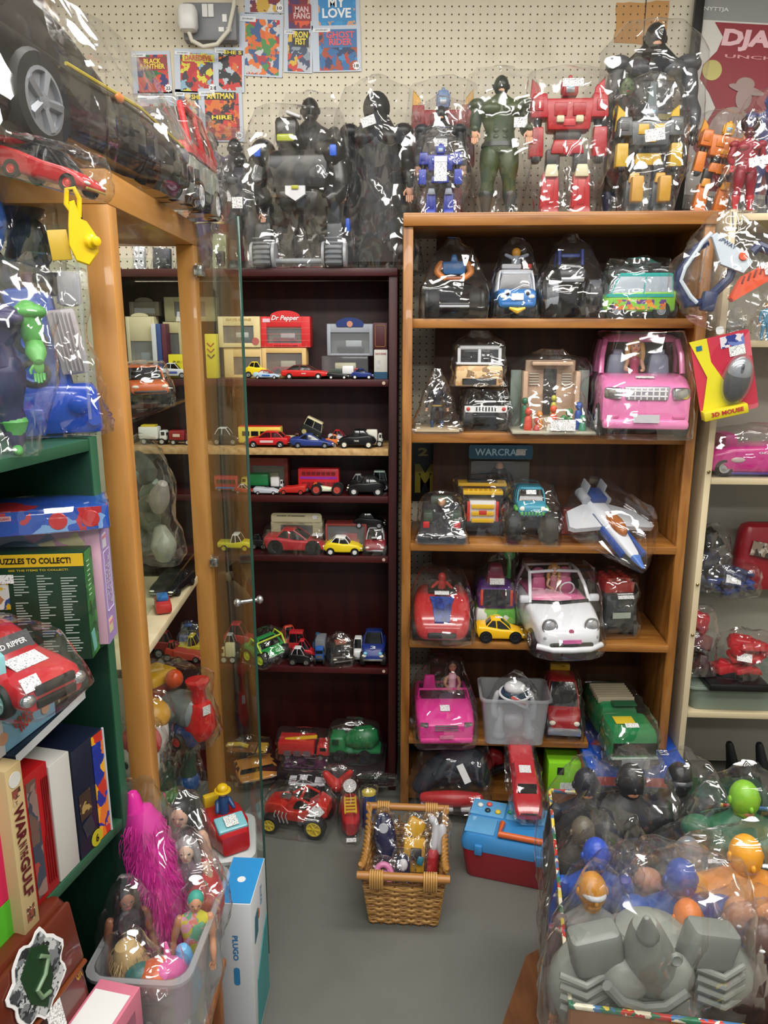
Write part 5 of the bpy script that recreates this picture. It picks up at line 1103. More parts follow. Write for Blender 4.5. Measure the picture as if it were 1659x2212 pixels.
car(t, L, W, H, '#eab517', 'sport', rim=DK, wr=.24, glass=pl('#20221c', .1), low='#c9960f'); sticker(t, (-.03 * L, 0, H * 1.0), .022, .014, (0, 0, 1))
# white open-top car
WPT = pl('#e2e4ea', .2, 0, .6); PK = pl('#d96f9b', .35)
t, L, W, H = pfront('white toy city car with pink interior, driver doll and open roof', 'doll_car', 'doll car', 's4', 1150, 1310, 1232, -.125, .35, 7, htop=.55); t.location += PF.u * -.004
G().loft([xring(x * L, hw * W, b * H, c_ * H, .022) for x, hw, b, c_ in ((-.5, .38, .2, .56), (-.46, .46, .12, .6), (-.2, .5, .1, .6), (.08, .5, .1, .6), (.2, .49, .1, .57), (.36, .465, .1, .5), (.45, .42, .1, .42), (.49, .36, .12, .34), (.5, .3, .16, .3))]).obj('car_body', WPT, t)
g = G()
for y in (-1, 1): g.tube([(.12 * L, y * .44 * W, .59 * H), (.02 * L, y * .41 * W, .8 * H), (-.1 * L, y * .37 * W, .95 * H), (-.3 * L, y * .36 * W, .96 * H), (-.46 * L, y * .4 * W, .62 * H)], W * .026, 8)
g.tube([(-.09 * L, -.37 * W, .95 * H), (-.08 * L, 0, .975 * H), (-.09 * L, .37 * W, .95 * H)], W * .024, 8); g.tube([(-.32 * L, -.36 * W, .95 * H), (-.32 * L, .36 * W, .95 * H)], W * .02, 8); g.obj('roof_frame', WPT, t)
G().add([(.11 * L, -.42 * W, .6 * H), (.13 * L, 0, .6 * H), (.11 * L, .42 * W, .6 * H), (-.08 * L, .35 * W, .94 * H), (-.07 * L, 0, .96 * H), (-.08 * L, -.35 * W, .94 * H)], [(0, 1, 4, 5), (1, 2, 3, 4)]).obj('windscreen', PANE, t)
G().tube([(.115 * L, -.42 * W, .595 * H), (.15 * L, 0, .592 * H), (.115 * L, .42 * W, .595 * H)], .007, 8).obj('window_seal', BLK, t)
G().box((-.17 * L, 0, .615 * H), (.55 * L, .78 * W, .05 * H), .01).obj('pink_floor', PK, t); G().ell((.05 * L, 0, .63 * H), (.05 * L, .36 * W, .05 * H)).obj('dashboard', PK, t)
for y in (-.2, .2):
    g = G(); g.box((-.16 * L, y * W, .72 * H), (.06 * L, .24 * W, .24 * H), .012, top=(.8, .8)); g.ell((-.18 * L, y * W, .88 * H), (.014, .022, .02)); g.obj('seat', PK, t)
G().tube([(.0 * L + .018 * math.cos(a) * .4, .16 * W + .022 * math.sin(a), .73 * H + .022 * math.cos(a)) for a in [2 * math.pi * k / 16 for k in range(17)]], .0025, 6).obj('steering_wheel', WHT, t)
doll(t, (-.10 * L, .0 * W, .62 * H), .10, '#b9864a', '#c97b8f')
for y in (-1, 1):
    g = G(); g.ell((.435 * L, y * .3 * W, .43 * H), (.012, .022, .022)); ho = g.obj('headlight', pl('#c6c9d0', .1, .6), t); G().tube([(.44 * L + .006, y * .3 * W + .022 * math.cos(a), .435 * H + .022 * math.sin(a)) for a in [2 * math.pi * k / 16 for k in range(17)]], .002, 6).obj('headlight_ring', CHR, ho)
    G().ell((.47 * L, y * .33 * W, .27 * H), (.007, .013, .009)).obj('fog_lamp', pl('#9aa0a8', .2), t)
    g = G(); g.box((.1 * L, y * .52 * W, .64 * H), (.02, .03, .022), .006); g.obj('wing_mirror', WPT, t)
G().lathe([(.008, 0), (.007, .003)], (.475 * L, 0, .36 * H), (1, 0, .3)).obj('round_badge', pl('#9c2f5e'), t); G().tube([(.47 * L, -.12 * W, .355 * H), (.477 * L, 0, .35 * H), (.47 * L, .12 * W, .355 * H)], .0018, 6).obj('chrome_moustache', CHR, t)
G().box((.49 * L, 0, .18 * H), (.02, .62 * W, .07 * H), .006).obj('lower_grille', BLK, t); G().panel((.5 * L + .003, 0, .235 * H), .26 * W, .055 * H, (1, 0, 0), .003).obj('number_plate', pl('#d063a0'), t)
G().tube([(.44 * L, -.46 * W, .13 * H), (.515 * L, -.26 * W, .12 * H), (.53 * L, 0, .12 * H), (.515 * L, .26 * W, .12 * H), (.44 * L, .46 * W, .13 * H)], .009, 10).obj('bumper', WPT, t)
for x in (-.3, .29):
    for y in (-1, 1): wheel(t, (x * L, y * W * .44, .14 * H), .16 * H, .13 * W, CHR, 5, True)
bag(t, .005, amp=.004, crown=0, K=60)
t, L, W, H = pfront('black brick-built truck with red studded top in a bag', 'brick_truck', 'toy vehicle', 's4', 1300, 1382, 1240, .02, .15, 8, htop=.5)
G().box((0, 0, H * .42), (L * .95, W * .92, H * .66), .004, top=(.9, .9)).obj('truck_body', pl('#2a2f30'), t); G().box((-.05 * L, 0, H * .82), (L * .7, W * .8, H * .2), .003).obj('red_top', pl('#b03029'), t)
g = G()
for a in range(4):
    for b in range(3): g.cyl(((-.3 + a * .16) * L, (b - 1) * W * .25, H * .92), ((-.3 + a * .16) * L, (b - 1) * W * .25, H * .98), W * .08, n=10)
g.obj('studs', pl('#c23a32'), t); sticker(t, (.3 * L, W * .1, H * .72), .05, .018, (1, 0, .8)).location.x += .02
for x in (-.3, .3):
    for y in (-1, 1): wheel(t, (x * L, y * W * .42, H * .16), H * .16, W * .14)
G().panel((.475 * L, 0, H * .4), W * .5, H * .1, (1, 0, 0), .002).obj('front_plate', pl('#a9b3a6'), t); bag(t, .008, slope=.4, crown=.015)
# ---- fifth shelf
HOT = pl('#d8308f', .25, 0, .4)
t, L, W, H = pfront('hot pink toy convertible with a dark-haired doll in the seat', 'doll_car', 'doll car', 's5', 895, 1024, 1492, -.075, .26, 4, htop=.6, grp=None)
G().loft([xring(x * L, hw * W, b * H, c_ * H, .016) for x, hw, b, c_ in ((-.5, .45, .2, .8), (-.45, .49, .1, .92), (-.1, .5, .08, .9), (.02, .5, .08, .92), (.25, .5, .08, .86), (.42, .48, .08, .74), (.49, .45, .1, .62), (.5, .42, .14, .4))]).obj('car_body', HOT, t)
G().box((-.16 * L, 0, .9 * H), (.42 * L, .8 * W, .08 * H), .008).obj('cockpit', pl('#4a1436'), t)
for y in (-1, 1):
    G().box((-.22 * L, y * .22 * W, 1.12 * H), (.06 * L, .26 * W, .5 * H), .012, top=(.8, .7)).obj('seat', HOT, t)
    G().box((.44 * L, y * .36 * W, .62 * H), (.03, .16 * W, .12 * H), .006, rot=(0, 0, y * .3)).obj('headlight', CHR, t)
G().tube([(.04 * L, -.45 * W, .92 * H), (-.0 * L, -.42 * W, 1.16 * H), (-.0 * L, .42 * W, 1.16 * H), (.04 * L, .45 * W, .92 * H)], .004, 8).obj('windscreen_frame', HOT, t)
g = G()
for k in range(3): g.box((.49 * L, 0, (.5 + .06 * k) * H), (.01, .4 * W, .02 * H), .001)
g.obj('grille_bars', CHR, t); G().box((.5 * L, 0, .2 * H), (.014, .9 * W, .14 * H), .006).obj('bumper', HOT, t); G().panel((.5 * L + .007, 0, .33 * H), .24 * W, .1 * H, (1, 0, 0), .002).obj('number_plate', PK, t)
doll(t, (-.14 * L, .18 * W, .94 * H), .12, '#2a1a16', '#e3b0c2', '#b98466')
for x in (-.3, .3):
    for y in (-1, 1): wheel(t, (x * L, y * W * .44, .2 * H), .2 * H, .12 * W, CHR, 0, True)
sticker(t, (.26 * L, 0, .875 * H), .03, .028, (.25, 0, 1), R(90)); bag(t, .007, slope=.6, crown=.01)
# tub with a toy robot
t, W, H = stand(PF, 'plastic_tub', 'clear plastic tub on the short shelf holding a white and blue toy robot', 'tub', 1042, 1188, 1508, -.06, PS['s5'] + .001); t.location += PF.d * .075; tub(t, W, .15, H * .95, TUB, 1.14, .008, .02)
hb = H; p = t.location.copy()
t = thing('toy_robot', 'white and dark blue domed toy robot sitting in the clear tub', 'toy robot', p + Vector((0, -.01, .004)), PF.rz)
g = G(); g.ell((0, 0, .125), (.052, .045, .05), 24); g.obj('robot_body', pl('#123248', .12), t); g = G(); g.ell((0, -.01, .168), (.034, .03, .02), 20); g.obj('dome', pl('#dfe0e2'), t); G().tube([(.047 * math.cos(a), -.012 + .036 * math.sin(a), .15 + .01 * math.sin(a)) for a in [2 * math.pi * k / 24 for k in range(25)]], .004, 8).obj('collar', pl('#dfe0e2'), t)
G().ell((0, -.012, .06), (.03, .03, .03)).obj('belly', WHT, t)
for s in (-1, 1):
    g = G(); g.limb([(s * .036, 0, .09), (s * .045, -.008, .05), (s * .047, -.014, .02)], [.014, .012, .016]); g.ell((s * .047, -.02, .012), (.02, .026, .011)); g.obj('leg', pl('#d9dadb'), t)
    g = G(); g.limb([(s * .05, 0, .14), (s * .062, 0, .1), (s * .058, -.01, .07)], [.012, .01, .012]); g.obj('arm', pl('#c9cbce'), t)
G().panel((.012, -.048, .135), .055, .02, (.1, -1, .5), .001, R(-28)).obj('price_label', LBL, t); G().panel((.008, -.0485, .142), .05, .008, (.1, -1, .5), .0012, R(-28)).obj('red_label_band', pl('#c23a32'), t); bag(t, .006, slope=.5, crown=.02)
t, L, W, H = pfront('red toy sports car with yellow tailgate and chrome bumper', 'toy_car', 'toy vehicle', 's5', 1190, 1266, 1462, -.02, .2, -3, htop=.6)
car(t, L, W, H, '#a81f26', 'hatch', rim=CHR, wr=.22, big=True); G().box((-.4 * L, 0, 1.02 * H), (.1 * L, .6 * W, .2 * H), .004).obj('tailgate', pl('#d3ad2a'), t); G().box((.5 * L, 0, .2 * H), (.02, .98 * W, .14 * H), .006).obj('chrome_bumper', pl('#b8bcc4', .2, .6), t); bag(t, .006, slope=.5, crown=.012)
# green truck standing on the blue game box
u_, z_ = PF.hit(1368, 1652, -.11); gz = .235
t, L, W, H = front(PF, 'toy_truck', 'large green toy lorry with smoked windscreen and grey plate in a bag', 'toy truck', 1312, 1424, 1530, -.145, gz, .36, BG, 4, .35)
TG = pl('#1c7a45', .25, 0, .3)
G().box((.3 * L, 0, .5 * H), (.4 * L, W, .78 * H), .02, top=(.9, .94)).obj('cab', TG, t)
G().panel((.5 * L - .004, 0, .5 * H), .86 * W, .26 * H, (1, 0, .08), .003).obj('windscreen', pl('#17191a', .08), t)
G().box((.5 * L, 0, .2 * H), (.02, 1.0 * W, .1 * H), .006).obj('bumper', DK, t); G().panel((.5 * L + .01, 0, .2 * H), .56 * W, .2 * H, (1, 0, 0), .004).obj('number_plate', pl('#8f959c'), t); G().box((.498 * L, 0, .3 * H), (.014, .94 * W, .04 * H), .003).obj('light_strip', pl('#a9b5ae'), t)
g = G(); g.box((-.2 * L, 0, .56 * H), (.56 * L, .96 * W, .7 * H), .02, top=(.96, .8)); g.obj('container', TG, t)
g = G()
for k in range(7): g.box((-.05 * L - .045 * k * L, 0, .93 * H), (.02 * L, .78 * W, .02), .002)
g.obj('roof_ribs', pl('#b5a98e'), t); G().box((.3 * L, -.1 * W, .91 * H), (.12 * L, .4 * W, .03 * H), .003).obj('yellow_panel', pl('#d8bd2c'), t); G().box((.04 * L, .1 * W, .96 * H), (.1 * L, .5 * W, .03 * H), .003).obj('roof_hatch', pl('#13502e'), t)
sticker(t, (.41 * L, 0, .885 * H), .04, .035, (.3, 0, 1), R(90))
for x in (-.33, .33):
    for y in (-1, 1): wheel(t, (x * L, y * W * .46, .13 * H), .15 * H, .12 * W, GRY, 0, True)
bag(t, .008, slope=.35, crown=.0, amp=.006)
# ---- bottom of the pine bookcase and the floor before it
GBX = onz(1300, 1690, gz)
t = thing('game_box', 'flat blue game box with red sides under the green lorry', 'game box', PF.P(.72, -.13, .172), PF.rz)
carton(t, .30, .06, .30, pl('#1f4fb0', .3)); g = G(); g.box((0, .15, .018), (.302, .302, .03), .001); g.obj('red_side', pl('#a52a2a', .4), t)
lettering(t, 'YES', (.09, .1, .0605), .05, .03, (0, 0, 1), WHT); lettering(t, 'GAME', (-.06, .06, .0605), .07, .025, (0, 0, 1), WHT); lettering(t, 'FUN', (.1, .22, .0605), .06, .03, (0, 0, 1), WHT)
G().panel((-.09, .15, .0602), .05, .03, (0, 0, 1)).obj('picture_patch', art(('#1f4fb0', '#d9b0a5', '#b8453a'), 60), t)
t = thing('storage_box', 'dark green crate carrying the blue game box', 'crate', PF.P(.74, -.10, .046), PF.rz); carton(t, .26, .125, .26, pl('#143a2b', .5))
t, W, H = stand(PF, 'toy_case', 'lime green toy case with a square hole at the shelf bottom', 'toy case', 1184, 1272, 1650, -.03, PS['s6']); carton(t, W, H, .1, pl('#86cc2a', .25), (('square_hole', DK, (-W * .2, 0, H * .8), .022, .026, (0, -1, 0)), ('price_label', LBL, (0, 0, H * .4), .05, .03, (0, -1, 0))))
t, W, H = stand(PF, 'toy_case', 'orange toy case behind the lime green case', 'toy case', 1186, 1280, 1632, .09, PS['s6']); carton(t, W, H, .05, pl('#c9722a', .3))
p = onz(960, 1700, .06)
t, W, H = stand(PF, 'bagged_shoes', 'bag of dark toy clothing with red pieces and a white tag', 'bag of toys', 892, 1068, 1636, -.06, PS['s6'] + .0, None)
g = G(); rr = rnd(3)
g.limb([(-W * .4, .03, .05), (-W * .1, .05, .11), (W * .2, .05, .12), (W * .36, .06, .06)], [.03, .045, .05, .03]); [g.limb([(rr.uniform(-.4, .3) * W, rr.uniform(0, .06), rr.uniform(.05, .1)), (rr.uniform(-.3, .3) * W, rr.uniform(-.02, .05), rr.uniform(.08, .15)), (rr.uniform(-.3, .4) * W, .03, rr.uniform(.04, .12))], [.014, .022, .012], 10) for _ in range(7)]; g.obj('dark_cloth', pl('#1c2431', .6), t)
g = G(); g.limb([(-W * .35, -.01, .03), (0, -.02, .035), (W * .3, -.01, .03)], [.018, .026, .02]); g.obj('red_shoe', pl('#b3282c'), t); g = G(); g.box((-W * .2, -.02, .01), (W * .4, .05, .012), .004); g.box((W * .25, -.02, .01), (W * .32, .05, .012), .004); g.obj('white_sole', pl('#c9c9cc'), t)
G().panel((W * .12, -.03, .13), .022, .06, (-.2, -1, .3), .001, R(30)).obj('paper_tag', WHT, t); bag(t, .008, slope=.3, crown=.01)
t, W, H = stand(PF, 'toy_figure', 'red and black toy figure lying behind the bag of clothing', 'toy figure', 1030, 1100, 1650, .08, PS['s6']); g = G(); g.limb([(-.03, 0, .03), (.0, 0, .1), (.03, 0, H * .9)], [.02, .024, .016]); g.obj('figure_body', pl('#a3252b'), t); g = G(); g.limb([(.0, -.02, .05), (.05, -.03, .08)], [.014, .012]); g.obj('figure_limb', BLK, t)
# toolbox
TB = Frame(onz(985, 1880, 0).x + .0, 1.90, 17)
t = thing('toy_toolbox', 'red toy toolbox with see-through blue lid and orange handle on the floor', 'toolbox', TB.P(.16, .0, .001), TB.rz)
W, D, H = .30, .18, .09
G().loft([[Vector((a, D / 2 + b, z_)) for a, b in rrect(W * k, D * k, .02, 3)] for z_, k in ((0, .9), (.006, .92), (H, 1))]).obj('box_base', pl('#9c1c2a', .3), t)
BLUE = film_mat('blue_plastic', tint=(.16, .42, .72), haze=.35, blend=.22, rough=.12, bump=0)
g = G(); g.loft([[Vector((a, D / 2 + b, z_)) for a, b in rrect(W * k, D * k, .022, 3)] for z_, k in ((H + .001, 1.02), (H + .02, 1.03), (H + .04, .97), (H + .045, .94))]); g.obj('lid', pl('#3a86c4', .2, 0, .5), t)
g = G()
for x0, x1, y0, y1 in ((-.145, -.045, .1, .175), (-.04, .04, .1, .175), (.05, .14, .1, .175), (-.145, -.06, .015, .09)): g.box(((x0 + x1) / 2, (y0 + y1) / 2, H + .047), (x1 - x0, y1 - y0, .006), .004)
g.obj('lid_window', pl('#5f9fce', .12), t)
for k, (x, y, c_) in enumerate(((-.12, .14, '#d8d8d2'), (-.095, .15, '#d2564a'), (-.095, .12, '#20363c'), (-.065, .12, '#d8b83c'), (-.03, .13, '#2f8f56'), (-.01, .115, '#cfe0d8'))): G().ell((x, y, H + .053), (.009, .009, .006), 10).obj('bead', pl(c_), t)
g = G(); g.tube([(-.045, .075, H + .05), (-.045, .015, H + .056), (.08, .015, H + .056), (.08, .075, H + .05)], .009, 10); g.obj('handle', pl('#d2622c'), t)
for x in (-.1, .07): G().box((x, -.004, H + .008), (.022, .012, .03), .003).obj('catch', pl('#3a86c4'), t)
# red long car on the toolbox, leaning into the bookcase
p = TB.P(.262, .02, H + .06)
t = thing('toy_car', 'long red toy car in a bag lying on the toolbox', 'toy vehicle', PF.P(PF.hit(1135, 1700, -.2)[0], -.145, .19), 0, None, (0, R(13), PF.rz - math.pi / 2))
L, W, H = .30, .082, .05
G().loft([xring(x * L, hw * W, b * H, c_ * H, .01) for x, hw, b, c_ in ((-.5, .42, .2, .8), (-.4, .46, .1, .9), (.0, .46, .1, .9), (.06, .47, .1, 1.0), (.3, .5, .1, .9), (.44, .48, .1, .66), (.5, .42, .14, .5))]).obj('car_body', pl('#b81c28', .2, 0, .5), t)
G().loft([[Vector((cx + a, b, z_ * H)) for a, b in rrect(l_, w_, .01)] for z_, cx, l_, w_ in ((.9, .03, .12, W * .86), (1.3, .015, .07, W * .7))]).obj('cabin', pl('#b81c28', .2, 0, .5), t)
G().panel((.083, 0, 1.06 * H), W * .66, .034, (1, 0, .7), .0012).obj('windscreen', GLASSB, t); sticker(t, (.015, 0, 1.3 * H + .001), .034, .03, (0, 0, 1), R(90)); G().box((.48 * L, 0, .5 * H), (.012, .6 * W, .08 * H), .001).obj('air_intake', BLK, t)
for x in (-.33, .33):
    for y in (-1, 1): wheel(t, (x * L, y * W * .42, .26 * H), .32 * H, .14 * W)
bag(t, .006, slope=.5, crown=0)
# ---------------------------------------------------------------- on the pegboard
ZW = YW - .0
def card(label, x0, x1, y0, y1, cols, words=(), tilt=0, seed=0, num=None, bg='#b9c4d4', dy=.0, bar=True):
    a = ony(x0, y0, ZW); b = ony(x1, y1, ZW); W = b.x - a.x; H = a.z - b.z
    t = thing('comic_card', label, 'comic card', ((a.x + b.x) / 2, YW - .002 - dy, (a.z + b.z) / 2), 0, 'comic cover cards on the pegboard', (0, R(tilt), 0))
    G().panel((0, 0, 0), W, H, t=.0012).obj('backing_card', pl(bg, .35), t)
    G().panel((W * .03, -.0013, -H * .03), W * .78, H * .88, t=.0005).obj('cover_picture', art(cols, 58, seed), t)
    if bar: G().panel((-W * .3, -.002, H * .4), W * .36, H * .08, t=.0005).obj('name_strip', pl('#dfe3e8'), t); lettering(t, 'JOURNEY', (-W * .3, -.0026, H * .4), W * .26, H * .035, m=pl('#50545c'))
    for (s, cx, cz, w_, h_, c_) in words:
        G().panel((cx * W, -.0018, cz * H), w_ * W * 1.16, h_ * H * 1.3, t=.0004).obj('title_band', pl('#8f2228' if cols[0] in ('#d2402c', '#7a1c30') else '#1a1a22' if c_ == '#ead21f' else cols[0], .4), t)
        lettering(t, s, (cx * W, -.0026, cz * H), w_ * W, h_ * H, m=pl(c_), bold=.03)
    if num:
        g = G(); pts = [((.0125 if k % 2 else .0095) * math.cos(R(k * 18)), (.0125 if k % 2 else .0095) * math.sin(R(k * 18))) for k in range(20)]
        g.prism([(W * .4 + x, -H * .38 + z) for x, z in pts], -.0032, -.0022); g.obj('number_star', pl('#e8e8ea'), t); lettering(t, num, (W * .4, -.0034, -H * .38), .014, .009, m=BLK)
    return t
RB = ('#c9332b', '#2c3f86', '#d8a83a', '#e8e2cf', '#7a2a5a', '#b9c6d6')
card('comic card reading BLACK PANTHER with number 22', 283, 373, 111, 203, ('#d2402c', '#2a2c6e', '#c93a2c', '#2e6a3c', '#d2402c'), (('BLACK\nPANTHER', .04, .2, .62, .24, '#ead21f'),), -1, 1, '22')
card('comic card reading DAREDEVIL with number 21', 375, 470, 107, 201, ('#d8cf3a', '#b5222a', '#8ab0c9', '#3a3440', '#c9352b'), (('DAREDEVIL', .08, .3, .66, .13, '#c9232d'),), 2, 2, '21')
card('comic card reading SHE with a dark cover beside the socket', 462, 530, 103, 200, ('#16161a', '#b9c4cf', '#c9322a', '#1e1e24', '#d86a2a'), (('SHE S', .12, .38, .6, .08, '#ead21f'),), 2, 3, None, dy=.002)
card('mostly hidden comic card behind the black toy car', 298, 378, 197, 290, ('#c2ccda', '#b9c4d4', '#b02a36', '#c2ccda'), (), 0, 4)
card('comic card reading SHE beside the one reading ANT-MAN', 376, 440, 194, 300, ('#7fa8cc', '#c96a3a', '#3a4a6a', '#d9c9a0'), (('SHE', .3, .35, .34, .1, '#ead21f'),), 1, 5, None)
card('comic card reading ANT-MAN and HIRE with number 30', 428, 527, 192, 307, ('#2a1a2c', '#c93a30', '#d9742a', '#8c2a2a', '#3a3a22'), (('ANTMAN', .0, .36, .62, .11, '#ead21f'), ('HIRE', .02, -.04, .46, .08, '#ead21f')), 0, 6, '30', dy=.001)
card('cropped comic card with number 10 at the photo top', 526, 613, -62, 30, ('#7a2230', '#c9a23a', '#5b2a5e', '#d9d2c2'), (), 0, 7, '10')
card('comic card reading MAN FANG at the top edge', 613, 676, -38, 66, ('#7a1c30', '#c9a08a', '#d9552e', '#4a2a5a', '#7a1c30'), (('MAN\nFANG', .12, -.14, .58, .26, '#dcb9bd'),), 0, 8, None, dy=.001)
card('blue comic card reading MY LOVE', 672, 777, -38, 62, ('#2a86c4', '#2a86c4', '#2f95cf', '#c99a7a', '#2a86c4'), (('MY\nLOVE', .02, -.06, .6, .44, '#e9eef2'),), -1, 9)
card('orange and blue comic card without a title beside the socket', 514, 613, 30, 166, ('#e2762a', '#d9662a', '#3a5a8c', '#b5323a', '#4a8a4a', '#c9c9cc'), (), 3, 10)
card('comic card reading IRON FIST with yellow title', 612, 676, 62, 158, ('#3a4a66', '#d9b03a', '#b9bcc4', '#c93a2c', '#8a9aa8'), (('IRON\nFIST', .08, .28, .5, .3, '#ead21f'),), 2, 11)
card('comic card reading GHOST RIDER with number 18', 674, 780, 56, 156, ('#2a6aa5', '#1f3a66', '#b5342a', '#3f8ac2', '#a9482a'), (('GHOST\nRIDER', .08, .22, .58, .3, '#d8404c'),), -1, 12, '18', dy=.001)
# socket
a = ony(399, 15, ZW); b = ony(518, 98, ZW); W = b.x - a.x; H = a.z - b.z; c = ((a.x + b.x) / 2, YW - .02, (a.z + b.z) / 2)
t = thing('wall_socket', 'grey metal twin socket with a white plug and switches on pegboard', 'socket', c)
G().box((0, 0, 0), (W, .04, H), .008).obj('back_box', pl('#7d8084', .45), t)
for dx, w_, nm in ((-.02, .026, 'switch'), ):
    for k in (-1, 1): G().panel((-.003 + k * .009, -.02, H * .26), .016, .034, t=.004).obj('switch', pl('#d9d9d6'), t)
for dx, dz, w_, h_ in ((.045, .008, .013, .02), (.034, -.022, .016, .012), (.057, -.022, .016, .012)): G().panel((dx, -.0195, dz), w_, h_, t=.0015).obj('socket_hole', pl('#e2e2df'), t)
g = G(); g.box((-W * .36, -.045, -.002), (.056, .05, .074), .018, n=4); g.obj('plug', pl('#dcdcda', .35), t)
g = G(); z0 = -H * .3
g.tube([(-W * .36, -.045, -.035), (-W * .3, -.05, -.062), (-W * .1, -.05, -.078), (W * .15, -.045, -.07), (W * .36, -.035, -.03), (W * .46, -.02, .04), (W * .5, -.015, .13), (W * .52, -.012, .4)], .0062, 12); g.obj('cable', pl('#d2cfc0', .4), t)
a = ony(205, 98, ZW)
t = thing('peg_hook', 'small metal hook stuck in the pegboard above the black car', 'hook', (a.x, YW - .001, a.z)); G().tube([(0, .0, 0), (0, -.02, 0), (.0, -.026, .006)], .0015, 8).obj('hook_wire', CHR, t); G().panel((0, 0, 0), .02, .008, t=.001).obj('hook_plate', CHR, t)
a = ony(-40, -60, ZW - .05); b = ony(78, 45, ZW - .05)
t = thing('wall_box', 'pale grey box fixed high on the brown board', 'wall box', ((a.x + b.x) / 2, YW - .05, (a.z + b.z) / 2)); G().box((0, 0, 0), (b.x - a.x, .075, a.z - b.z), .006, top=(1, 1)).obj('box_body', pl('#9c9a98', .5), t); G().box((-.01, -.045, .015), ((b.x - a.x) * .8, .02, (a.z - b.z) * .8), .006).obj('box_cover', pl('#b9b7b4', .45), t)
# framed film poster leaning on the wall
a = ony(1512, -6, ZW - .06); p2 = ony(1470, 260, ZW - .12)
t = thing('framed_poster', 'black framed film poster reading DJANGO leaning on the pegboard', 'framed poster', (a.x + .27, YW - .10, 1.835), 0, None, (R(-6), R(3.5), R(-2)))
W, H = .62, .88
g = G()
for x in (-W / 2 + .012, W / 2 - .012): g.box((x, 0, H / 2), (.026, .02, H), .003)
for z_ in (.012, H - .012): g.box((0, 0, z_), (W, .02, .026), .003)
g.obj('frame', pl('#121213', .4), t); G().box((0, .008, H / 2), (W - .03, .004, H - .03), .001).obj('mount', pl('#8b8c8b', .6), t)
mz = a.z - 1.835 + .0
G().panel((-.045, .005, mz - .31), .47, .50, t=.0008).obj('poster_sheet', pl('#c9c6c0', .6), t)
g = G(); xs = -.245; rr = rnd(5); pts = [(xs + .03 * math.sin(k * 1.3) + .01 * k * 0, mz - .065 - k * .04) for k in range(13)]; g.prism([(.185, mz - .065)] + pts + [(.185, mz - .55)], .0035, .0042); g.obj('red_print', pl('#86202c', .5), t)
lettering(t, 'DJANGO', (-.05, .003, mz - .112), .34, .062, m=pl('#d9b0b6'), bold=.05, ital=.1); lettering(t, 'UNCHAINED', (-.055, .003, mz - .158), .30, .010, m=pl('#c98a90')); lettering(t, 'NYTTJA', (-.245, .005, mz - .03), .075, .014, m=pl('#d0d0ce'), bold=.03)
G().lathe([(.029, 0), (.029, .001)], (-.238, .003, mz - .2), (0, -1, 0), 28).obj('gold_seal', pl('#9c9458', .4, .4), t)
g = G(); g.ell((-.16, .002, mz - .40), (.075, .0015, .10), 24); g.ell((-.135, .0015, mz - .275), (.024, .0015, .034), 18); g.ell((-.13, .001, mz - .25), (.055, .0012, .012), 18, rot=(0, .2, 0)); g.ell((-.135, .001, mz - .235), (.028, .0012, .02), 18); g.tube([(-.13, .001, mz - .36), (-.06, .001, mz - .34), (.03, .001, mz - .285)], [.012, .008, .003], 8); g.obj('painted_shape', pl('#9a8580', .6), t)

# ---------------------------------------------------------------- on top of the pine bookcase
TP = 'bagged toy figures standing on top of the pine bookcase'
def top(label, x0, x1, y0, d, name='toy_robot', cat='toy figure', z=None):
    u, z_, W, H = PF.fit(x0, x1, y0, y0, d, PH if z is None else z)
    return thing(name, label, cat, PF.P(u, d, z_ + .001), PF.rz, TP), W, H
t, W, H = top('red toy robot with yellow wing tips, half hidden behind the dark figure', 884, 1032, 186, .225); robot(t, W * .94, H, '#a32026', '#8f1c24', '#d9a01f', helm='#6d86b0'); bag(t, .008, crown=.02)
t, W, H = top('dark grey armoured toy figure standing behind the small blue robot', 898, 1008, 222, .15, 'toy_figure'); figure(t, H * .97, '#303236', head='#26282c', chest='#4a4d52', belt='#8a7a4a', bulk=1.35, armout=.05, face=False, boots='#1c1d20'); sticker(t, (0, -.07, H * .62), .035, .02); bag(t, .008, crown=.015)
t, W, H = top('small blue toy robot with a long white price label', 902, 1002, 308, .045); robot(t, W * .94, H, '#22318f', '#2a3fa8', '#8f96a5', wing=False, helm='#24389c'); G().panel((0, -.05, H * .56), .034, .05).obj('price_label', LBL, t); G().panel((0, -.051, H * .72), .034, .014).obj('price_label', pl('#d9d9dc'), t); bag(t, .007, crown=.03)
t, W, H = top('tall toy soldier in olive green with a dark hood and grey film', 1030, 1138, 158, .12, 'toy_figure'); figure(t, H * .98, '#3c4a26', head='#1f2a22', bulk=1.35, armout=.03, bend=.9, belt='#2a2c28', face=False, legs=True, boots='#3a3d38', sleeves='#38452a'); sticker(t, (.05, -.06, H * .63), .036, .026); bag(t, .006, slope=.25, crown=.012, amp=.01)
t, W, H = top('largest red toy robot with cream knee plates and shoulder fins', 1146, 1318, 160, .09); robot(t, W * .98, H, '#b01c26', '#a81a24', '#c23238', knee='#cfc9a8', helm='#a81a24', dark='#26262b', foot='#9c1820')
for s in (-1, 1): G().box((s * W * .12, -.03, H * .67), (W * .1, .02, H * .05), .004).obj('cream_plate', pl('#cfc9a8'), t)
sticker(t, (0, -.055, H * .9), .055, .02); bag(t, .008, crown=.01, amp=.008)
t, W, H = top('tallest toy figure, black cowl, bare chin and charcoal suit', 1340, 1496, 52, .20, 'toy_figure'); figure(t, H, '#4a4c50', head='#111216', face=False, bulk=1.42, armout=.05, chest='#34363a', boots='#17181a', gloves='#17181a', belt='#8f8444'); 
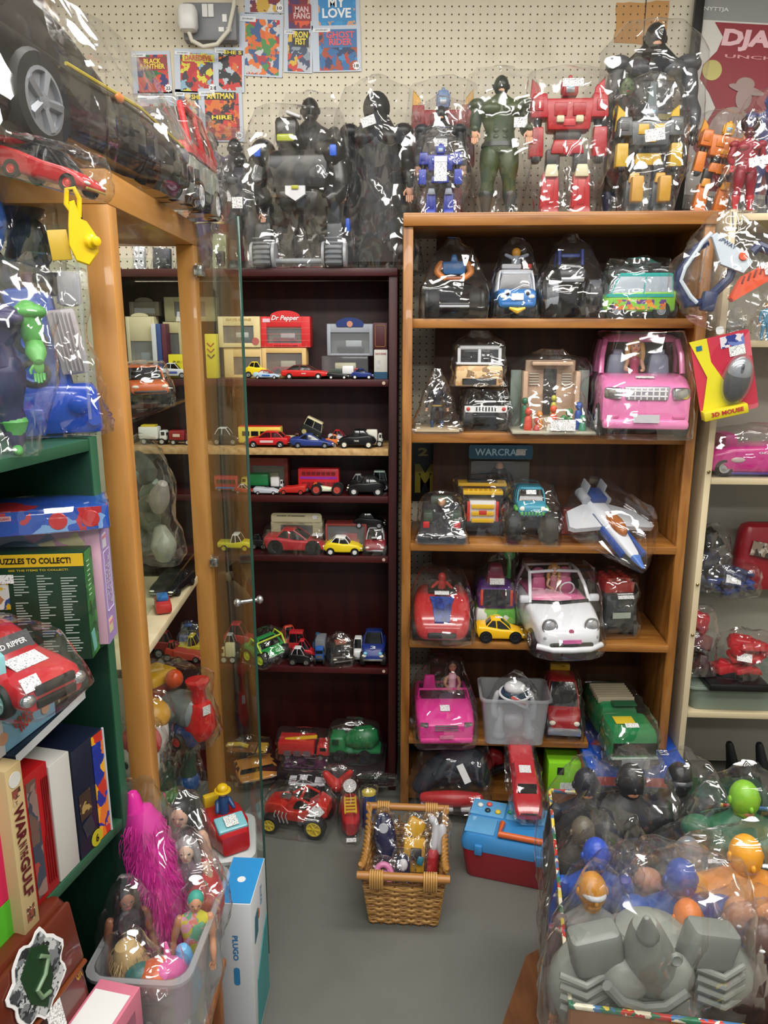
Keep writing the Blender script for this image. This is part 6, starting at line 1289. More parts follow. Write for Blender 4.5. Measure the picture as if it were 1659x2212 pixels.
g = G(); g.limb([(0, .01, H * .9), (0, .02, H * .8)], [.032, .09], 16); g.obj('cowl_cape', pl('#121316', .45), t); bag(t, .007, slope=.6, crown=.012, amp=.009)
t, W, H = top('short dark green-faced toy figure between the red and yellow robots', 1326, 1384, 168, .155, 'toy_figure'); figure(t, H, '#1e2a22', skin='#5a7048', head=None, hair='#111', bulk=1.2, armout=.03, boots='#22344e'); bag(t, .006, slope=.5, crown=.01)
t, W, H = top('grey toy robot with yellow panels and gold shin blocks', 1332, 1488, 178, .06); robot(t, W * .92, H * .86, '#55595c', '#c9a22a', '#d9b21f', knee='#c9962a', helm='#6d7378', foot='#4e5356')
for s in (-1, 1): G().box((s * W * .19, -.055, H * .17), (W * .17, .03, H * .2), .006).obj('gold_shin', pl('#c08f2c'), t)
G().prism([(-.012, H * .82), (.012, H * .82), (.007, H * .99), (-.007, H * .99)], -.01, .02).obj('head_crest', pl('#5e6a6c'), t); sticker(t, (0, -.062, H * .57), .052, .03, (0, -1, 0), R(8)); bag(t, .008, slope=.4, crown=.01, amp=.009)
t, W, H = stand(PF, 'paper_sheet', 'torn brown paper lying under the grey and yellow robot', 'paper', 1316, 1470, 440, .0, PH); g = G(); rr = rnd(9); o_ = [(W * .5 * math.cos(a) * rr.uniform(.85, 1.05), .05 + .05 * math.sin(a) * rr.uniform(.8, 1.1)) for a in [2 * math.pi * k / 16 for k in range(16)]]; g.loft([[Vector((a, b, z_)) for a, b in o_] for z_ in (-.0006, .0)]); g.obj('sheet', pl('#b39a76', .7), t); 
t, W, H = top('orange and black toy robot on the right end of the top', 1492, 1600, 238, .09); t.rotation_euler.y = R(10); robot(t, W * 1.05, H * .92, '#d2701c', '#d9781f', '#d8921f', dark='#1c1a1a', helm='#dba01f', foot='#c96a1c'); bag(t, .008, slope=.4, crown=.015)
t, W, H = top('crimson toy figure with dark horns and a tilted price label', 1588, 1655, 262, .02, 'toy_figure'); figure(t, H * .93, '#8f1c2e', head='#5a1420', bulk=1.3, armout=.06, bend=.5, boots='#b8222e', gloves='#b8222e')
for s in (-1, 1): G().limb([(s * .012, 0, H * .92), (s * .02, -.004, H * .99), (s * .012, -.004, H * 1.04)], [.008, .006, .002]).obj('horn', pl('#2c1216'), t)
sticker(t, (.012, -.05, H * .52), .05, .022, (0, -1, 0), R(10)); bag(t, .008, slope=.4, crown=.0)
t, W, H = top('dark blue and silver toy figure at the right edge of photo', 1640, 1700, 200, .14, 'toy_figure'); figure(t, H, '#1f2f72', head='#22357f', bulk=1.2, armout=.04, boots='#8d9196'); bag(t, .008, slope=.4, crown=.0)

# ---------------------------------------------------------------- on top of the mahogany bookcase
t, W, H = stand(MF, 'toy_vehicle_robot', 'big black toy walker with grey tracked feet and a lime visor', 'toy robot', 534, 752, 226, .045, MH)
D = .12
for s in (-1, 1):
    x = s * W * .36
    g = G(); g.box((x, .0, H * .17), (W * .2, D * .7, H * .24), .01, top=(.8, .8)); g.box((x * .97, .01, H * .34), (W * .13, D * .5, H * .16), .008); lo = g.obj('leg', pl('#26282b'), t)
    g = G(); g.box((x, -.03, H * .09), (W * .19, D * .55, H * .16), .012); to = g.obj('track', pl('#74787c'), lo); g = G()
    for k in range(6): g.box((x, -.03 - D * .28, H * (.03 + k * .03)), (W * .17, .006, H * .012), .001)
    g.obj('track_ribs', pl('#5d6165'), to)
    for q in (-1, 1): G().lathe([(H * .085, 0), (H * .08, .008), (H * .03, .01)], (x + q * W * .095, -.03, H * .085), (q, 0, 0), 24).obj('track_disc', pl('#a9acb0'), lo)
    G().box((x + s * W * .13, 0, H * .27), (W * .05, .04, H * .09), .006).obj('blue_clip', pl('#2156c2'), lo)
    g = G(); g.ell((s * W * .35, 0, H * .7), (W * .13, .06, H * .1), 18); g.limb([(s * W * .38, 0, H * .66), (s * W * .42, -.02, H * .5), (s * W * .33, -.05, H * .42)], [.035, .03, .026]); so = g.obj('arm', pl('#1b1c1f', .25), t)
    G().box((s * W * .37, -.055, H * .7), (W * .07, .02, H * .07), .005).obj('blue_plate', pl('#2b62d2'), so)
g = G(); g.box((0, .0, H * .6), (W * .6, D * .9, H * .24), .02, top=(1.1, .8)); g.box((0, 0, H * .42), (W * .34, D * .6, H * .14), .012, top=(1.3, 1)); g.obj('torso', pl('#1d1e21', .3), t)
g = G(); g.tube([(-W * .3, -.035, H * .045), (W * .3, -.035, H * .045)], .008, 10); g.obj('axle_bar', pl('#8b8e92'), t)
g = G(); g.prism([(-.028, H * .44), (0, H * .40), (.028, H * .44), (.028, H * .49), (-.028, H * .49)], -.075, -.06); g.obj('white_shield', pl('#d9d9dc'), t); G().box((0, -.078, H * .48), (.02, .004, .01), .002).obj('lime_badge', pl('#b3b52a'), t)
g = G(); g.box((-W * .1, -.01, H * .83), (W * .21, .06, H * .17), .012, top=(1.05, .8)); ho = g.obj('head', pl('#141416', .25), t); G().box((-W * .1, -.042, H * .785), (W * .17, .01, H * .045), .006).obj('visor', pl('#a8b01f', .2), ho); G().box((-W * .02, -.03, H * .92), (W * .15, .03, H * .02), .004, rot=(0, .35, 0)).obj('white_peak', pl('#d2d2d4'), ho)
sticker(t, (-W * .1, -.047, H * .66), .0, .0) if 0 else None
bag(t, .008, slope=.35, crown=.012, amp=.011)
t, W, H = stand(MF, 'toy_figure', 'dark shiny-headed toy figure standing behind the black walker', 'toy figure', 640, 700, 212, .15, MH); figure(t, H, '#1c1d20', head='#18191c', bulk=1.15, armout=.05); bag(t, .006, slope=.3, crown=.01)
t, W, H = stand(MF, 'toy_figure', 'black hooded robe figure in a crumpled bag beside the walker', 'toy figure', 758, 868, 196, .09, MH); figure(t, H * .97, '#15161a', head='#1a1b20', robe='#17181b', bulk=1.25, armout=.05, legs=True, boots='#101012', sleeves='#17181b'); sticker(t, (-.018, -.075, H * .8), .04, .025, (0, -1, 0), R(18)); bag(t, .008, slope=.35, crown=.03, amp=.012)
for lab, x0, x1, y0, d, c1, c2 in (
    ('dark bagged toy figure with a purple cloak next to the walker', 470, 545, 300, .10, '#241c30', '#43246e'),
    ('purple bagged toy figure behind the red and grey jeep', 430, 480, 288, .14, '#3c2268', '#1c1d22'),
    ('silver grey bagged toy figure seen above the glass door', 500, 540, 330, .04, '#3a3c44', '#8f2230')):
    t, W, H = stand(MF, 'toy_figure', lab, 'toy figure', x0, x1, y0, d, MH); figure(t, H, c1, head='#1c1d22', cape=c2, bulk=1.2, armout=.05); sticker(t, (.0, -.06, H * .55), .03, .03); bag(t, .007, slope=.3, crown=.02, amp=.009)
for lab, x0, x1, y0, d, c1 in (('white piece with four holes in a bag behind the cabinet', 286, 314, 532, .03, '#c9ccd2'), ('clear crumpled bag with grey parts behind the cabinet', 325, 372, 535, .04, '#4b4d55'), ('silver bagged parts behind the cabinet post', 378, 420, 530, .05, '#5a5c66'), ('pale yellow-green card in a bag seen through the glass door', 455, 492, 505, .04, '#a9b08a')):
    t, W, H = stand(MF, 'bagged_toy', lab, 'bagged toy', x0, x1, y0, d, MH); G().box((0, .01, H / 2), (W * .8, .02, H * .96), .003, rot=(0, .05, 0)).obj('toy_body', pl(c1), t)
    if 'holes' in lab:
        for x in (-.2, .2):
            for z_ in (.35, .7): G().lathe([(.003, 0), (.003, .001)], (x * W, -.001, z_ * H), (0, -1, 0), 10).obj('hole', BLK, t)
    else: G().box((W * .1, -.01, H * .3), (W * .5, .02, H * .4), .004).obj('toy_detail', pl('#33353d'), t)
    bag(t, .004, crown=.01, amp=.004)

# ---------------------------------------------------------------- on and in the display cabinet
t = thing('toy_car', 'huge black toy sports car with yellow stripes in a bag on the cabinet', 'toy vehicle', (-.585, 1.35, CH + .001), 0, None, (0, 0, R(79)))
L, W, H = .74, .27, .185
KB = pl('#111214', .18, 0, .6); st = [(-.5, .42, .3, .72), (-.44, .48, .16, .84), (-.3, .5, .12, .84), (-.05, .49, .12, .78), (.15, .5, .12, .76), (.34, .5, .12, .68), (.46, .47, .13, .58), (.5, .42, .16, .5)]
G().loft([xring(x * L, a * W, b * H, c_ * H, .03) for x, a, b, c_ in st]).obj('car_body', KB, t)
def cr2(x0, x1, hw, z, r): return [Vector(((x0 + x1) / 2 * L + a, b, z * H)) for a, b in rrect((x1 - x0) * L, 2 * hw * W, r, 3)]
G().loft([cr2(-.44, .16, .42, .76, .04), cr2(-.38, .04, .38, 1.05, .04), cr2(-.3, -.06, .32, 1.25, .03)]).obj('cabin', pl('#0e0f12', .08, 0, .5), t)
g = G()
for y in (-.1, .1): g.box((-.18 * L, y * W, 1.255 * H), (.26 * L, .05 * W, .004), .001); g.box((.32 * L, y * W * 1.3, .72 * H), (.26 * L, .06 * W, .004), .001, rot=(0, .13, 0))
g.obj('yellow_stripes', pl('#c9b52a'), t)
for y in (-1, 1):
    g = G(); g.tube([(-.1 * L, y * .498 * W, .72 * H), (.2 * L, y * .5 * W, .69 * H), (.45 * L, y * .465 * W, .56 * H)], .003, 6); g.obj('side_line', pl('#b9a62a'), t)
    G().ell((.1 * L, y * .5 * W, .68 * H), (.014, .005, .008)).obj('side_lamp', pl('#d8803a'), t); G().box((.46 * L, y * .36 * W, .5 * H), (.04, .06, .025), .006, rot=(0, .3, 0)).obj('headlight', pl('#8f9096', .15), t)
G().box((.49 * L, 0, .3 * H), (.04, .88 * W, .24 * H), .012).obj('front_bumper', pl('#5d5c52', .4), t)
g = G()
for k in range(3): g.box((.42 * L + k * .03, -.5 * W, .3 * H), (.016, .006, .16 * H), .002)
g.obj('bumper_vents', pl('#2d2c28'), t)
for x, iy in ((-.2, .45), (.4, .34)):
    for y in (-1, 1): wheel(t, (x * L, y * W * iy, .34 * H), .36 * H, .16 * W, pl('#8f9399', .3, .4), 5, True)
bag(t, .01, slope=.5, crown=0, K=70, amp=.01)
t = thing('toy_jeep', 'red and pale grey toy jeep with wheels over the cabinet edge', 'toy vehicle', (-.475, 1.86, CH + .001), R(88))
L, W, H = .24, .15, .2
G().box((0, 0, .36 * H), (L, W, .4 * H), .008, top=(1, 1)).obj('lower_body', pl('#8d9389', .35), t)
g = G()
for y in (-1, 1):
    for k in range(3): g.panel((-.3 * L + k * .3 * L, y * .5 * W, .38 * H), .22 * L, .24 * H, (0, y, 0), .004, r=.004)
g.obj('ribbed_panel', pl('#a0a69b', .35), t)
g = G(); g.loft([[Vector((cx * L + a, b, z_ * H)) for a, b in rrect(l_ * L, w_ * W, .012)] for z_, cx, l_, w_ in ((.57, 0, 1.0, 1.0), (.68, 0, .98, .98), (.70, 0, .9, .9))])
for y in (-1, 1):
    for p_, q_ in ((.46, .2), (-.46, -.44), (.0, -.05)): g.tube([(p_ * L, y * .46 * W, .66 * H), (q_ * L, y * .36 * W, 1.05 * H)], .007, 8)
    g.tube([(.2 * L, y * .36 * W, 1.05 * H), (-.44 * L, y * .36 * W, 1.05 * H)], .007, 8)
g.obj('red_frame', pl('#c2252a', .25), t); G().loft([[Vector((cx * L + a, b, z_ * H)) for a, b in rrect(l_ * L, w_ * W, .012)] for z_, cx, l_, w_ in ((.69, 0, .86, .86), (1.03, -.12, .6, .68))]).obj('window', pl('#5a5450', .1), t)
for x in (-.3, .3):
    for y in (-1, 1): wheel(t, (x * L, y * W * .45, .17 * H), .17 * H, .2 * W, pl('#c9ccd0'), 5, True)
bag(t, .008, slope=.4, crown=0, amp=.008)
CBF = Frame(CX + .0, CY0, -90)  # u runs away along the cabinet, d leftwards
def cab(name, label, cat, px, py, z, rz, grp=None):
    p = onz(px, py, z); return thing(name, label, cat, (p.x, p.y, z + .001), rz, grp)
t = thing('toy_jeep', 'orange toy off-roader with black wheels on the top glass shelf', 'toy vehicle', (-.555, 1.79, 1.353), R(-62)); L, W, H = .17, .09, .085
car(t, L, W, H, '#d4682c', 'suv', rim=pl('#c9ccd0'), wr=.27, ww=.24, lift=.12, low='#33302e'); bag(t, .006, slope=.45, crown=.0)
t = thing('bagged_toy', 'large bag of grey and olive toy parts on a cabinet glass shelf', 'bag of toys', (-.565, 1.81, .963), R(-50)); rr = rnd(7)
for k, (x, y, z_, c_, s) in enumerate(((-.05, 0, .02, '#6f7466', .05), (.04, .01, .02, '#8d917f', .05), (0, 0, .09, '#5c6250', .05), (-.04, .02, .13, '#7d8f7c', .04), (.05, 0, .14, '#9a948a', .04), (0, -.01, .2, '#4d544a', .035), (-.06, 0, .2, '#7fae9c', .025))):
    g = G(); g.limb([(x, y, z_ + .01), (x + rr.uniform(-.03, .03), y, z_ + .03), (x + rr.uniform(-.03, .03), y, z_ + .06)], [s * .5, s * .62, s * .4]); g.box((x, y, z_ + .03), (s, s * .7, s * .5), .005, rot=(rr.random(), rr.random(), 0)); g.obj('toy_part', pl(c_), t)
bag(t, .01, slope=.3, crown=.03, amp=.012)
t = thing('toy_car', 'glossy black toy car on the pale wooden cabinet shelf', 'toy vehicle', (-.52, 1.80, .896), R(-100)); car(t, .13, .07, .045, '#101114', 'sport', rim=DK); 
t = thing('toy_boat', 'small red and blue toy on the pale wooden cabinet shelf', 'toy', (-.505, 1.66, .896), R(-70)); g = G(); g.box((0, 0, .012), (.07, .035, .024), .006); g.obj('hull', pl('#b5302c'), t); G().box((0, 0, .03), (.03, .025, .014), .004).obj('deck', pl('#2f6fb5'), t)
t = thing('toy_train', 'bagged toy train with red chimney, yellow roof and orange ball', 'toy train', (-.555, 1.83, .487), R(-30)); 
G().box((.0, 0, .03), (.22, .09, .045), .008).obj('chassis', pl('#28406f'), t); g = G(); g.lathe([(.04, -.05), (.045, -.02), (.045, .045), (.03, .06)], (.05, 0, .085), (1, 0, 0), 24); g.obj('boiler', pl('#7b8686', .2), t)
g = G(); g.limb([(.10, 0, .05), (.105, 0, .09)], [.042, .036]); g.lathe([(.02, 0), (.017, .03), (.03, .05), (.03, .055)], (.10, 0, .12)); g.obj('chimney', pl('#c9201f', .25), t); G().box((-.05, 0, .155), (.09, .1, .028), .008, top=(.85, .85)).obj('cab_roof', pl('#e0aa1c'), t); G().box((-.05, 0, .1), (.07, .08, .09), .006).obj('cab', pl('#b8443a'), t); G().ell((.02, 0, .16), (.023, .023, .025), 20).obj('orange_ball', pl('#d9501c', .2), t)
for x in (-.07, .0, .07):
    for y in (-1, 1): wheel(t, (x, y * .05, .021), .02, .014, pl('#c9352a'))
sticker(t, (.14, -.015, .11), .022, .024, (1, -.2, 0)); bag(t, .006, slope=.4, crown=.0)
for k, (c_, lb) in enumerate((('#d9a23a', 'white toy face with yellow cap on the lower cabinet shelf'), ('#b8383a', 'white toy face with red trim in front of the yellow-capped one'))):
    t = thing('toy_mask', lb, 'toy', ((-.575, 1.71, .487), (-.56, 1.58, .487))[k], R(-40))
    g = G(); g.ell((0, 0, .075), (.05, .045, .074), 24); g.obj('face', pl('#dcd8d2', .25), t); g = G(); g.ell((0, .008, .115), (.05, .045, .04), 20); g.obj('cap', pl(c_), t)
    for x in (-.016, .016): G().ell((x, -.042, .085), (.006, .004, .009)).obj('eye', BLK, t)
    G().ell((0, -.048, .065), (.008, .008, .008)).obj('nose', pl('#c9363a'), t); G().tube([(-.018, -.042, .05), (0, -.046, .042), (.018, -.042, .05)], .003, 6).obj('mouth', pl('#a8282c'), t); bag(t, .006, crown=.01)
t = thing('storage_box', 'tall dark storage box standing on the cabinet base', 'box', (-.62, 1.80, .0805)); carton(t, .2, .21, .14, pl('#26302c', .5)); t.location.y = 1.74
for p_, c_, lb in (((-.575, 1.80, .292), '#3f9a2c', 'bag with a bright green ball low in the cabinet'), ((-.53, 1.86, .292), '#1f4f8f', 'bag with a dark blue ball low in the cabinet')):
    t = thing('bagged_ball', lb, 'bagged toy', p_); G().ell((0, 0, .035), (.032, .032, .032), 20).obj('ball', pl(c_, .25), t); G().limb([(0, 0, .06), (.01, 0, .12)], [.024, .014]).obj('toy_body', pl('#40584a'), t); bag(t, .007, slope=.3, crown=.03, amp=.008)
# ---------------------------------------------------------------- green shelving on the left: top
def gz(px, py, z): p = onz(px, py, z); return p
GT = GS['top'] + .001
p = onz(150, 940, GT)
t = thing('toy_robot', 'blue and silver toy truck robot in a torn bag on the green shelf', 'toy robot', (p.x - .012, p.y + .0, GT), R(22)); t.scale = (1, 1, .86)
BLU = pl('#0e47b8', .22, 0, .4); BL2 = pl('#2458b8', .3)
g = G(); g.box((0, 0, .05), (.128, .07, .092), .014, top=(.9, .92)); g.box((-.045, -.03, .03), (.05, .03, .05), .006); g.lathe([(.014, 0), (.016, .006), (.008, .01)], (.03, -.036, .06), (0, -1, 0), 20); g.lathe([(.009, 0), (.009, .012)], (.05, -.03, .03), (0, -1, 0)); g.obj('base', BLU, t)
g = G(); g.box((-.02, .01, .17), (.07, .05, .19), .01, rot=(0, -.12, 0)); g.obj('body', BL2, t); g = G(); g.box((.022, 0, .17), (.042, .05, .115), .006, rot=(0, -.14, 0))
for k in range(5): g.box((.012 + k * .006, -.027, .17), (.003, .004, .105), .001, rot=(0, -.14, 0))
g.obj('silver_track', pl('#b3adb0', .35), t)
for z_ in (.115, .17): wheel(t, (-.03, -.022, z_), .024, .022, pl('#1f55b8'))
g = G(); g.box((.0, 0, .27), (.04, .03, .04), .006); g.obj('joint', DK, t); g = G(); g.box((.03, -.005, .262), (.036, .03, .06), .01); g.obj('silver_fist', pl('#b9bac0'), t)
bag(t, .006, slope=.3, crown=.02, amp=.008)
p = onz(165, 925, GT)
t = thing('toy_crane_arm', 'bright yellow toy crane arm sticking out above the blue robot', 'toy', (ony(160, 500, 1.09).x, 1.09, 1.603), R(24)); t.scale = (.56, .56, .52)
Y_ = pl('#f0c80e', .3)
g = G(); o1 = [(.028, .0), (.052, .035), (.05, .075), (.03, .11), (.018, .115), (.006, .16), (-.006, .155), (-.012, .10), (-.014, .05), (.0, .01)]; g.prism(o1, -.008, .008, ins=.05); g.obj('arm_plate', Y_, t)
g = G(); g.tube([(.006, 0, .12), (-.012, 0, .15), (-.008, 0, .185), (.008, 0, .19), (.018, 0, .165), (.014, 0, .12)], .006, 8); g.obj('arm_loop', Y_, t); g = G(); g.lathe([(.018, 0), (.018, .01), (.012, .014), (.012, .024), (.008, .026)], (.034, -.006, .06), (.6, -.8, 0), 24); g.obj('arm_boss', Y_, t)
G().box((-.035, .01, .05), (.045, .01, .075), .002, rot=(0, -.1, 0)).obj('yellow_bag_flap', pl('#c9a838', .35), t)
G().lathe([(.004, -.40), (.004, .01)], (.0, .01, .0), (0, 0, 1), 8).obj('support_rod', CLEAR, t); 
p = onz(30, 945, GT)
t = thing('toy_figure', 'green muscular toy figure with purple trousers at the left edge', 'toy figure', (ony(-28, 800, 1.04).x, 1.04, GT), R(25)); figure(t, .235, '#35305a', skin='#5fae5a', hair='#1c2a1c', bulk=1.9, armout=.03, bend=.4, sleeves='#5fae5a', gloves='#5fae5a', boots='#55a552'); bag(t, .007, slope=.3, crown=.02, amp=.008)
# pile behind: bagged blue, crimson and black toys rising to the top
for lab, px, y0, Hh, cols, w_ in (('bag of blue and black toy parts behind the green figure', 30, 945, .36, ('#3a62b0', '#20407f', '#17181c', '#2f6fd0'), .07), ('bag with a crimson cloth and black toy behind the crane arm', 100, 935, .40, ('#7d1f30', '#17181a', '#8f2638', '#1f2f24', '#17181a'), .075)):
    p = onz(px, y0 - 8, GT); t = thing('bagged_toy', lab, 'bag of toys', (p.x - .035, p.y + .045, GT), R(25)); rr = rnd(len(lab))
    for k, c_ in enumerate(cols):
        z_ = .02 + Hh * k / len(cols); q = Hh / len(cols)
        g = G(); g.limb([(rr.uniform(-.01, .01), 0, z_ + .01), (rr.uniform(-.02, .02), 0, z_ + q * .5), (rr.uniform(-.01, .01), 0, z_ + q * .85)], [w_ * .42, w_ * .5, w_ * .4], 14); g.box((rr.uniform(-.02, .02), -.02, z_ + q * .5), (w_ * .6, w_ * .4, q * .5), .006, rot=(0, rr.uniform(-.4, .4), 0)); g.obj('toy_part', pl(c_), t)
    bag(t, .007, slope=.25, crown=.02, amp=.012)
p = ony(120, 368, 1.12)
t = thing('toy_car', 'red and black toy car with gold nose at the top of the pile', 'toy vehicle', (p.x - .012, 1.13, p.z - .02), 0, None, (R(0), R(14), R(-8)))
car(t, .13, .065, .05, '#b01c24', 'sport', rim=pl('#c02a2a'), low='#a9954a', roof='#17161a'); bag(t, .006, slope=.4, crown=0, amp=.006)
# ---- middle shelf of the green unit
Z2 = GS['s2'] + .001
def slab(name, label, cat, px, py, z, w_, d_, h_, rz, mat, faces=(), back=True):
    """card box whose near right bottom corner is seen at (px, py)"""
    p = onz(px, py, z); M = Matrix.Rotation(R(rz), 3, 'Z'); o = p + M @ Vector((-w_ / 2, 0, 0))
    t = thing(name, label, cat, (o.x, o.y, z), R(rz)); carton(t, w_, h_, d_, mat, faces); return t
PG = '#0f3a25'
h = ony(190, 1195, onz(200, 1425, Z2).y).z - Z2
t = slab('puzzle_box', 'green puzzle box with yellow band reading PUZZLES TO COLLECT', 'puzzle box', 200, 1424, Z2, .25, .042, h, 5, pl('#12321f', .35))
W = .25
G().panel((0, -.0002, h * .94), W, h * .115, t=.0006).obj('yellow_band', pl('#d8b11f', .35), t); lettering(t, 'PUZZLES TO COLLECT!', (.055, -.001, h * .94), .105, h * .055, m=BLK, bold=.03)
lettering(t, 'SEE THE ITEMS TO COLLECT!', (.06, -.001, h * .855), .085, h * .018, m=pl('#c9b02c'))
g = G(); rr = rnd(11)
for c in range(3):
    for k in range(30): 
        if rr.random() < .93: ww = rr.uniform(.010, .024); g.panel((.022 + c * .034 + ww / 2, -.0003, h * (.8 - .0245 * k)), ww, h * .009, t=.0004)
g.obj('text_lines', pl('#a9b5ac', .6), t)
for k in range(2): G().panel((-.03, -.0006, h * (.64 - .33 * k)), .09, h * .28, t=.0008).obj('preview_picture', art(('#c9ccc8', '#c8a51f', '#27457a', '#a9754a', '#d9d9d4'), 75, k), t)
G().panel((.012, -.002, h * .78), .024, h * .08, t=.0005).obj('price_label', LBL, t)
G().panel((W / 2, .021, h / 2), .041, h * .99, (1, 0, 0), .0005).obj('green_side', art(('#2a6b34', '#1f5a2c', '#3a7f3a', '#1a4a26'), 60, 3), t)
g = G()
for k in range(8): g.panel((W / 2 + .0006, .018, h * (.9 - .045 * k)), .012, h * .008, (1, 0, 0), .0004)
g.obj('side_text', pl('#b9c9b5', .6), t)
G().panel((W / 2 + .0004, .016, h * .15), .016, h * .2, (1, 0, 0), .0006, .2).obj('blue_crest', pl('#6fb0a8'), t)
h2 = ony(260, 1135, onz(252, 1390, Z2).y).z - Z2
t = slab('craft_box', 'pink and lilac craft box reading SPARKLE AND GLIMMER', 'craft box', 236, 1392, Z2, .26, .05, h2, 5, pl('#d3a9bd', .35))
W = .26; G().panel((-.01, -.0003, h2 * .5), W * .9, h2 * .9, t=.0005).obj('unicorn_free_picture', art(('#d3a9bd', '#cfa5b9', '#d9b5c6', '#9aa3b5', '#d8d0a5'), 26, 6), t)
G().tube([(.01 + .075 * math.cos(R(a)), -.001, h2 * .3 + .11 * math.sin(R(a))) for a in range(0, 181, 12)], .006, 6).obj('rainbow_band', pl('#6f8596'), t); G().tube([(.01 + .064 * math.cos(R(a)), -.0012, h2 * .3 + .098 * math.sin(R(a))) for a in range(0, 181, 12)], .005, 6).obj('rainbow_band', pl('#b5c27a'), t)
G().panel((W / 2, .025, h2 / 2), .05, h2, (1, 0, 0), .0005).obj('lilac_side', pl('#a98cc4', .35), t); lettering(t, 'SPARKLE\n& GLIMMER', (W / 2 + .0006, .025, h2 * .52), h2 * .42, .026, (1, 0, 0), pl('#cfc4dc'), R(90)); 
o_ = rrect(.034, h2 * .5, .001, 1); G().tube([(W / 2 + .001, .025 + a, h2 * .52 + b) for a, b in o_ + o_[:1]], .0005, 5).obj('label_outline', pl('#dcd4e6'), t)
for zz, c_ in ((.86, '#d9d4e4'), (.14, '#d8c9a0')): G().panel((W / 2 + .0005, .018, h2 * zz), .02, h2 * .12, (1, 0, 0), .0006).obj('cake_picture', pl(c_), t); G().panel((W / 2 + .0012, .018, h2 * (zz + .03)), .02, h2 * .025, (1, 0, 0), .0006).obj('pink_icing', pl('#d98aa0'), t)
g = G(); 
for dx in (-.13, -.075): g.tube([(dx, -.012, h2 - .06), (dx - .006, -.014, h2 + .002), (dx + .012, -.014, h2 + .018), (dx + .03, -.014, h2 + .002), (dx + .036, -.012, h2 - .06)], .0045, 8)
g.obj('ribbon_handle', pl('#dca0b8', .3), t)
pz = Z2 + h2 + .001
t = thing('construction_box', 'blue and red shrink-wrapped box reading MECCANO lying on top', 'toy box', (t.location.x + .075, t.location.y - .035, pz), R(22))
carton(t, .165, .036, .10, pl('#2350a8', .25), (('front_print', art(('#1f4fb0', '#1f4fb0', '#b8242c', '#1f4fb0', '#7aa5d8', '#c22a30'), 42, 5, .2), (0, 0, .018), .163, .034, (0, -1, 0)), ('top_print', art(('#1f4fb0', '#20489c', '#b8242c', '#1f4fb0'), 22, 6, .2), (0, .05, .036), .163, .098, (0, 0, 1)), ('side_print', art(('#1f4fb0', '#1f4fb0', '#7aa5d8', '#b8242c'), 42, 7, .2), (.0825, .05, .018), .098, .034, (1, 0, 0))))
for x, c_ in ((-.0, '#c2242c'), (.045, '#c2302c')): G().lathe([(.013, 0), (.012, .001)], (x + .012, -.0006, .017), (0, -1, 0), 24).obj('red_disc', pl(c_, .2), t)
G().panel((-.062, -.0008, .027), .024, .007, t=.0005).obj('name_plate', pl('#d9a9b0'), t); lettering(t, 'MECCANO', (-.062, -.0014, .027), .02, .0035, m=pl('#b0242c')); bag(t, .0015, amp=.0012, crown=0)
p = onz(105, 1500, Z2)
t = thing('toy_car', 'red toy car with sticker visor and bonnet label on the green shelf', 'toy vehicle', (p.x - .075, p.y + .02, Z2), R(-28))
L, W, H = .23, .105, .068
G().loft([xring(x * L, hw * W, b * H, c_ * H, .014) for x, hw, b, c_ in ((-.5, .46, .2, .8), (-.1, .5, .1, .82), (.1, .5, .1, .8), (.3, .49, .1, .74), (.44, .47, .1, .66), (.49, .43, .1, .55), (.5, .4, .12, .4))]).obj('car_body', pl('#b51c26', .2, 0, .5), t)
G().loft([[Vector(((a + b) / 2 * L + q[0], q[1], z_ * H)) for q in rrect((b - a) * L, 2 * w_ * W, .015)] for a, b, z_, w_ in ((-.42, .16, .76, .45), (-.36, .05, 1.1, .39), (-.3, -.02, 1.25, .34))]).obj('cabin', pl('#b0202a', .2, 0, .4), t)
G().panel((.075 * L + .004, 0, .98 * H), .078, .026, (1, 0, .75), .0015).obj('sun_strip', pl('#18181a'), t); lettering(t, 'ROAD RIPPER', (.075 * L + .006, 0, .985 * H), .06, .008, (1, 0, .75), WHT)
sticker(t, (.26 * L, .0, .79 * H), .05, .03, (.25, 0, 1), R(90)); sticker(t, (.475 * L, -.3 * W, .66 * H), .026, .02, (.8, 0, .6))
for zz in (.5, .24): G().box((.5 * L, .0, zz * H), (.008, .062, .013), .003).obj('grille', BLK, t)
for y in (-1, 1): G().ell((.485 * L, y * .38 * W, .36 * H), (.008, .011, .009)).obj('fog_lamp', CHR, t)
for x in (-.3, .3):
    for y in (-1, 1): wheel(t, (x * L, y * W * .46, .27 * H), .36 * H, .16 * W, pl('#a9c4c0', .2, .4), 5, True)
bag(t, .005, slope=.5, crown=0, amp=.005)
t = slab('cyan_card_box', 'pale cyan card box at the left edge beside the red car', 'box', 24, 1530, Z2, .10, .04, .075, 42, pl('#8fd0d6', .4))
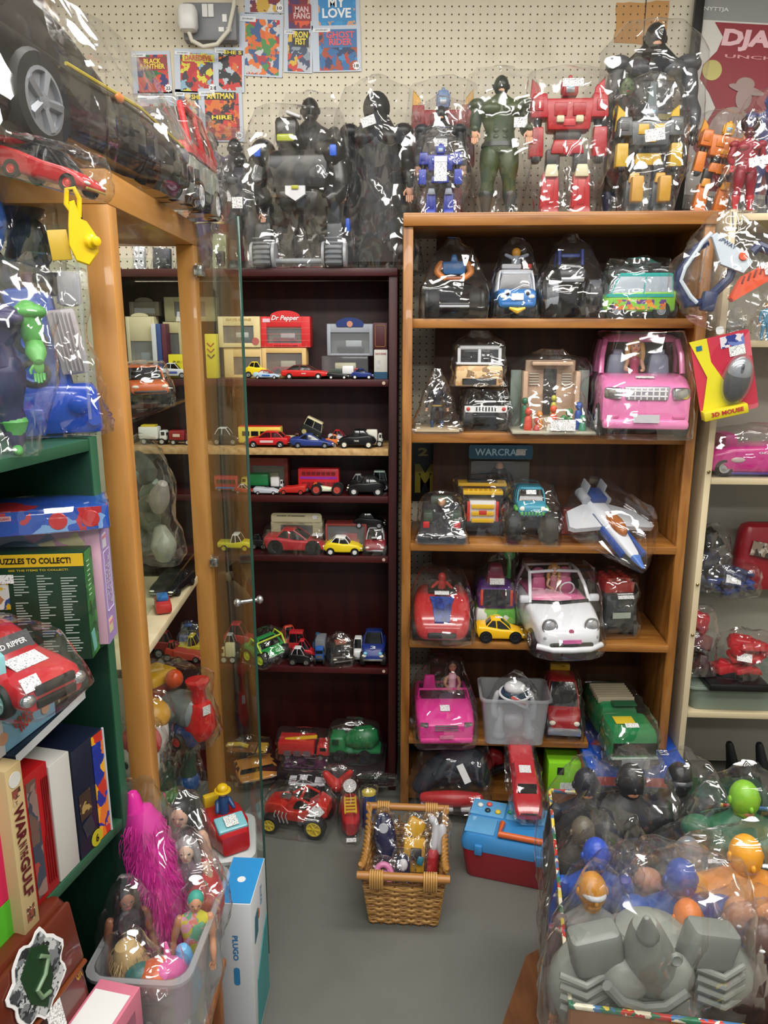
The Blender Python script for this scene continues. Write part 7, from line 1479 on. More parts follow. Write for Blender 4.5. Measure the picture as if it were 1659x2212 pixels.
# ---- lower shelf: games standing on end
Z3 = GS['s3'] + .001
def gbook(name, label, cat, x0, x1, y0, D, mat, d=.0, Hf=None, lean=0):
    xm = (x0 + x1) / 2; ua, _ = GF.hit(x0, y0, d); ub, _ = GF.hit(x1, y0, d); _, zt = GF.hit(xm, y0, d); W = ub - ua; H = Hf or zt - Z3
    t = thing(name, label, cat, GF.P((ua + ub) / 2, d, Z3), 0, None, (0, R(lean), GF.rz)); carton(t, W, H, D, mat); return t, W, H
t, W, H = gbook('board_game', 'dark blue game box with flame-coloured edge leaning at the shelf end', 'board game', 150, 222, 1600, .24, pl('#161c30', .35), 0, None)
G().panel((W * .3, -.0005, H / 2), W * .36, H * .98, t=.0006).obj('flame_print', art(('#1f2f8f', '#d8731c', '#e2a51f', '#1f2f8f', '#c2321f', '#24399c'), 46, 8, .3), t)
G().panel((-W * .24, -.0008, H * .46), W * .36, H * .24, t=.0005).obj('picture_panel', art(('#7a6038', '#a58a4f', '#3a2c20'), 60, 2), t); G().panel((-W * .2, -.0008, H * .24), W * .3, H * .15, t=.0005, roll=.3).obj('picture_panel', pl('#2c3138'), t)
G().lathe([(.014, 0), (.014, .001)], (-.0, -.001, H * .07), (0, -1, 0)).obj('yellow_spot', pl('#b5ad1f'), t); lettering(t, '6', (0, -.0022, H * .07), .008, .014, m=BLK)
g = G(); g.tube([(W / 2, -.001, .0), (W / 2, -.001, H)], .0022, 6); g.obj('white_edge', pl('#b9bcc2'), t)
t, W, H = gbook('board_game', 'plain white game box between red case and blue box', 'board game', 102, 150, 1640, .22, pl('#c6c5c0', .5))
t, W, H = gbook('toy_case', 'red plastic case with moulded lines and a picture panel', 'toy case', 46, 102, 1664, .20, pl('#a81a1e', .3))
G().panel((-W * .24, -.0004, H * .5), W * .4, H * .9, t=.0006).obj('picture_panel', art(('#6a5048', '#3c4250', '#8a6f68', '#a04038'), 38, 9), t); g = G()
for k in range(4): g.tube([(W * (.1 + .1 * k), -.001, H * .08), (W * (.1 + .1 * k), -.001, H * (.4 + .1 * k)), (W * (.2 + .08 * k), -.001, H * (.5 + .1 * k)), (W * (.2 + .08 * k) * .99, -.001, H * .9)], .0012, 5)
g.obj('moulded_line', pl('#7f1216', .3), t)
t, W, H = gbook('video_case', 'cream case with dark red spine lettering WAR IN THE GULF', 'video case', 8, 46, 1655, .16, pl('#c2ab7c', .5), -.02)
lettering(t, 'WAR', (0, -.0008, H * .66), H * .22, W * .6, m=pl('#5a1a20'), roll=R(-90), bold=.04); lettering(t, 'IN THE', (0, -.0008, H * .5), H * .09, W * .5, m=pl('#5a1a20'), roll=R(-90), bold=.04); lettering(t, 'GULF', (0, -.0008, H * .33), H * .24, W * .6, m=pl('#5a1a20'), roll=R(-90), bold=.04)
G().lathe([(W * .36, 0), (W * .36, .0006)], (0, -.0004, H * .92), (0, -1, 0), 20).obj('round_sticker', pl('#d9d9d4'), t)
for zz in (.82, .1): G().panel((0, -.0004, H * zz), W * .5, H * .09, t=.0005).obj('picture_patch', art(('#c9ad82', '#4a3a30', '#8a4a3a'), 120, 4), t)
t, W, H = gbook('pink_game_box', 'bright pink and lime game box at the left edge of photo', 'board game', -60, 8, 1700, .2, pl('#d8145a', .35), -.0); G().panel((0, -.0006, H * .12), W, H * .24, t=.0006).obj('lime_band', pl('#4fae2a'), t)
# lying on top of the games
zt = GF.hit(100, 1650, 0)[1] + .004
p = GF.P(GF.hit(70, 1640, .05)[0], .09, max(zt, Z3 + .245))
t = thing('trivia_box', 'dark blue box lettered TRIVIA CARDS lying across the games', 'game box', (p.x + .012, p.y, p.z), GF.rz + R(8)); carton(t, .20, .014, .13, pl('#16202f', .3)); t.location -= GF.d * .07
G().panel((0, -.0004, .007), .199, .013, t=.0006).obj('white_edge', pl('#c9ced2', .4), t); lettering(t, 'TRIVIA CARDS', (.01, .045, .0145), .10, .012, (0, 0, 1), WHT, bold=.03); G().panel((0, .10, .0141), .19, .05, (0, 0, 1), .0005).obj('wave_print', art(('#16202f', '#2a4a66', '#16202f'), 60, 2), t)
ztop = p.z + .015
t = thing('party_game', 'pale blue box end with red cartoon lettering on the trivia box', 'board game', GF.P(GF.hit(50, 1560, 0)[0], .01, ztop), GF.rz + R(2)); carton(t, .17, .055, .2, pl('#7fb0cc', .4))
G().panel((-.055, -.0004, .027), .05, .054, t=.0006).obj('white_end', pl('#c9c9cc'), t); lettering(t, 'WHAT\'S\nTHAT', (.015, -.0012, .03), .05, .026, m=pl('#b0392a'), roll=R(12), bold=.05); 
for x in (-.032, .06): G().lathe([(.009, 0), (.009, .001)], (x, -.0008, .024), (0, -1, 0)).obj('face_print', pl('#c99a7a'), t)
t = thing('green_game_box', 'small green box with a picture panel near the shelf end', 'board game', GF.P(GF.hit(150, 1580, .02)[0], .03, ztop), GF.rz); carton(t, .06, .045, .14, pl('#1d4f2c', .35), (('picture_panel', art(('#c9c2b5', '#a5603a', '#5a6a4a'), 90, 4), (.01, 0, .018), .036, .03, (0, -1, 0)),))
# ---------------------------------------------------------------- front left: leather case, pink box, tub of dolls, tall box
STN = wood(['#6a3a1a', '#8a5228', '#9c6233'], (4, 4, 1), .45, 7, 9)
t = thing('wooden_stool', 'brown wooden low stand under the plastic tub of dolls', 'stand', (-.395, 1.155, .0)); G().box((0, 0, .289), (.16, .27, .018), .004).obj('top', STN, t)
for x in (-.06, .06):
    for y in (-.11, .11): G().box((x, y, .139), (.025, .025, .278), .003).obj('leg', STN, t)
CBR = pl('#5c2414', .32, 0, .3)
t = thing('leather_case', 'brown leather-look case with a green snake-like crest sticker', 'case', (-.5035, .74, .47), 0, None, (R(-9), 0, R(77))); t.scale = (1, 1, .83)
# local x runs away from the camera, local -y faces right
g = G(); g.box((.05, .024, .135), (.42, .048, .27), .02, n=4); g.obj('case_body', CBR, t); g = G(); g.box((.05, -.004, .2), (.40, .010, .12), .006, n=3); g.obj('flap', CBR, t)
G().tube([(-.15, -.006, .133), (.25, -.006, .133)], .005, 8).obj('piping', pl('#6f3518', .3), t)
g = G(); rr = rnd(2); n = 44; o_ = []
for k in range(n): a = 2 * math.pi * k / n; r = 1 + .08 * math.sin(a * 7) + .05 * math.sin(a * 11 + 1); o_.append((.155 + .055 * r * math.cos(a), .205 + .07 * r * math.sin(a)))
g.prism(o_, -.0125, -.011); g.obj('crest_sticker', WHT, t)
g = G(); g.prism([(.155 + (x - .155) * .9, .205 + (z_ - .205) * .92) for x, z_ in o_], -.0134, -.0125); g.obj('crest_border', art(('#3a3f42', '#74797c', '#b9bcbe', '#24282a'), 95, 3), t)
g = G(); g.prism([(.125, .235), (.155, .262), (.182, .24), (.178, .18), (.155, .145), (.13, .18)], -.0145, -.0134); g.obj('crest_shield', pl('#1d3a22'), t)
G().tube([(.165, -.0155, .235), (.178, -.0155, .22), (.165, -.0155, .20), (.145, -.0155, .19), (.15, -.0155, .17), (.165, -.0155, .165)], .0035, 8).obj('curl_print', pl('#6f8a6a'), t)
G().panel((.165, -.0125, .10), .03, .07, (0, -1, 0), .001, R(0)).obj('price_label', LBL, t); lettering(t, 'GR', (.235, -.003, .125), .014, .03, m=pl('#b5862a'), name='gold_lettering')
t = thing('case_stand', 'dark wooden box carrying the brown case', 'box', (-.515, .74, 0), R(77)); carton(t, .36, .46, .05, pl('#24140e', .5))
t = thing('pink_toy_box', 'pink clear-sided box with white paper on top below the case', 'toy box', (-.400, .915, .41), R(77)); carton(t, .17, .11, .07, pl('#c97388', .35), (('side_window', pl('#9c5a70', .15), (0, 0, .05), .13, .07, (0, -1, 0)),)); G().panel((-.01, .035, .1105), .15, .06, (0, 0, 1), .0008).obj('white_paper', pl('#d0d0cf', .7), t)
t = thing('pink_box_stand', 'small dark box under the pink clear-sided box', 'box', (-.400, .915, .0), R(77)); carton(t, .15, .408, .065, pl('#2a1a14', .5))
# tub of dolls
TX, TY, TZ = -.392, 1.165, .30
t = thing('plastic_tub', 'cloudy clear plastic tub full of bagged dolls at lower left', 'tub', (TX, TY, TZ), R(-4)); tub(t, .158, .265, .20, TUB, 1.12, .01, .03)
zf = TZ + .005
def fur(t, pts, rad, col, n=520, seed=1, ln=.03):
    g = G(); g.limb(pts, [r * .8 for r in rad], 16); g.obj('doll_hair_core', pl(col, .6), t); rr = rnd(seed); g = G(); P = [Vector(p) for p in pts]
    for _ in range(n):
        s = rr.random() * (len(P) - 1); i = int(s); f = s - i; c = P[i].lerp(P[min(i + 1, len(P) - 1)], f); r = rad[i] * (1 - f) + rad[min(i + 1, len(P) - 1)] * f; a = rr.uniform(0, 6.283)
        d = Vector((math.cos(a), math.sin(a), rr.uniform(-.3, .3))); q = c + d * r * .78; e = q + d * r * .12 + Vector((rr.uniform(-.25, .25), rr.uniform(-.25, .25), rr.uniform(-1.3, -.7))) * ln
        m = (q + e) / 2 + d * r * .12; g.tube([q, m, e], [.0014, .001, .0003], 4, cap=False)
    g.obj('doll_hair', pl(col, .6), t)
MAG = '#c9158f'
t = thing('toy_doll', 'tall magenta furry-haired doll bag with a pink tip in the tub', 'doll', (TX - .02, TY + .035, zf)); fur(t, [(.03, -.03, .03), (.02, -.01, .15), (0, 0, .26), (-.02, .01, .36)], [.03, .044, .05, .04], MAG, 1900, 3, .03); G().limb([(-.03, .01, .375), (-.035, .015, .405)], [.018, .012]).obj('pink_tip', pl('#d61f97', .2), t); bag(t, .006, slope=.4, crown=.03, amp=.008)
t = thing('toy_heart', 'shiny red heart-shaped bag at the right side of the tub', 'toy', (TX + .05, TY + .075, zf + .10)); t.location.z = zf + .05; g = G(); g.limb([(0, 0, .02), (0, 0, .11), (-.005, 0, .17)], [.01, .042, .034], 22); g.obj('heart', pl('#c01228', .22, 0, .4), t); bag(t, .005, slope=.4, crown=.01, amp=.008)
STRIPE = art(('#c9c23a', '#d97f6a', '#c9c23a', '#6fae8a', '#d9a0b5'), 70, 3)
def tdoll(label, x, y, H, suit, skin, hair, rz=0, tilt=0, lh=True, zz=None, cr=.02):
    t = thing('toy_doll', label, 'doll', (TX + x, TY + y, zz or zf), 0, None, (0, R(tilt), R(rz))); figure(t, H, suit, skin=skin, hair=hair, longhair=lh, armout=.04, bulk=.85, sleeves=skin); bag(t, .006, slope=.35, crown=cr, amp=.007); return t
tdoll('dark-haired doll in black clothes at the left end of the tub', -.052, -.03, .28, '#231c22', '#8a5a42', '#1c1214', 30)
tdoll('tall doll with glossy black hair behind the magenta doll', .012, .10, .36, '#3a2c34', '#c9a08a', '#15151c', 0)
tdoll('grey-haired doll in a clear bag beside the red heart', .03, .06, .31, '#6a5560', '#d0b09a', '#8f8a8c', 10)
td = tdoll('small doll with teal hair and a bright striped dress', .036, -.01, .25, '#c9c23a', '#c98f6a', '#1f9a86', 15, 6, False)
for o in td.children:
    if o.name.split('.')[0] in ('torso', 'leg'): o.data.materials[0] = STRIPE
t = thing('toy_doll', 'blonde-haired doll wrapped in a bag at the front of the tub', 'doll', (TX - .032, TY - .07, zf), R(15)); fur(t, [(0, 0, .06), (0, 0, .13), (-.01, 0, .19)], [.03, .036, .03], '#b89c6c', 420, 8, .03); G().ell((.01, -.03, .17), (.024, .02, .016)).obj('teal_clip', pl('#2f6b66'), t); G().limb([(0, -.01, .03), (.01, -.015, .08)], [.03, .03]).obj('grey_dress', pl('#8a8f9c'), t); bag(t, .006, slope=.4, crown=.01, amp=.008)
t = thing('toy_pony', 'pink toy pony head with blue hair between the dolls', 'toy', (TX + .028, TY - .06, zf + .0), R(30)); G().limb([(0, 0, .06), (0, -.01, .14), (-.02, -.03, .17)], [.03, .028, .02]).obj('pony_head', pl('#d86aa5', .3), t); G().limb([(.02, 0, .17), (.03, .0, .10), (.025, 0, .05)], [.014, .018, .012]).obj('pony_mane', pl('#6aa5d0', .3), t); G().ell((.0, -.038, .155), (.006, .004, .008)).obj('eye', pl('#1c1c2c'), t); G().limb([(-.006, 0, .17), (-.008, 0, .2)], [.007, .003]).obj('ear', pl('#d86aa5', .3), t)
t = thing('toy_doll', 'orange-haired baby doll head in a clear bag at the front rim', 'doll', (TX + .012, TY - .093, zf), R(10)); G().ell((0, 0, .155), (.036, .034, .034), 20).obj('doll_hair', pl('#cf5a22', .3), t); G().limb([(0, 0, .02), (0, 0, .12)], [.03, .024]).obj('doll_body', pl('#c58a68'), t); bag(t, .006, slope=.4, crown=.01, amp=.01)
# white and blue box standing on the floor
t = thing('toy_box', 'tall white box with a blue top and teal pictures on the floor', 'toy box', (-.312, 1.362, .001), R(-3)); W, D, H = .072, .145, .36
carton(t, W, H, D, pl('#cfd2d6', .35), (('blue_top', pl('#2f8fd0', .3), (0, D / 2, H), W * .96, D * .97, (0, 0, 1)),))
lettering(t, 'PLUGO', (0, -.0008, H * .70), .062, .012, m=pl('#2f7fb8'), roll=R(-90), bold=.03); G().panel((0, -.0004, H * .5), .013, .045, t=.0006, r=.006).obj('blue_pill', pl('#3a86bc'), t); G().lathe([(.009, 0), (.009, .0006)], (0, D * .5, H + .0006), (0, 0, 1), 20).obj('white_oval', WHT, t)
lettering(t, 'PLUGO', (W / 2 + .0006, D * .62, H * .86), .045, .016, (1, 0, 0), pl('#2f8fd0'), R(-90)); g = G(); M90 = Matrix.Rotation(R(90), 4, 'Z'); g.T = Matrix.Translation((W / 2 + .0012, 0, 0)) @ M90
g.prism([(.02, .0 + .02), (D - .01, .02), (D - .01, H * .62), (D * .7, H * .58), (.03, H * .4)], -.0006, .0006); g.obj('teal_print', pl('#2f8f92', .35), t)
g = G(); g.T = Matrix.Translation((W / 2 + .0012, 0, 0)) @ M90; g.prism([(.02, H * .68), (.05, H * .7), (.055, H * .85), (.03, H * .84)], -.0006, .0006); g.obj('tablet_picture', pl('#24697a', .35), t); G().ell((W / 2 + .0015, .06, H * .8), (.001, .008, .012)).obj('orange_ball_print', pl('#c9602a'), t)
t = thing('puzzle_tube', 'round tin with fruit pictures standing beside the white box', 'tin', (-.40, 1.355, .0), 0) if 0 else None
# toy fire boat on its tub, in front of the cabinet
t = thing('plastic_tub', 'small grey tub with white lid under the toy fire boat', 'tub', (-.375, 1.60, .001), R(10)); tub(t, .13, .17, .33, TUB, 1.15, .006, .03); G().loft([[Vector((a, b, z_)) for a, b in rrect(.138 * k, .178 * k, .03, 4)] for z_, k in ((.33, .97), (.333, 1), (.342, 1), (.345, .96))]).obj('lid', pl('#c9ccce', .35), t)
t = thing('toy_fire_boat', 'red toy fire vehicle with a small firefighter in yellow helmet', 'toy vehicle', (-.375, 1.60, .3475), R(-60)); 
G().loft([xring(x, w_, 0.003, h_, .01) for x, w_, h_ in ((-.075, .035, .05), (-.03, .045, .06), (.03, .045, .06), (.075, .032, .05))]).obj('body', pl('#b8262c', .25), t); G().box((.04, 0, .058), (.045, .07, .014), .004, rot=(0, .3, 0)).obj('teal_screen', pl('#7fc0cc', .2), t); sticker(t, (.043, 0, .068), .03, .03, (.3, 0, 1)); G().box((-.055, -.01, .07), (.02, .05, .03), .005).obj('yellow_block', pl('#d8b42a'), t)
g = G(); g.limb([(-.01, 0, .06), (-.01, 0, .095)], [.014, .012]); g.limb([(-.01, -.014, .09), (.006, -.02, .075)], [.006, .005]); g.limb([(-.01, .014, .09), (.006, .02, .075)], [.006, .005]); f_ = g.obj('driver_figure', pl('#2c4a7c'), t); G().ell((-.01, 0, .112), (.011, .011, .012)).obj('driver_head', SKIN, f_); g = G(); g.ell((-.01, 0, .122), (.014, .014, .011)); g.lathe([(.02, 0), (.019, .002)], (-.01, 0, .116)); g.obj('yellow_helmet', pl('#e0b81f', .25), f_)
# ---------------------------------------------------------------- wicker basket with bagged toys
WK = [pl('#a5763a', .35), pl('#c99a58', .3), pl('#8a5e2c', .4), pl('#b98a4a', .3)]
bf = Frame(-.045, 1.70, 4)
t = thing('wicker_basket', 'honey-coloured wicker basket with rounded rod handles on the floor', 'basket', bf.P(.095, .0, .001), bf.rz)
BW, BD, BH = .19, .24, .165
def wp(s, z, out=0):
    """point round the basket wall; s in 0..4, walls flare upwards"""
    k = .82 + .18 * z / BH + out; hw, hd = BW / 2 * k * 1.12, BD / 2 * k * 1.05; side_, f = int(s) % 4, s - int(s)
    c = [(-hw, -hd), (hw, -hd), (hw, hd), (-hw, hd)]; a, b = c[side_], c[(side_ + 1) % 4]
    return Vector((a[0] + (b[0] - a[0]) * f, BD / 2 + a[1] + (b[1] - a[1]) * f, z))
NS = 36; rr = rnd(6)
for m in range(4):
    g = G()
    for r in range(15):
        if r % 4 != m: continue
        z = .008 + r * (BH - .03) / 15
        for ph in (0, 1):
            pts = []
            for k in range(NS * 2 + 1):
                s = 4 * k / (NS * 2); wv = math.sin(math.pi * (k * .5) + math.pi * ((r + ph) % 2)) * .02; notch = BH
                pts.append(wp(s % 4, z + ph * .0048 + rr.uniform(-.0006, .0006), wv))
            g.tube(pts, [rr.uniform(.0027, .0036) for _ in pts], 6)
    g.obj('woven_wall', WK[m], t, 70)['kind'] = 'stuff'
g = G()
for k in range(NS): s = 4 * (k + .5) / NS; g.tube([wp(s, .0), wp(s, BH * .5), wp(s, BH)], .003, 6)
g.obj('upright_canes', WK[2], t, 70)['kind'] = 'stuff'
G().box((0, BD / 2, .006), (BW * .84, BD * .8, .006), .002).obj('bottom_board', WK[2], t)
for ax in (1, 3):
    g = G()
    for q in range(2):
        pts = [];
        for k in range(41): f = k / 40; p = wp(ax + f * .999, BH - .002 + .03 * abs(2 * f - 1) ** 3); pts.append(p + Vector((.005 * math.sin(k * 1.1 + q * math.pi), 0, .005 * math.cos(k * 1.1 + q * math.pi))))
        g.tube(pts, .0055, 8)
    g.obj('braided_rim', WK[0], t)
g = G(); pts0 = [wp(.02 + .96 * k / 20, BH - .045 + .04 * abs(2 * k / 20 - 1) ** 2) for k in range(21)]; g.tube(pts0, .006, 8); g.obj('front_rim', WK[3], t)
for s0, yy in ((0, wp(.5, BH).y - .008), (2, wp(2.5, BH).y + .004)):
    zz = BH + .004 + (.02 if s0 else 0); rod = G().cyl((-BW * .62, yy, zz), (BW * .62, yy, zz), .0105, n=18).obj('handle_rod', pl('#a8743a', .35), t)
    for sx in (-1, 1):
        g = G()
        for k in range(6): a0 = sx * BW * .36 + (k - 2.5) * .006; g.tube([(a0 + .011 * 0, yy + .0135 * math.sin(a), zz + .0135 * math.cos(a) - (.02 if math.cos(a) < -.5 else 0)) for a in [2 * math.pi * q / 12 for q in range(13)]], .0028, 6)
        g.obj('cane_binding', WK[1], rod)
def inb(name, label, x, y, z, parts, rot, cr=.01):
    t = thing(name, label, 'bagged toy', bf.P(.095 + x, y, z), 0, 'bagged small toys in the wicker basket', (R(rot[0]), R(rot[1]), R(rot[2])))
    for nm, fn, c_ in parts: g = G(); fn(g); g.obj(nm, pl(c_, .3), t)
    bag(t, .006, slope=.4, crown=cr, amp=.008); return t
inb('bagged_toy', 'bagged dark blue toy with a silver badge in the wicker basket', -.05, .15, .07, (('blue_body', lambda g: (g.limb([(0, 0, .02), (0, 0, .08), (.0, 0, .12)], [.028, .032, .026])), '#1a2348'), ('silver_badge', lambda g: g.lathe([(.014, 0), (.012, .004)], (0, -.028, .11), (0, -1, 0)), '#b9bcc4')), (-20, -6, 0))
inb('bagged_toy', 'bagged yellow and black folded toy robot in the wicker basket', .02, .14, .06, (('yellow_body', lambda g: (g.box((0, 0, .05), (.06, .03, .09), .006), g.box((.0, .0, .12), (.05, .028, .05), .008, rot=(0, .4, 0))), '#d3a01f'), ('dark_block', lambda g: (g.box((.004, -.02, .055), (.03, .016, .03), .003), g.box((-.02, -.018, .03), (.018, .014, .03), .003)), '#2a2c30'), ('teal_block', lambda g: g.box((.016, -.024, .04), (.018, .012, .022), .003, rot=(0, .3, 0)), '#1f6f86')), (-24, 4, 0))
inb('bagged_toy', 'bagged white and red toy figure at the basket right side', .07, .13, .05, (('white_arms', lambda g: (g.limb([(0, 0, .09), (.0, 0, .14), (-.01, 0, .16)], [.012, .01, .012]), g.limb([(.02, 0, .08), (.018, 0, .14)], [.012, .012])), '#c9c9ce'), ('red_legs', lambda g: g.limb([(0, 0, .01), (0, 0, .07)], [.016, .016]), '#b8242c')), (-18, 6, 0))
inb('bagged_toy', 'bagged pink ring toy at the basket front left', -.055, .05, .07, (('pink_ring', lambda g: g.tube([(.02 * math.cos(a), -.012, .045 + .024 * math.sin(a)) for a in [2 * math.pi * k / 20 for k in range(21)]], .008, 10), '#d97fae'), ('pink_base', lambda g: g.box((0, 0, .03), (.05, .02, .05), .006), '#b8689a')), (-30, 0, 0))
inb('bagged_toy', 'bagged navy and white toy in the basket middle', -.01, .07, .055, (('navy_body', lambda g: g.limb([(0, 0, .02), (0, 0, .08)], [.024, .02]), '#1c2342'), ('white_face', lambda g: g.ell((.0, -.02, .075), (.012, .01, .016)), '#d0d0d2')), (-22, 5, 0))
# ---------------------------------------------------------------- cream shelving on the right
def rstand(name, label, cat, x0, x1, y0, d, z, grp=None, turn=0): return stand(RF, name, label, cat, x0, x1, y0, d, z, grp, turn)
p = ony(1580, 590, 2.06)
t = thing('toy_bow', 'bagged white, navy and orange toy bow hanging by the cream upright', 'toy bow', (p.x, 2.07, p.z), 0, None, (0, R(-8), R(-6))); k_ = 2.07 / 1662
NV = pl('#1c2c55', .35); WB = pl('#c3ced8', .35); OR = pl('#d9542f', .35)
def P2(px, py): return ((px - 1580) * k_ * 1.0, (590 - py) * k_)
g = G(); g.tube([(P2(a, b)[0], 0, P2(a, b)[1]) for a, b in ((1548, 505), (1530, 520), (1492, 565), (1482, 590), (1500, 625), (1512, 640))], .006, 8); g.obj('white_limb', WB, t)
g = G(); g.tube([(P2(a, b)[0], .008, P2(a, b)[1]) for a, b in ((1540, 520), (1520, 530), (1482, 575), (1478, 600), (1495, 640), (1530, 640), (1580, 600), (1590, 575))], .012, 8); g.box((P2(1535, 640)[0], .0, P2(1535, 640)[1]), (.035, .03, .05), .006, rot=(0, .3, 0)); g.obj('navy_frame', NV, t)
g = G(); a_, b_ = P2(1545, 515), P2(1625, 590); g.prism([P2(1545, 512), P2(1556, 506), P2(1600, 545), P2(1625, 575), P2(1605, 595), P2(1560, 570)], -.012, .004, ins=.04); g.obj('white_cover', WB, t)
lettering(t, 'SPWAY', (P2(1575, 530)[0], -.013, P2(1575, 530)[1]), .05, .01, m=pl('#3a4a6a'), roll=R(-38))
g = G(); g.tube([(P2(a, b)[0], .0, P2(a, b)[1]) for a, b in ((1625, 555), (1640, 545), (1665, 560), (1700, 575))], .013, 8); g.obj('navy_barrel', NV, t)
g = G(); g.prism([P2(1575, 640), P2(1600, 600), P2(1680, 570), P2(1690, 600), P2(1640, 622), P2(1580, 648)], -.014, .014, ins=.05); og = g.obj('orange_grip', OR, t); g = G()
for k in range(5): q = P2(1602 + k * 12, 607 - k * 4.5); g.box((q[0], -.0145, q[1]), (.005, .002, .02), .002, rot=(0, .35, 0))
g.obj('grip_slots', pl('#7a2a18'), og); G().lathe([(.012, 0), (.01, .004)], (P2(1605, 560)[0], -.013, P2(1605, 560)[1]), (0, -1, 0), 20).obj('orange_button', OR, t)
g = G(); 
for a, b in (((1540, 520), (1520, 600)), ((1575, 560), (1560, 600))): g.cyl((P2(*a)[0], 0, P2(*a)[1]), (P2(*b)[0], 0, P2(*b)[1]), .0012, n=6)
g.obj('bow_string', CHR, t); sticker(t, (P2(1655, 590)[0], -.017, P2(1655, 590)[1]), .03, .03, (0, -1, 0), R(10)); G().cyl((P2(1590, 470)[0], 0, P2(1590, 470)[1]), (P2(1590, 500)[0], 0, P2(1590, 500)[1]), .002, n=6).obj('hanging_cord', CHR, t); G().cyl((P2(1590, 640)[0], 0, P2(1590, 640)[1]), (P2(1585, 700)[0], 0, P2(1585, 700)[1]), .001, n=6).obj('bag_tail_string', CHR, t); bag(t, .006, slope=.7, crown=.0, amp=.01)
p = ony(1565, 810, 2.10)
t = thing('computer_mouse_pack', 'red and yellow blister card with a black and silver computer mouse', 'computer mouse', (p.x, 2.10, p.z), 0, None, (R(4), R(-14), R(-8)))
W, H = .15, .215
G().panel((0, 0, 0), W, H, t=.0012, r=.008).obj('red_card', art(('#c2394a', '#c2394a', '#c9606c', '#b82c40'), 16, 3, .25), t)
g = G(); g.prism([(-W * .52, H * .5), (-W * .22, H * .5), (-W * .2, H * .2), (W * .26, -H * .5), (-W * .5, -H * .5), (-W * .3, H * .02)], -.0045, -.0015); g.obj('yellow_card', pl('#d9ce2a', .35), t)
G().box((-W * .12, -.02, -H * .44), (W * .76, .036, H * .12), .003).obj('yellow_fold', pl('#d0c024', .35), t); lettering(t, '3D MOUSE', (-W * .1, -.039, -H * .43), W * .55, H * .055, m=pl('#b02c3a'), bold=.04)
G().panel((-W * .37, -.0052, H * .4), W * .1, H * .06, t=.0005).obj('blue_mark', pl('#2a6a8a'), t); G().panel((W * .2, -.0018, H * .4), W * .4, H * .14, t=.0006).obj('blue_print', art(('#2c3a86', '#c2394a', '#6a7ab8', '#d9d4dc'), 60, 3), t); sticker(t, (W * .26, -.0026, H * .27), .04, .026)
g = G(); g.T = Matrix.Translation((W * .17, -.016, -H * .08)) @ Matrix.Rotation(R(22), 4, 'Y'); g.ell((0, 0, 0), (.033, .02, .062), 24); g.obj('mouse_body', pl('#16181b', .2), t); g = G(); g.T = Matrix.Translation((W * .17, -.016, -H * .08)) @ Matrix.Rotation(R(22), 4, 'Y'); g.ell((0, -.003, .024), (.0315, .0185, .036), 24); g.obj('mouse_buttons', pl('#9ea2a8', .2, .5), t); g = G(); g.T = Matrix.Translation((W * .17, -.016, -H * .08)) @ Matrix.Rotation(R(22), 4, 'Y'); g.ell((0, -.015, .03), (.006, .009, .016), 14); g.obj('mouse_wheel', pl('#3a3d42', .2), t)
G().panel((W * .02, -.001, H * .56), .02, .02, t=.002, r=.006).obj('hang_hook', WHT, t); g = G(); g.T = Matrix.Translation((W * .17, -.016, -H * .08)) @ Matrix.Rotation(R(22), 4, 'Y'); g.ell((0, 0, 0), (.04, .026, .07), 24); g.obj('clear_blister', CLEAR, t)
t, W, H = rstand('toy_figure', 'small blue-skirted toy figure in a clear bag on the right shelving', 'toy figure', 1632, 1680, 652, .01, RS['s1']); figure(t, H * .95, '#4f93b8', hair='#b98a3a', bulk=1.1, armout=.06); bag(t, .01, slope=.6, crown=.02)
t, W, H = rstand('bagged_toy', 'clear bag with grey-white parts behind the hanging bow', 'bagged toy', 1560, 1625, 660, .06, RS['s1']); G().box((0, .02, H * .3), (W * .7, .04, H * .5), .01).obj('toy_body', pl('#6f6d6a'), t); bag(t, .008, crown=.03, amp=.01)
t, L, W, H = side(RF, 'doll_car', 'hot pink doll car side-on in a bag under the hanging mouse', 'doll car', 1540, 1790, 925, .01, RS['s2'], None, True, .4)
G().loft([xring(x * L, hw * W, b * H, c_ * H, .016) for x, hw, b, c_ in ((-.5, .44, .2, .6), (-.4, .5, .1, .66), (0, .5, .08, .62), (.3, .5, .08, .6), (.47, .46, .1, .5), (.5, .42, .14, .4))]).obj('car_body', pl('#c81a84', .25, 0, .4), t); G().box((.3 * L, 0, .7 * H), (.12 * L, .7 * W, .3 * H), .01).obj('seat', pl('#b3407f'), t); G().box((0, 0, .07 * H), (.8 * L, .9 * W, .06 * H), .004).obj('purple_sill', pl('#4a2a8a'), t); G().ell((.25 * L, W * .5, .35 * H), (.02, .004, .008)).obj('side_lamp', pl('#c9b5b0', .2), t); lettering(t, 'GLAM', (.0, W * .5 + .001, .5 * H), .05, .006, (0, 1, 0), WHT)
for x in (-.3, .36):
    for y in (-1, 1): wheel(t, (x * L, y * W * .44, .18 * H), .18 * H, .1 * W)
bag(t, .007, slope=.4, crown=.02, amp=.008)
t, W, H = rstand('toy_case', 'dull red toy case with a picture strip on the glass shelf', 'toy case', 1598, 1780, 1135, .13, RS['s3']); G().box((0, .05, H * .5), (W, .09, H * .96), .03, top=(.85, .8), n=4).obj('case_body', pl('#8f1f28', .3), t); G().panel((-W * .1, .0, H * .62), W * .5, H * .2, (0, -1, .1), .002, R(-12)).obj('picture_strip', art(('#b9b0a2', '#3a302c', '#8a7a6a'), 60, 2), t)
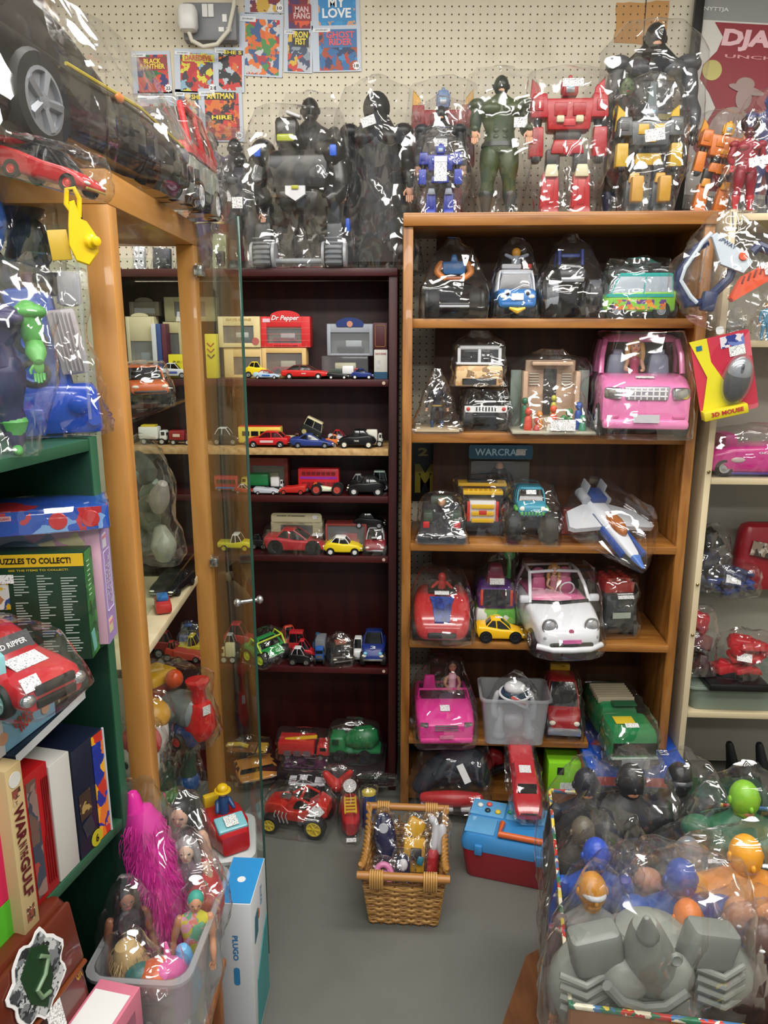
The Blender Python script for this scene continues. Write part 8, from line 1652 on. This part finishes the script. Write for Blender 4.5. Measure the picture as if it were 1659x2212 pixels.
for lab, x0, x1, y0, d, zz, cols in (('bag of folded black and navy toys on the glass shelf', 1505, 1585, 1150, .14, RS['s3'], ('#1c2030', '#20284a', '#14161c')), ('bag of navy blue toy with a white price label, glass shelf', 1528, 1668, 1232, .12, RS['s3'], ('#1f346f', '#24408a', '#1c2a55')),
    ('dark crimson bagged toy leaning beside the cream upright', 1484, 1552, 1330, .02, .47, ('#3a0f16', '#5c141e', '#a51c28')), ('bright red bagged toy with a paper tag on the green tub', 1556, 1690, 1392, .0, .47, ('#b81c26', '#c4222c', '#a81822'))):
    t, W, H = rstand('bagged_toy', lab, 'bag of toys', x0, x1, y0, d, zz); rr = rnd(len(lab))
    for k, c_ in enumerate(cols):
        g = G(); q = H / 3
        for _ in range(5): g.box((rr.uniform(-.28, .28) * W * (1 - .2 * k), .045 + rr.uniform(-.02, .02), q * (k + rr.uniform(.4, .62))), (W * rr.uniform(.25, .6), rr.uniform(.03, .07), q * rr.uniform(.35, .85)), .006, rot=(rr.uniform(-.3, .3), rr.uniform(-.5, .5), rr.uniform(-.5, .5)), top=(rr.uniform(.5, 1), 1))
        g.obj('toy_part', pl(c_, .35), t)
    if 'white' in lab or 'tag' in lab: sticker(t, (-.02, .0, H * .62), .045, .026, (0, -.8, .5), R(-10))
    bag(t, .006, slope=.3, crown=.015, amp=.012)
t, W, H = rstand('black_toy_tray', 'black plastic tray under the bright red bagged toy', 'tray', 1530, 1660, 1500, -.035, .442); G().box((0, .07, .012), (W, .13, .024), .005, rot=(0, .0, 0)).obj('tray_body', BLK, t)
t, W, H = rstand('plastic_tub', 'grey-green plastic tub on the lowest right shelf', 'tub', 1482, 1760, 1500, .0, RS['s4'] + .001); t.location = RF.P(.24, .13, RS['s4'] + .001); tub(t, .44, .25, .08, pl('#7d8a7c', .4), 1.08, .008, .03); G().box((0, 0, .077), (.42, .235, .004), .001).obj('lid', pl('#727e72', .4), t)
for k, (x0, x1, y0, c_, lb) in enumerate(((1535, 1580, 1625, '#101113', 'black toy leg with yellow strap on the floor at right'), (1590, 1650, 1640, '#18191c', 'black bagged toy on the floor beneath the right shelving'))):
    u, z_ = RF.hit((x0 + x1) / 2, 1700, .1); t = thing('action_toy', lb, 'toy', RF.P(u, .05, .001), RF.rz); g = G(); g.limb([(0, 0, .03), (.01, 0, .12), (-.01, 0, .22)], [.03, .022, .012]); g.limb([(0, 0, .02), (.05, -.03, .015)], [.02, .014]); g.obj('toy_body', pl(c_), t)
    if k == 0: G().panel((.0, -.026, .1), .035, .014, (0, -1, .2), .002, .5).obj('yellow_strap', pl('#b9b52a'), t)
t = thing('storage_box', 'dark green crate on the floor behind the box of figures', 'crate', RF.P(.12, -.17, .001), RF.rz + R(3)); carton(t, .26, .15, .14, pl('#15402e', .5))
# ---------------------------------------------------------------- patterned box of bagged figures, front right
a = onz(1135, 2050, .02); b = onz(1085, 2212, .02)
t = thing('wooden_board', 'brown wooden board with rounded corner under the box of figures', 'board', (0, 0, .001)); dx = (b - a).normalized(); e = a + dx * .75
pts = [(a.x + .03, a.y + .0), (a.x - .002, a.y - .02), (b.x, b.y), (e.x, e.y), (e.x + .75, e.y - .05), (a.x + .62, a.y - .05)]; G().loft([[Vector((x, y, z)) for x, y in pts] for z in (0, .018)]).obj('board', wood(['#5a3418', '#724726', '#80522d'], (5, 1, 5), .5, 7, 4), t)
XF = Frame(.300, 1.02, 8.7); XW, XD, XH = .62, .60, .44
t = thing('card_box', 'large open cardboard box with a colourful patterned rim', 'box', XF.P(XW / 2, XD / 2, .021), XF.rz); CB = pl('#7a4f2c', .7); TRIM = art(('#d9d2b8', '#d8c24a', '#3f6f9c', '#b5362f', '#e3dcc4', '#2f6f4f'), 55, 2, .4)
OUT = art(('#6a5238', '#5c4630', '#75604a', '#4f3c2a'), 18, 4, .35)
for c_, s_, nm in (((0, -XD / 2, XH / 2), (XW, .004, XH), 'front_wall'), ((0, XD / 2, XH / 2), (XW, .004, XH), 'back_wall'), ((-XW / 2, 0, XH / 2), (.004, XD, XH), 'left_wall'), ((XW / 2, 0, XH / 2), (.004, XD, XH), 'right_wall')):
    o = G().box(c_, s_, .001).obj(nm, [CB], t); q = Vector(c_); q.z = XH; G().box(q, (s_[0] + .003, s_[1] + .004, .008), .002).obj('patterned_rim', TRIM, o)
    if nm == 'left_wall': G().panel((-XW / 2 - .002, 0, XH / 2), XD * .99, XH * .96, (-1, 0, 0), .0006).obj('printed_side', OUT, o)
G().box((0, 0, .003), (XW - .01, XD - .01, .004), .001).obj('bottom', CB, t)
BXG = 'bagged toy figures standing in the patterned box'
def bin_(label, px, ytop, y, suit, head=None, skin='#c98a66', W=1.0, robotic=None, rz=0, tilt=0, hair=None, sl=None, cr=.03, **kw):
    p = ony(px, ytop, y); H = p.z - .03; t = thing('toy_figure' if not robotic else 'toy_robot', label, 'toy figure', (p.x, y, .03), 0, BXG, (0, R(tilt), R(rz)))
    if tilt: t.location.x -= math.sin(R(tilt)) * H
    figure(t, H, suit, skin=skin, head=head, hair=hair, bulk=W, armout=.03, bend=.2, sleeves=sl, legs=True, **kw); bag(t, .006, slope=.42, crown=cr, amp=.010); return t, H
bin_('glossy dark navy headed figure at the far left of the box', 1268, 1660, 1.54, '#23262e', '#171a28', W=.95, visor=None, face=False)
bin_('black and grey caped figure at the back middle of the box', 1365, 1652, 1.52, '#2c2d30', '#202124', W=1.15, cape='#1c1d1f', face=False)
bin_('shiny black helmeted figure at the back right of the box', 1470, 1650, 1.55, '#1c1c1e', '#131315', W=1.15, visor='#3a3d42')
t, H = bin_('lime green headed figure in a dark green suit at the right', 1612, 1690, 1.46, '#1f5f42', '#7cb82a', W=1.3, cape='#1c4a38', face=False)
bin_('brown and grey armoured figure left of the blue-headed one', 1262, 1765, 1.42, '#4a453c', '#6a6454', W=.85, chest='#5c564a', face=False)
bin_('dark grey cowled figure beside the brown armoured one', 1310, 1768, 1.42, '#2e3033', '#333538', W=1.1, face=False)
bin_('blue-headed blue-suited figure at the box left wall', 1290, 1812, 1.32, '#1c4fb0', '#2a4fb8', W=.95, face=False)
bin_('grey suited figure with orange face and white mask at the left front', 1282, 1885, 1.21, '#8f8f8c', '#d9921f', W=.8, visor='#c9ccd0', sl='#7a6a68')
bin_('silver-headed figure with peach arms in the middle of the box', 1490, 1812, 1.36, '#3a3632', '#7d8288', W=1.2, sl='#c98a6a', gloves='#c98a6a')
bin_('big bright orange bird-like headed figure at the right edge', 1615, 1810, 1.30, '#d98a1c', '#e8a01a', W=1.5, face=False, sl='#e09a20')
bin_('blue-headed figure in blue suit in front of the peach-armed one', 1475, 1860, 1.24, '#1c4a9c', '#24439c', W=1.2, face=False)
bin_('orange-headed blue-suited figure low in the middle of the box', 1490, 1945, 1.17, '#b8603a', '#d9741f', W=.9, face=False, sl='#1c3f86')
bin_('figure with folded blue arms near the right edge', 1600, 1945, 1.19, '#1c3f9c', '#c58a62', W=1.35, skin='#c58a62')
bin_('dark brown clear-bagged figure low at the right edge', 1650, 1990, 1.10, '#3c2a26', '#5a4038', W=1.2)
# great grey toy torso in the front of the box
p = ony(1400, 2000, .98)
t = thing('toy_creature', 'huge grey plastic armoured toy torso in a clear bag at the front', 'toy figure', (p.x - .0, 1.125, .03), 0, None, (R(0), 0, R(4)))
GP = pl('#868b83', .36); GPD = pl('#767b75', .38); Hh = p.z - .03 + .0; s = .33
def Q(px, py, y=-.08):
    q = ony(px, py, t.location.y + y); return (q.x - t.location.x, y, q.z - .03)
g = G(); q = Q(1400, 2200, 0); g.limb([(q[0], .0, Q(1400, 2300, 0)[2]), (q[0], .0, Q(1400, 2180, 0)[2]), (q[0], .01, Q(1400, 2085, 0)[2])], [.085, .105, .085], 24); g.ell((Q(1345, 2115)[0], -.075, Q(1345, 2115)[2]), (.045, .03, .042), 20); g.ell((Q(1440, 2118)[0], -.075, Q(1440, 2118)[2]), (.045, .03, .042), 20); g.obj('torso', GP, t)
g = G(); g.limb([(q[0], .0, .02), (q[0], .0, Q(1400, 2300, 0)[2])], [.06, .08], 16); g.obj('lower_body', GPD, t)
g = G(); g.limb([Q(1400, 2090, -.05), Q(1392, 2050, -.085), Q(1385, 2010, -.1)], [.05, .038, .026], 18); ho = g.obj('head', GP, t); g = G(); g.limb([Q(1388, 2020, -.12), Q(1384, 1985, -.13)], [.018, .006], 12); g.obj('horn', GPD, ho)
for sx, pts_ in ((-1, ((1310, 2075), (1255, 2110), (1262, 2170), (1280, 2230))), (1, ((1500, 2080), (1560, 2110), (1560, 2170), (1530, 2230)))):
    g = G(); g.limb([Q(a, b, -.03) for a, b in pts_], [.05, .058, .05, .045], 18); 
    for k in range(4): a, b = pts_[1]; v = Q(a + sx * 0, b + 5 + k * 22, -.088); g.tube([(v[0] - .04, v[1] + .01, v[2] + .006), (v[0], v[1] - .004, v[2] - .004), (v[0] + .04, v[1] + .01, v[2] + .004)], .006, 8)
    ao = g.obj('arm', GP, t)
    a, b = pts_[0]; g = G(); v = Q(a + sx * 30, b - 30, -.06); g.box(v, (.085, .05, .075), .012, rot=(0, sx * .2, 0), n=3); g.obj('shoulder_plate', GPD, ao)
for a, b in ((1392, 2078), (1452, 2078)): G().lathe([(.012, 0), (.008, .004), (.004, .001)], Q(a, b, -.108), (0, -1, .2), 18).obj('rivet', GPD, t)
g = G(); g.tube([Q(a, b, -.105) for a, b in ((1300, 2125), (1330, 2160), (1380, 2180), (1430, 2180), (1480, 2150))], .009, 8); g.obj('belt_ridge', GPD, t)
bag(t, .009, slope=.35, crown=.02, amp=.016, K=60, zbot=.1)
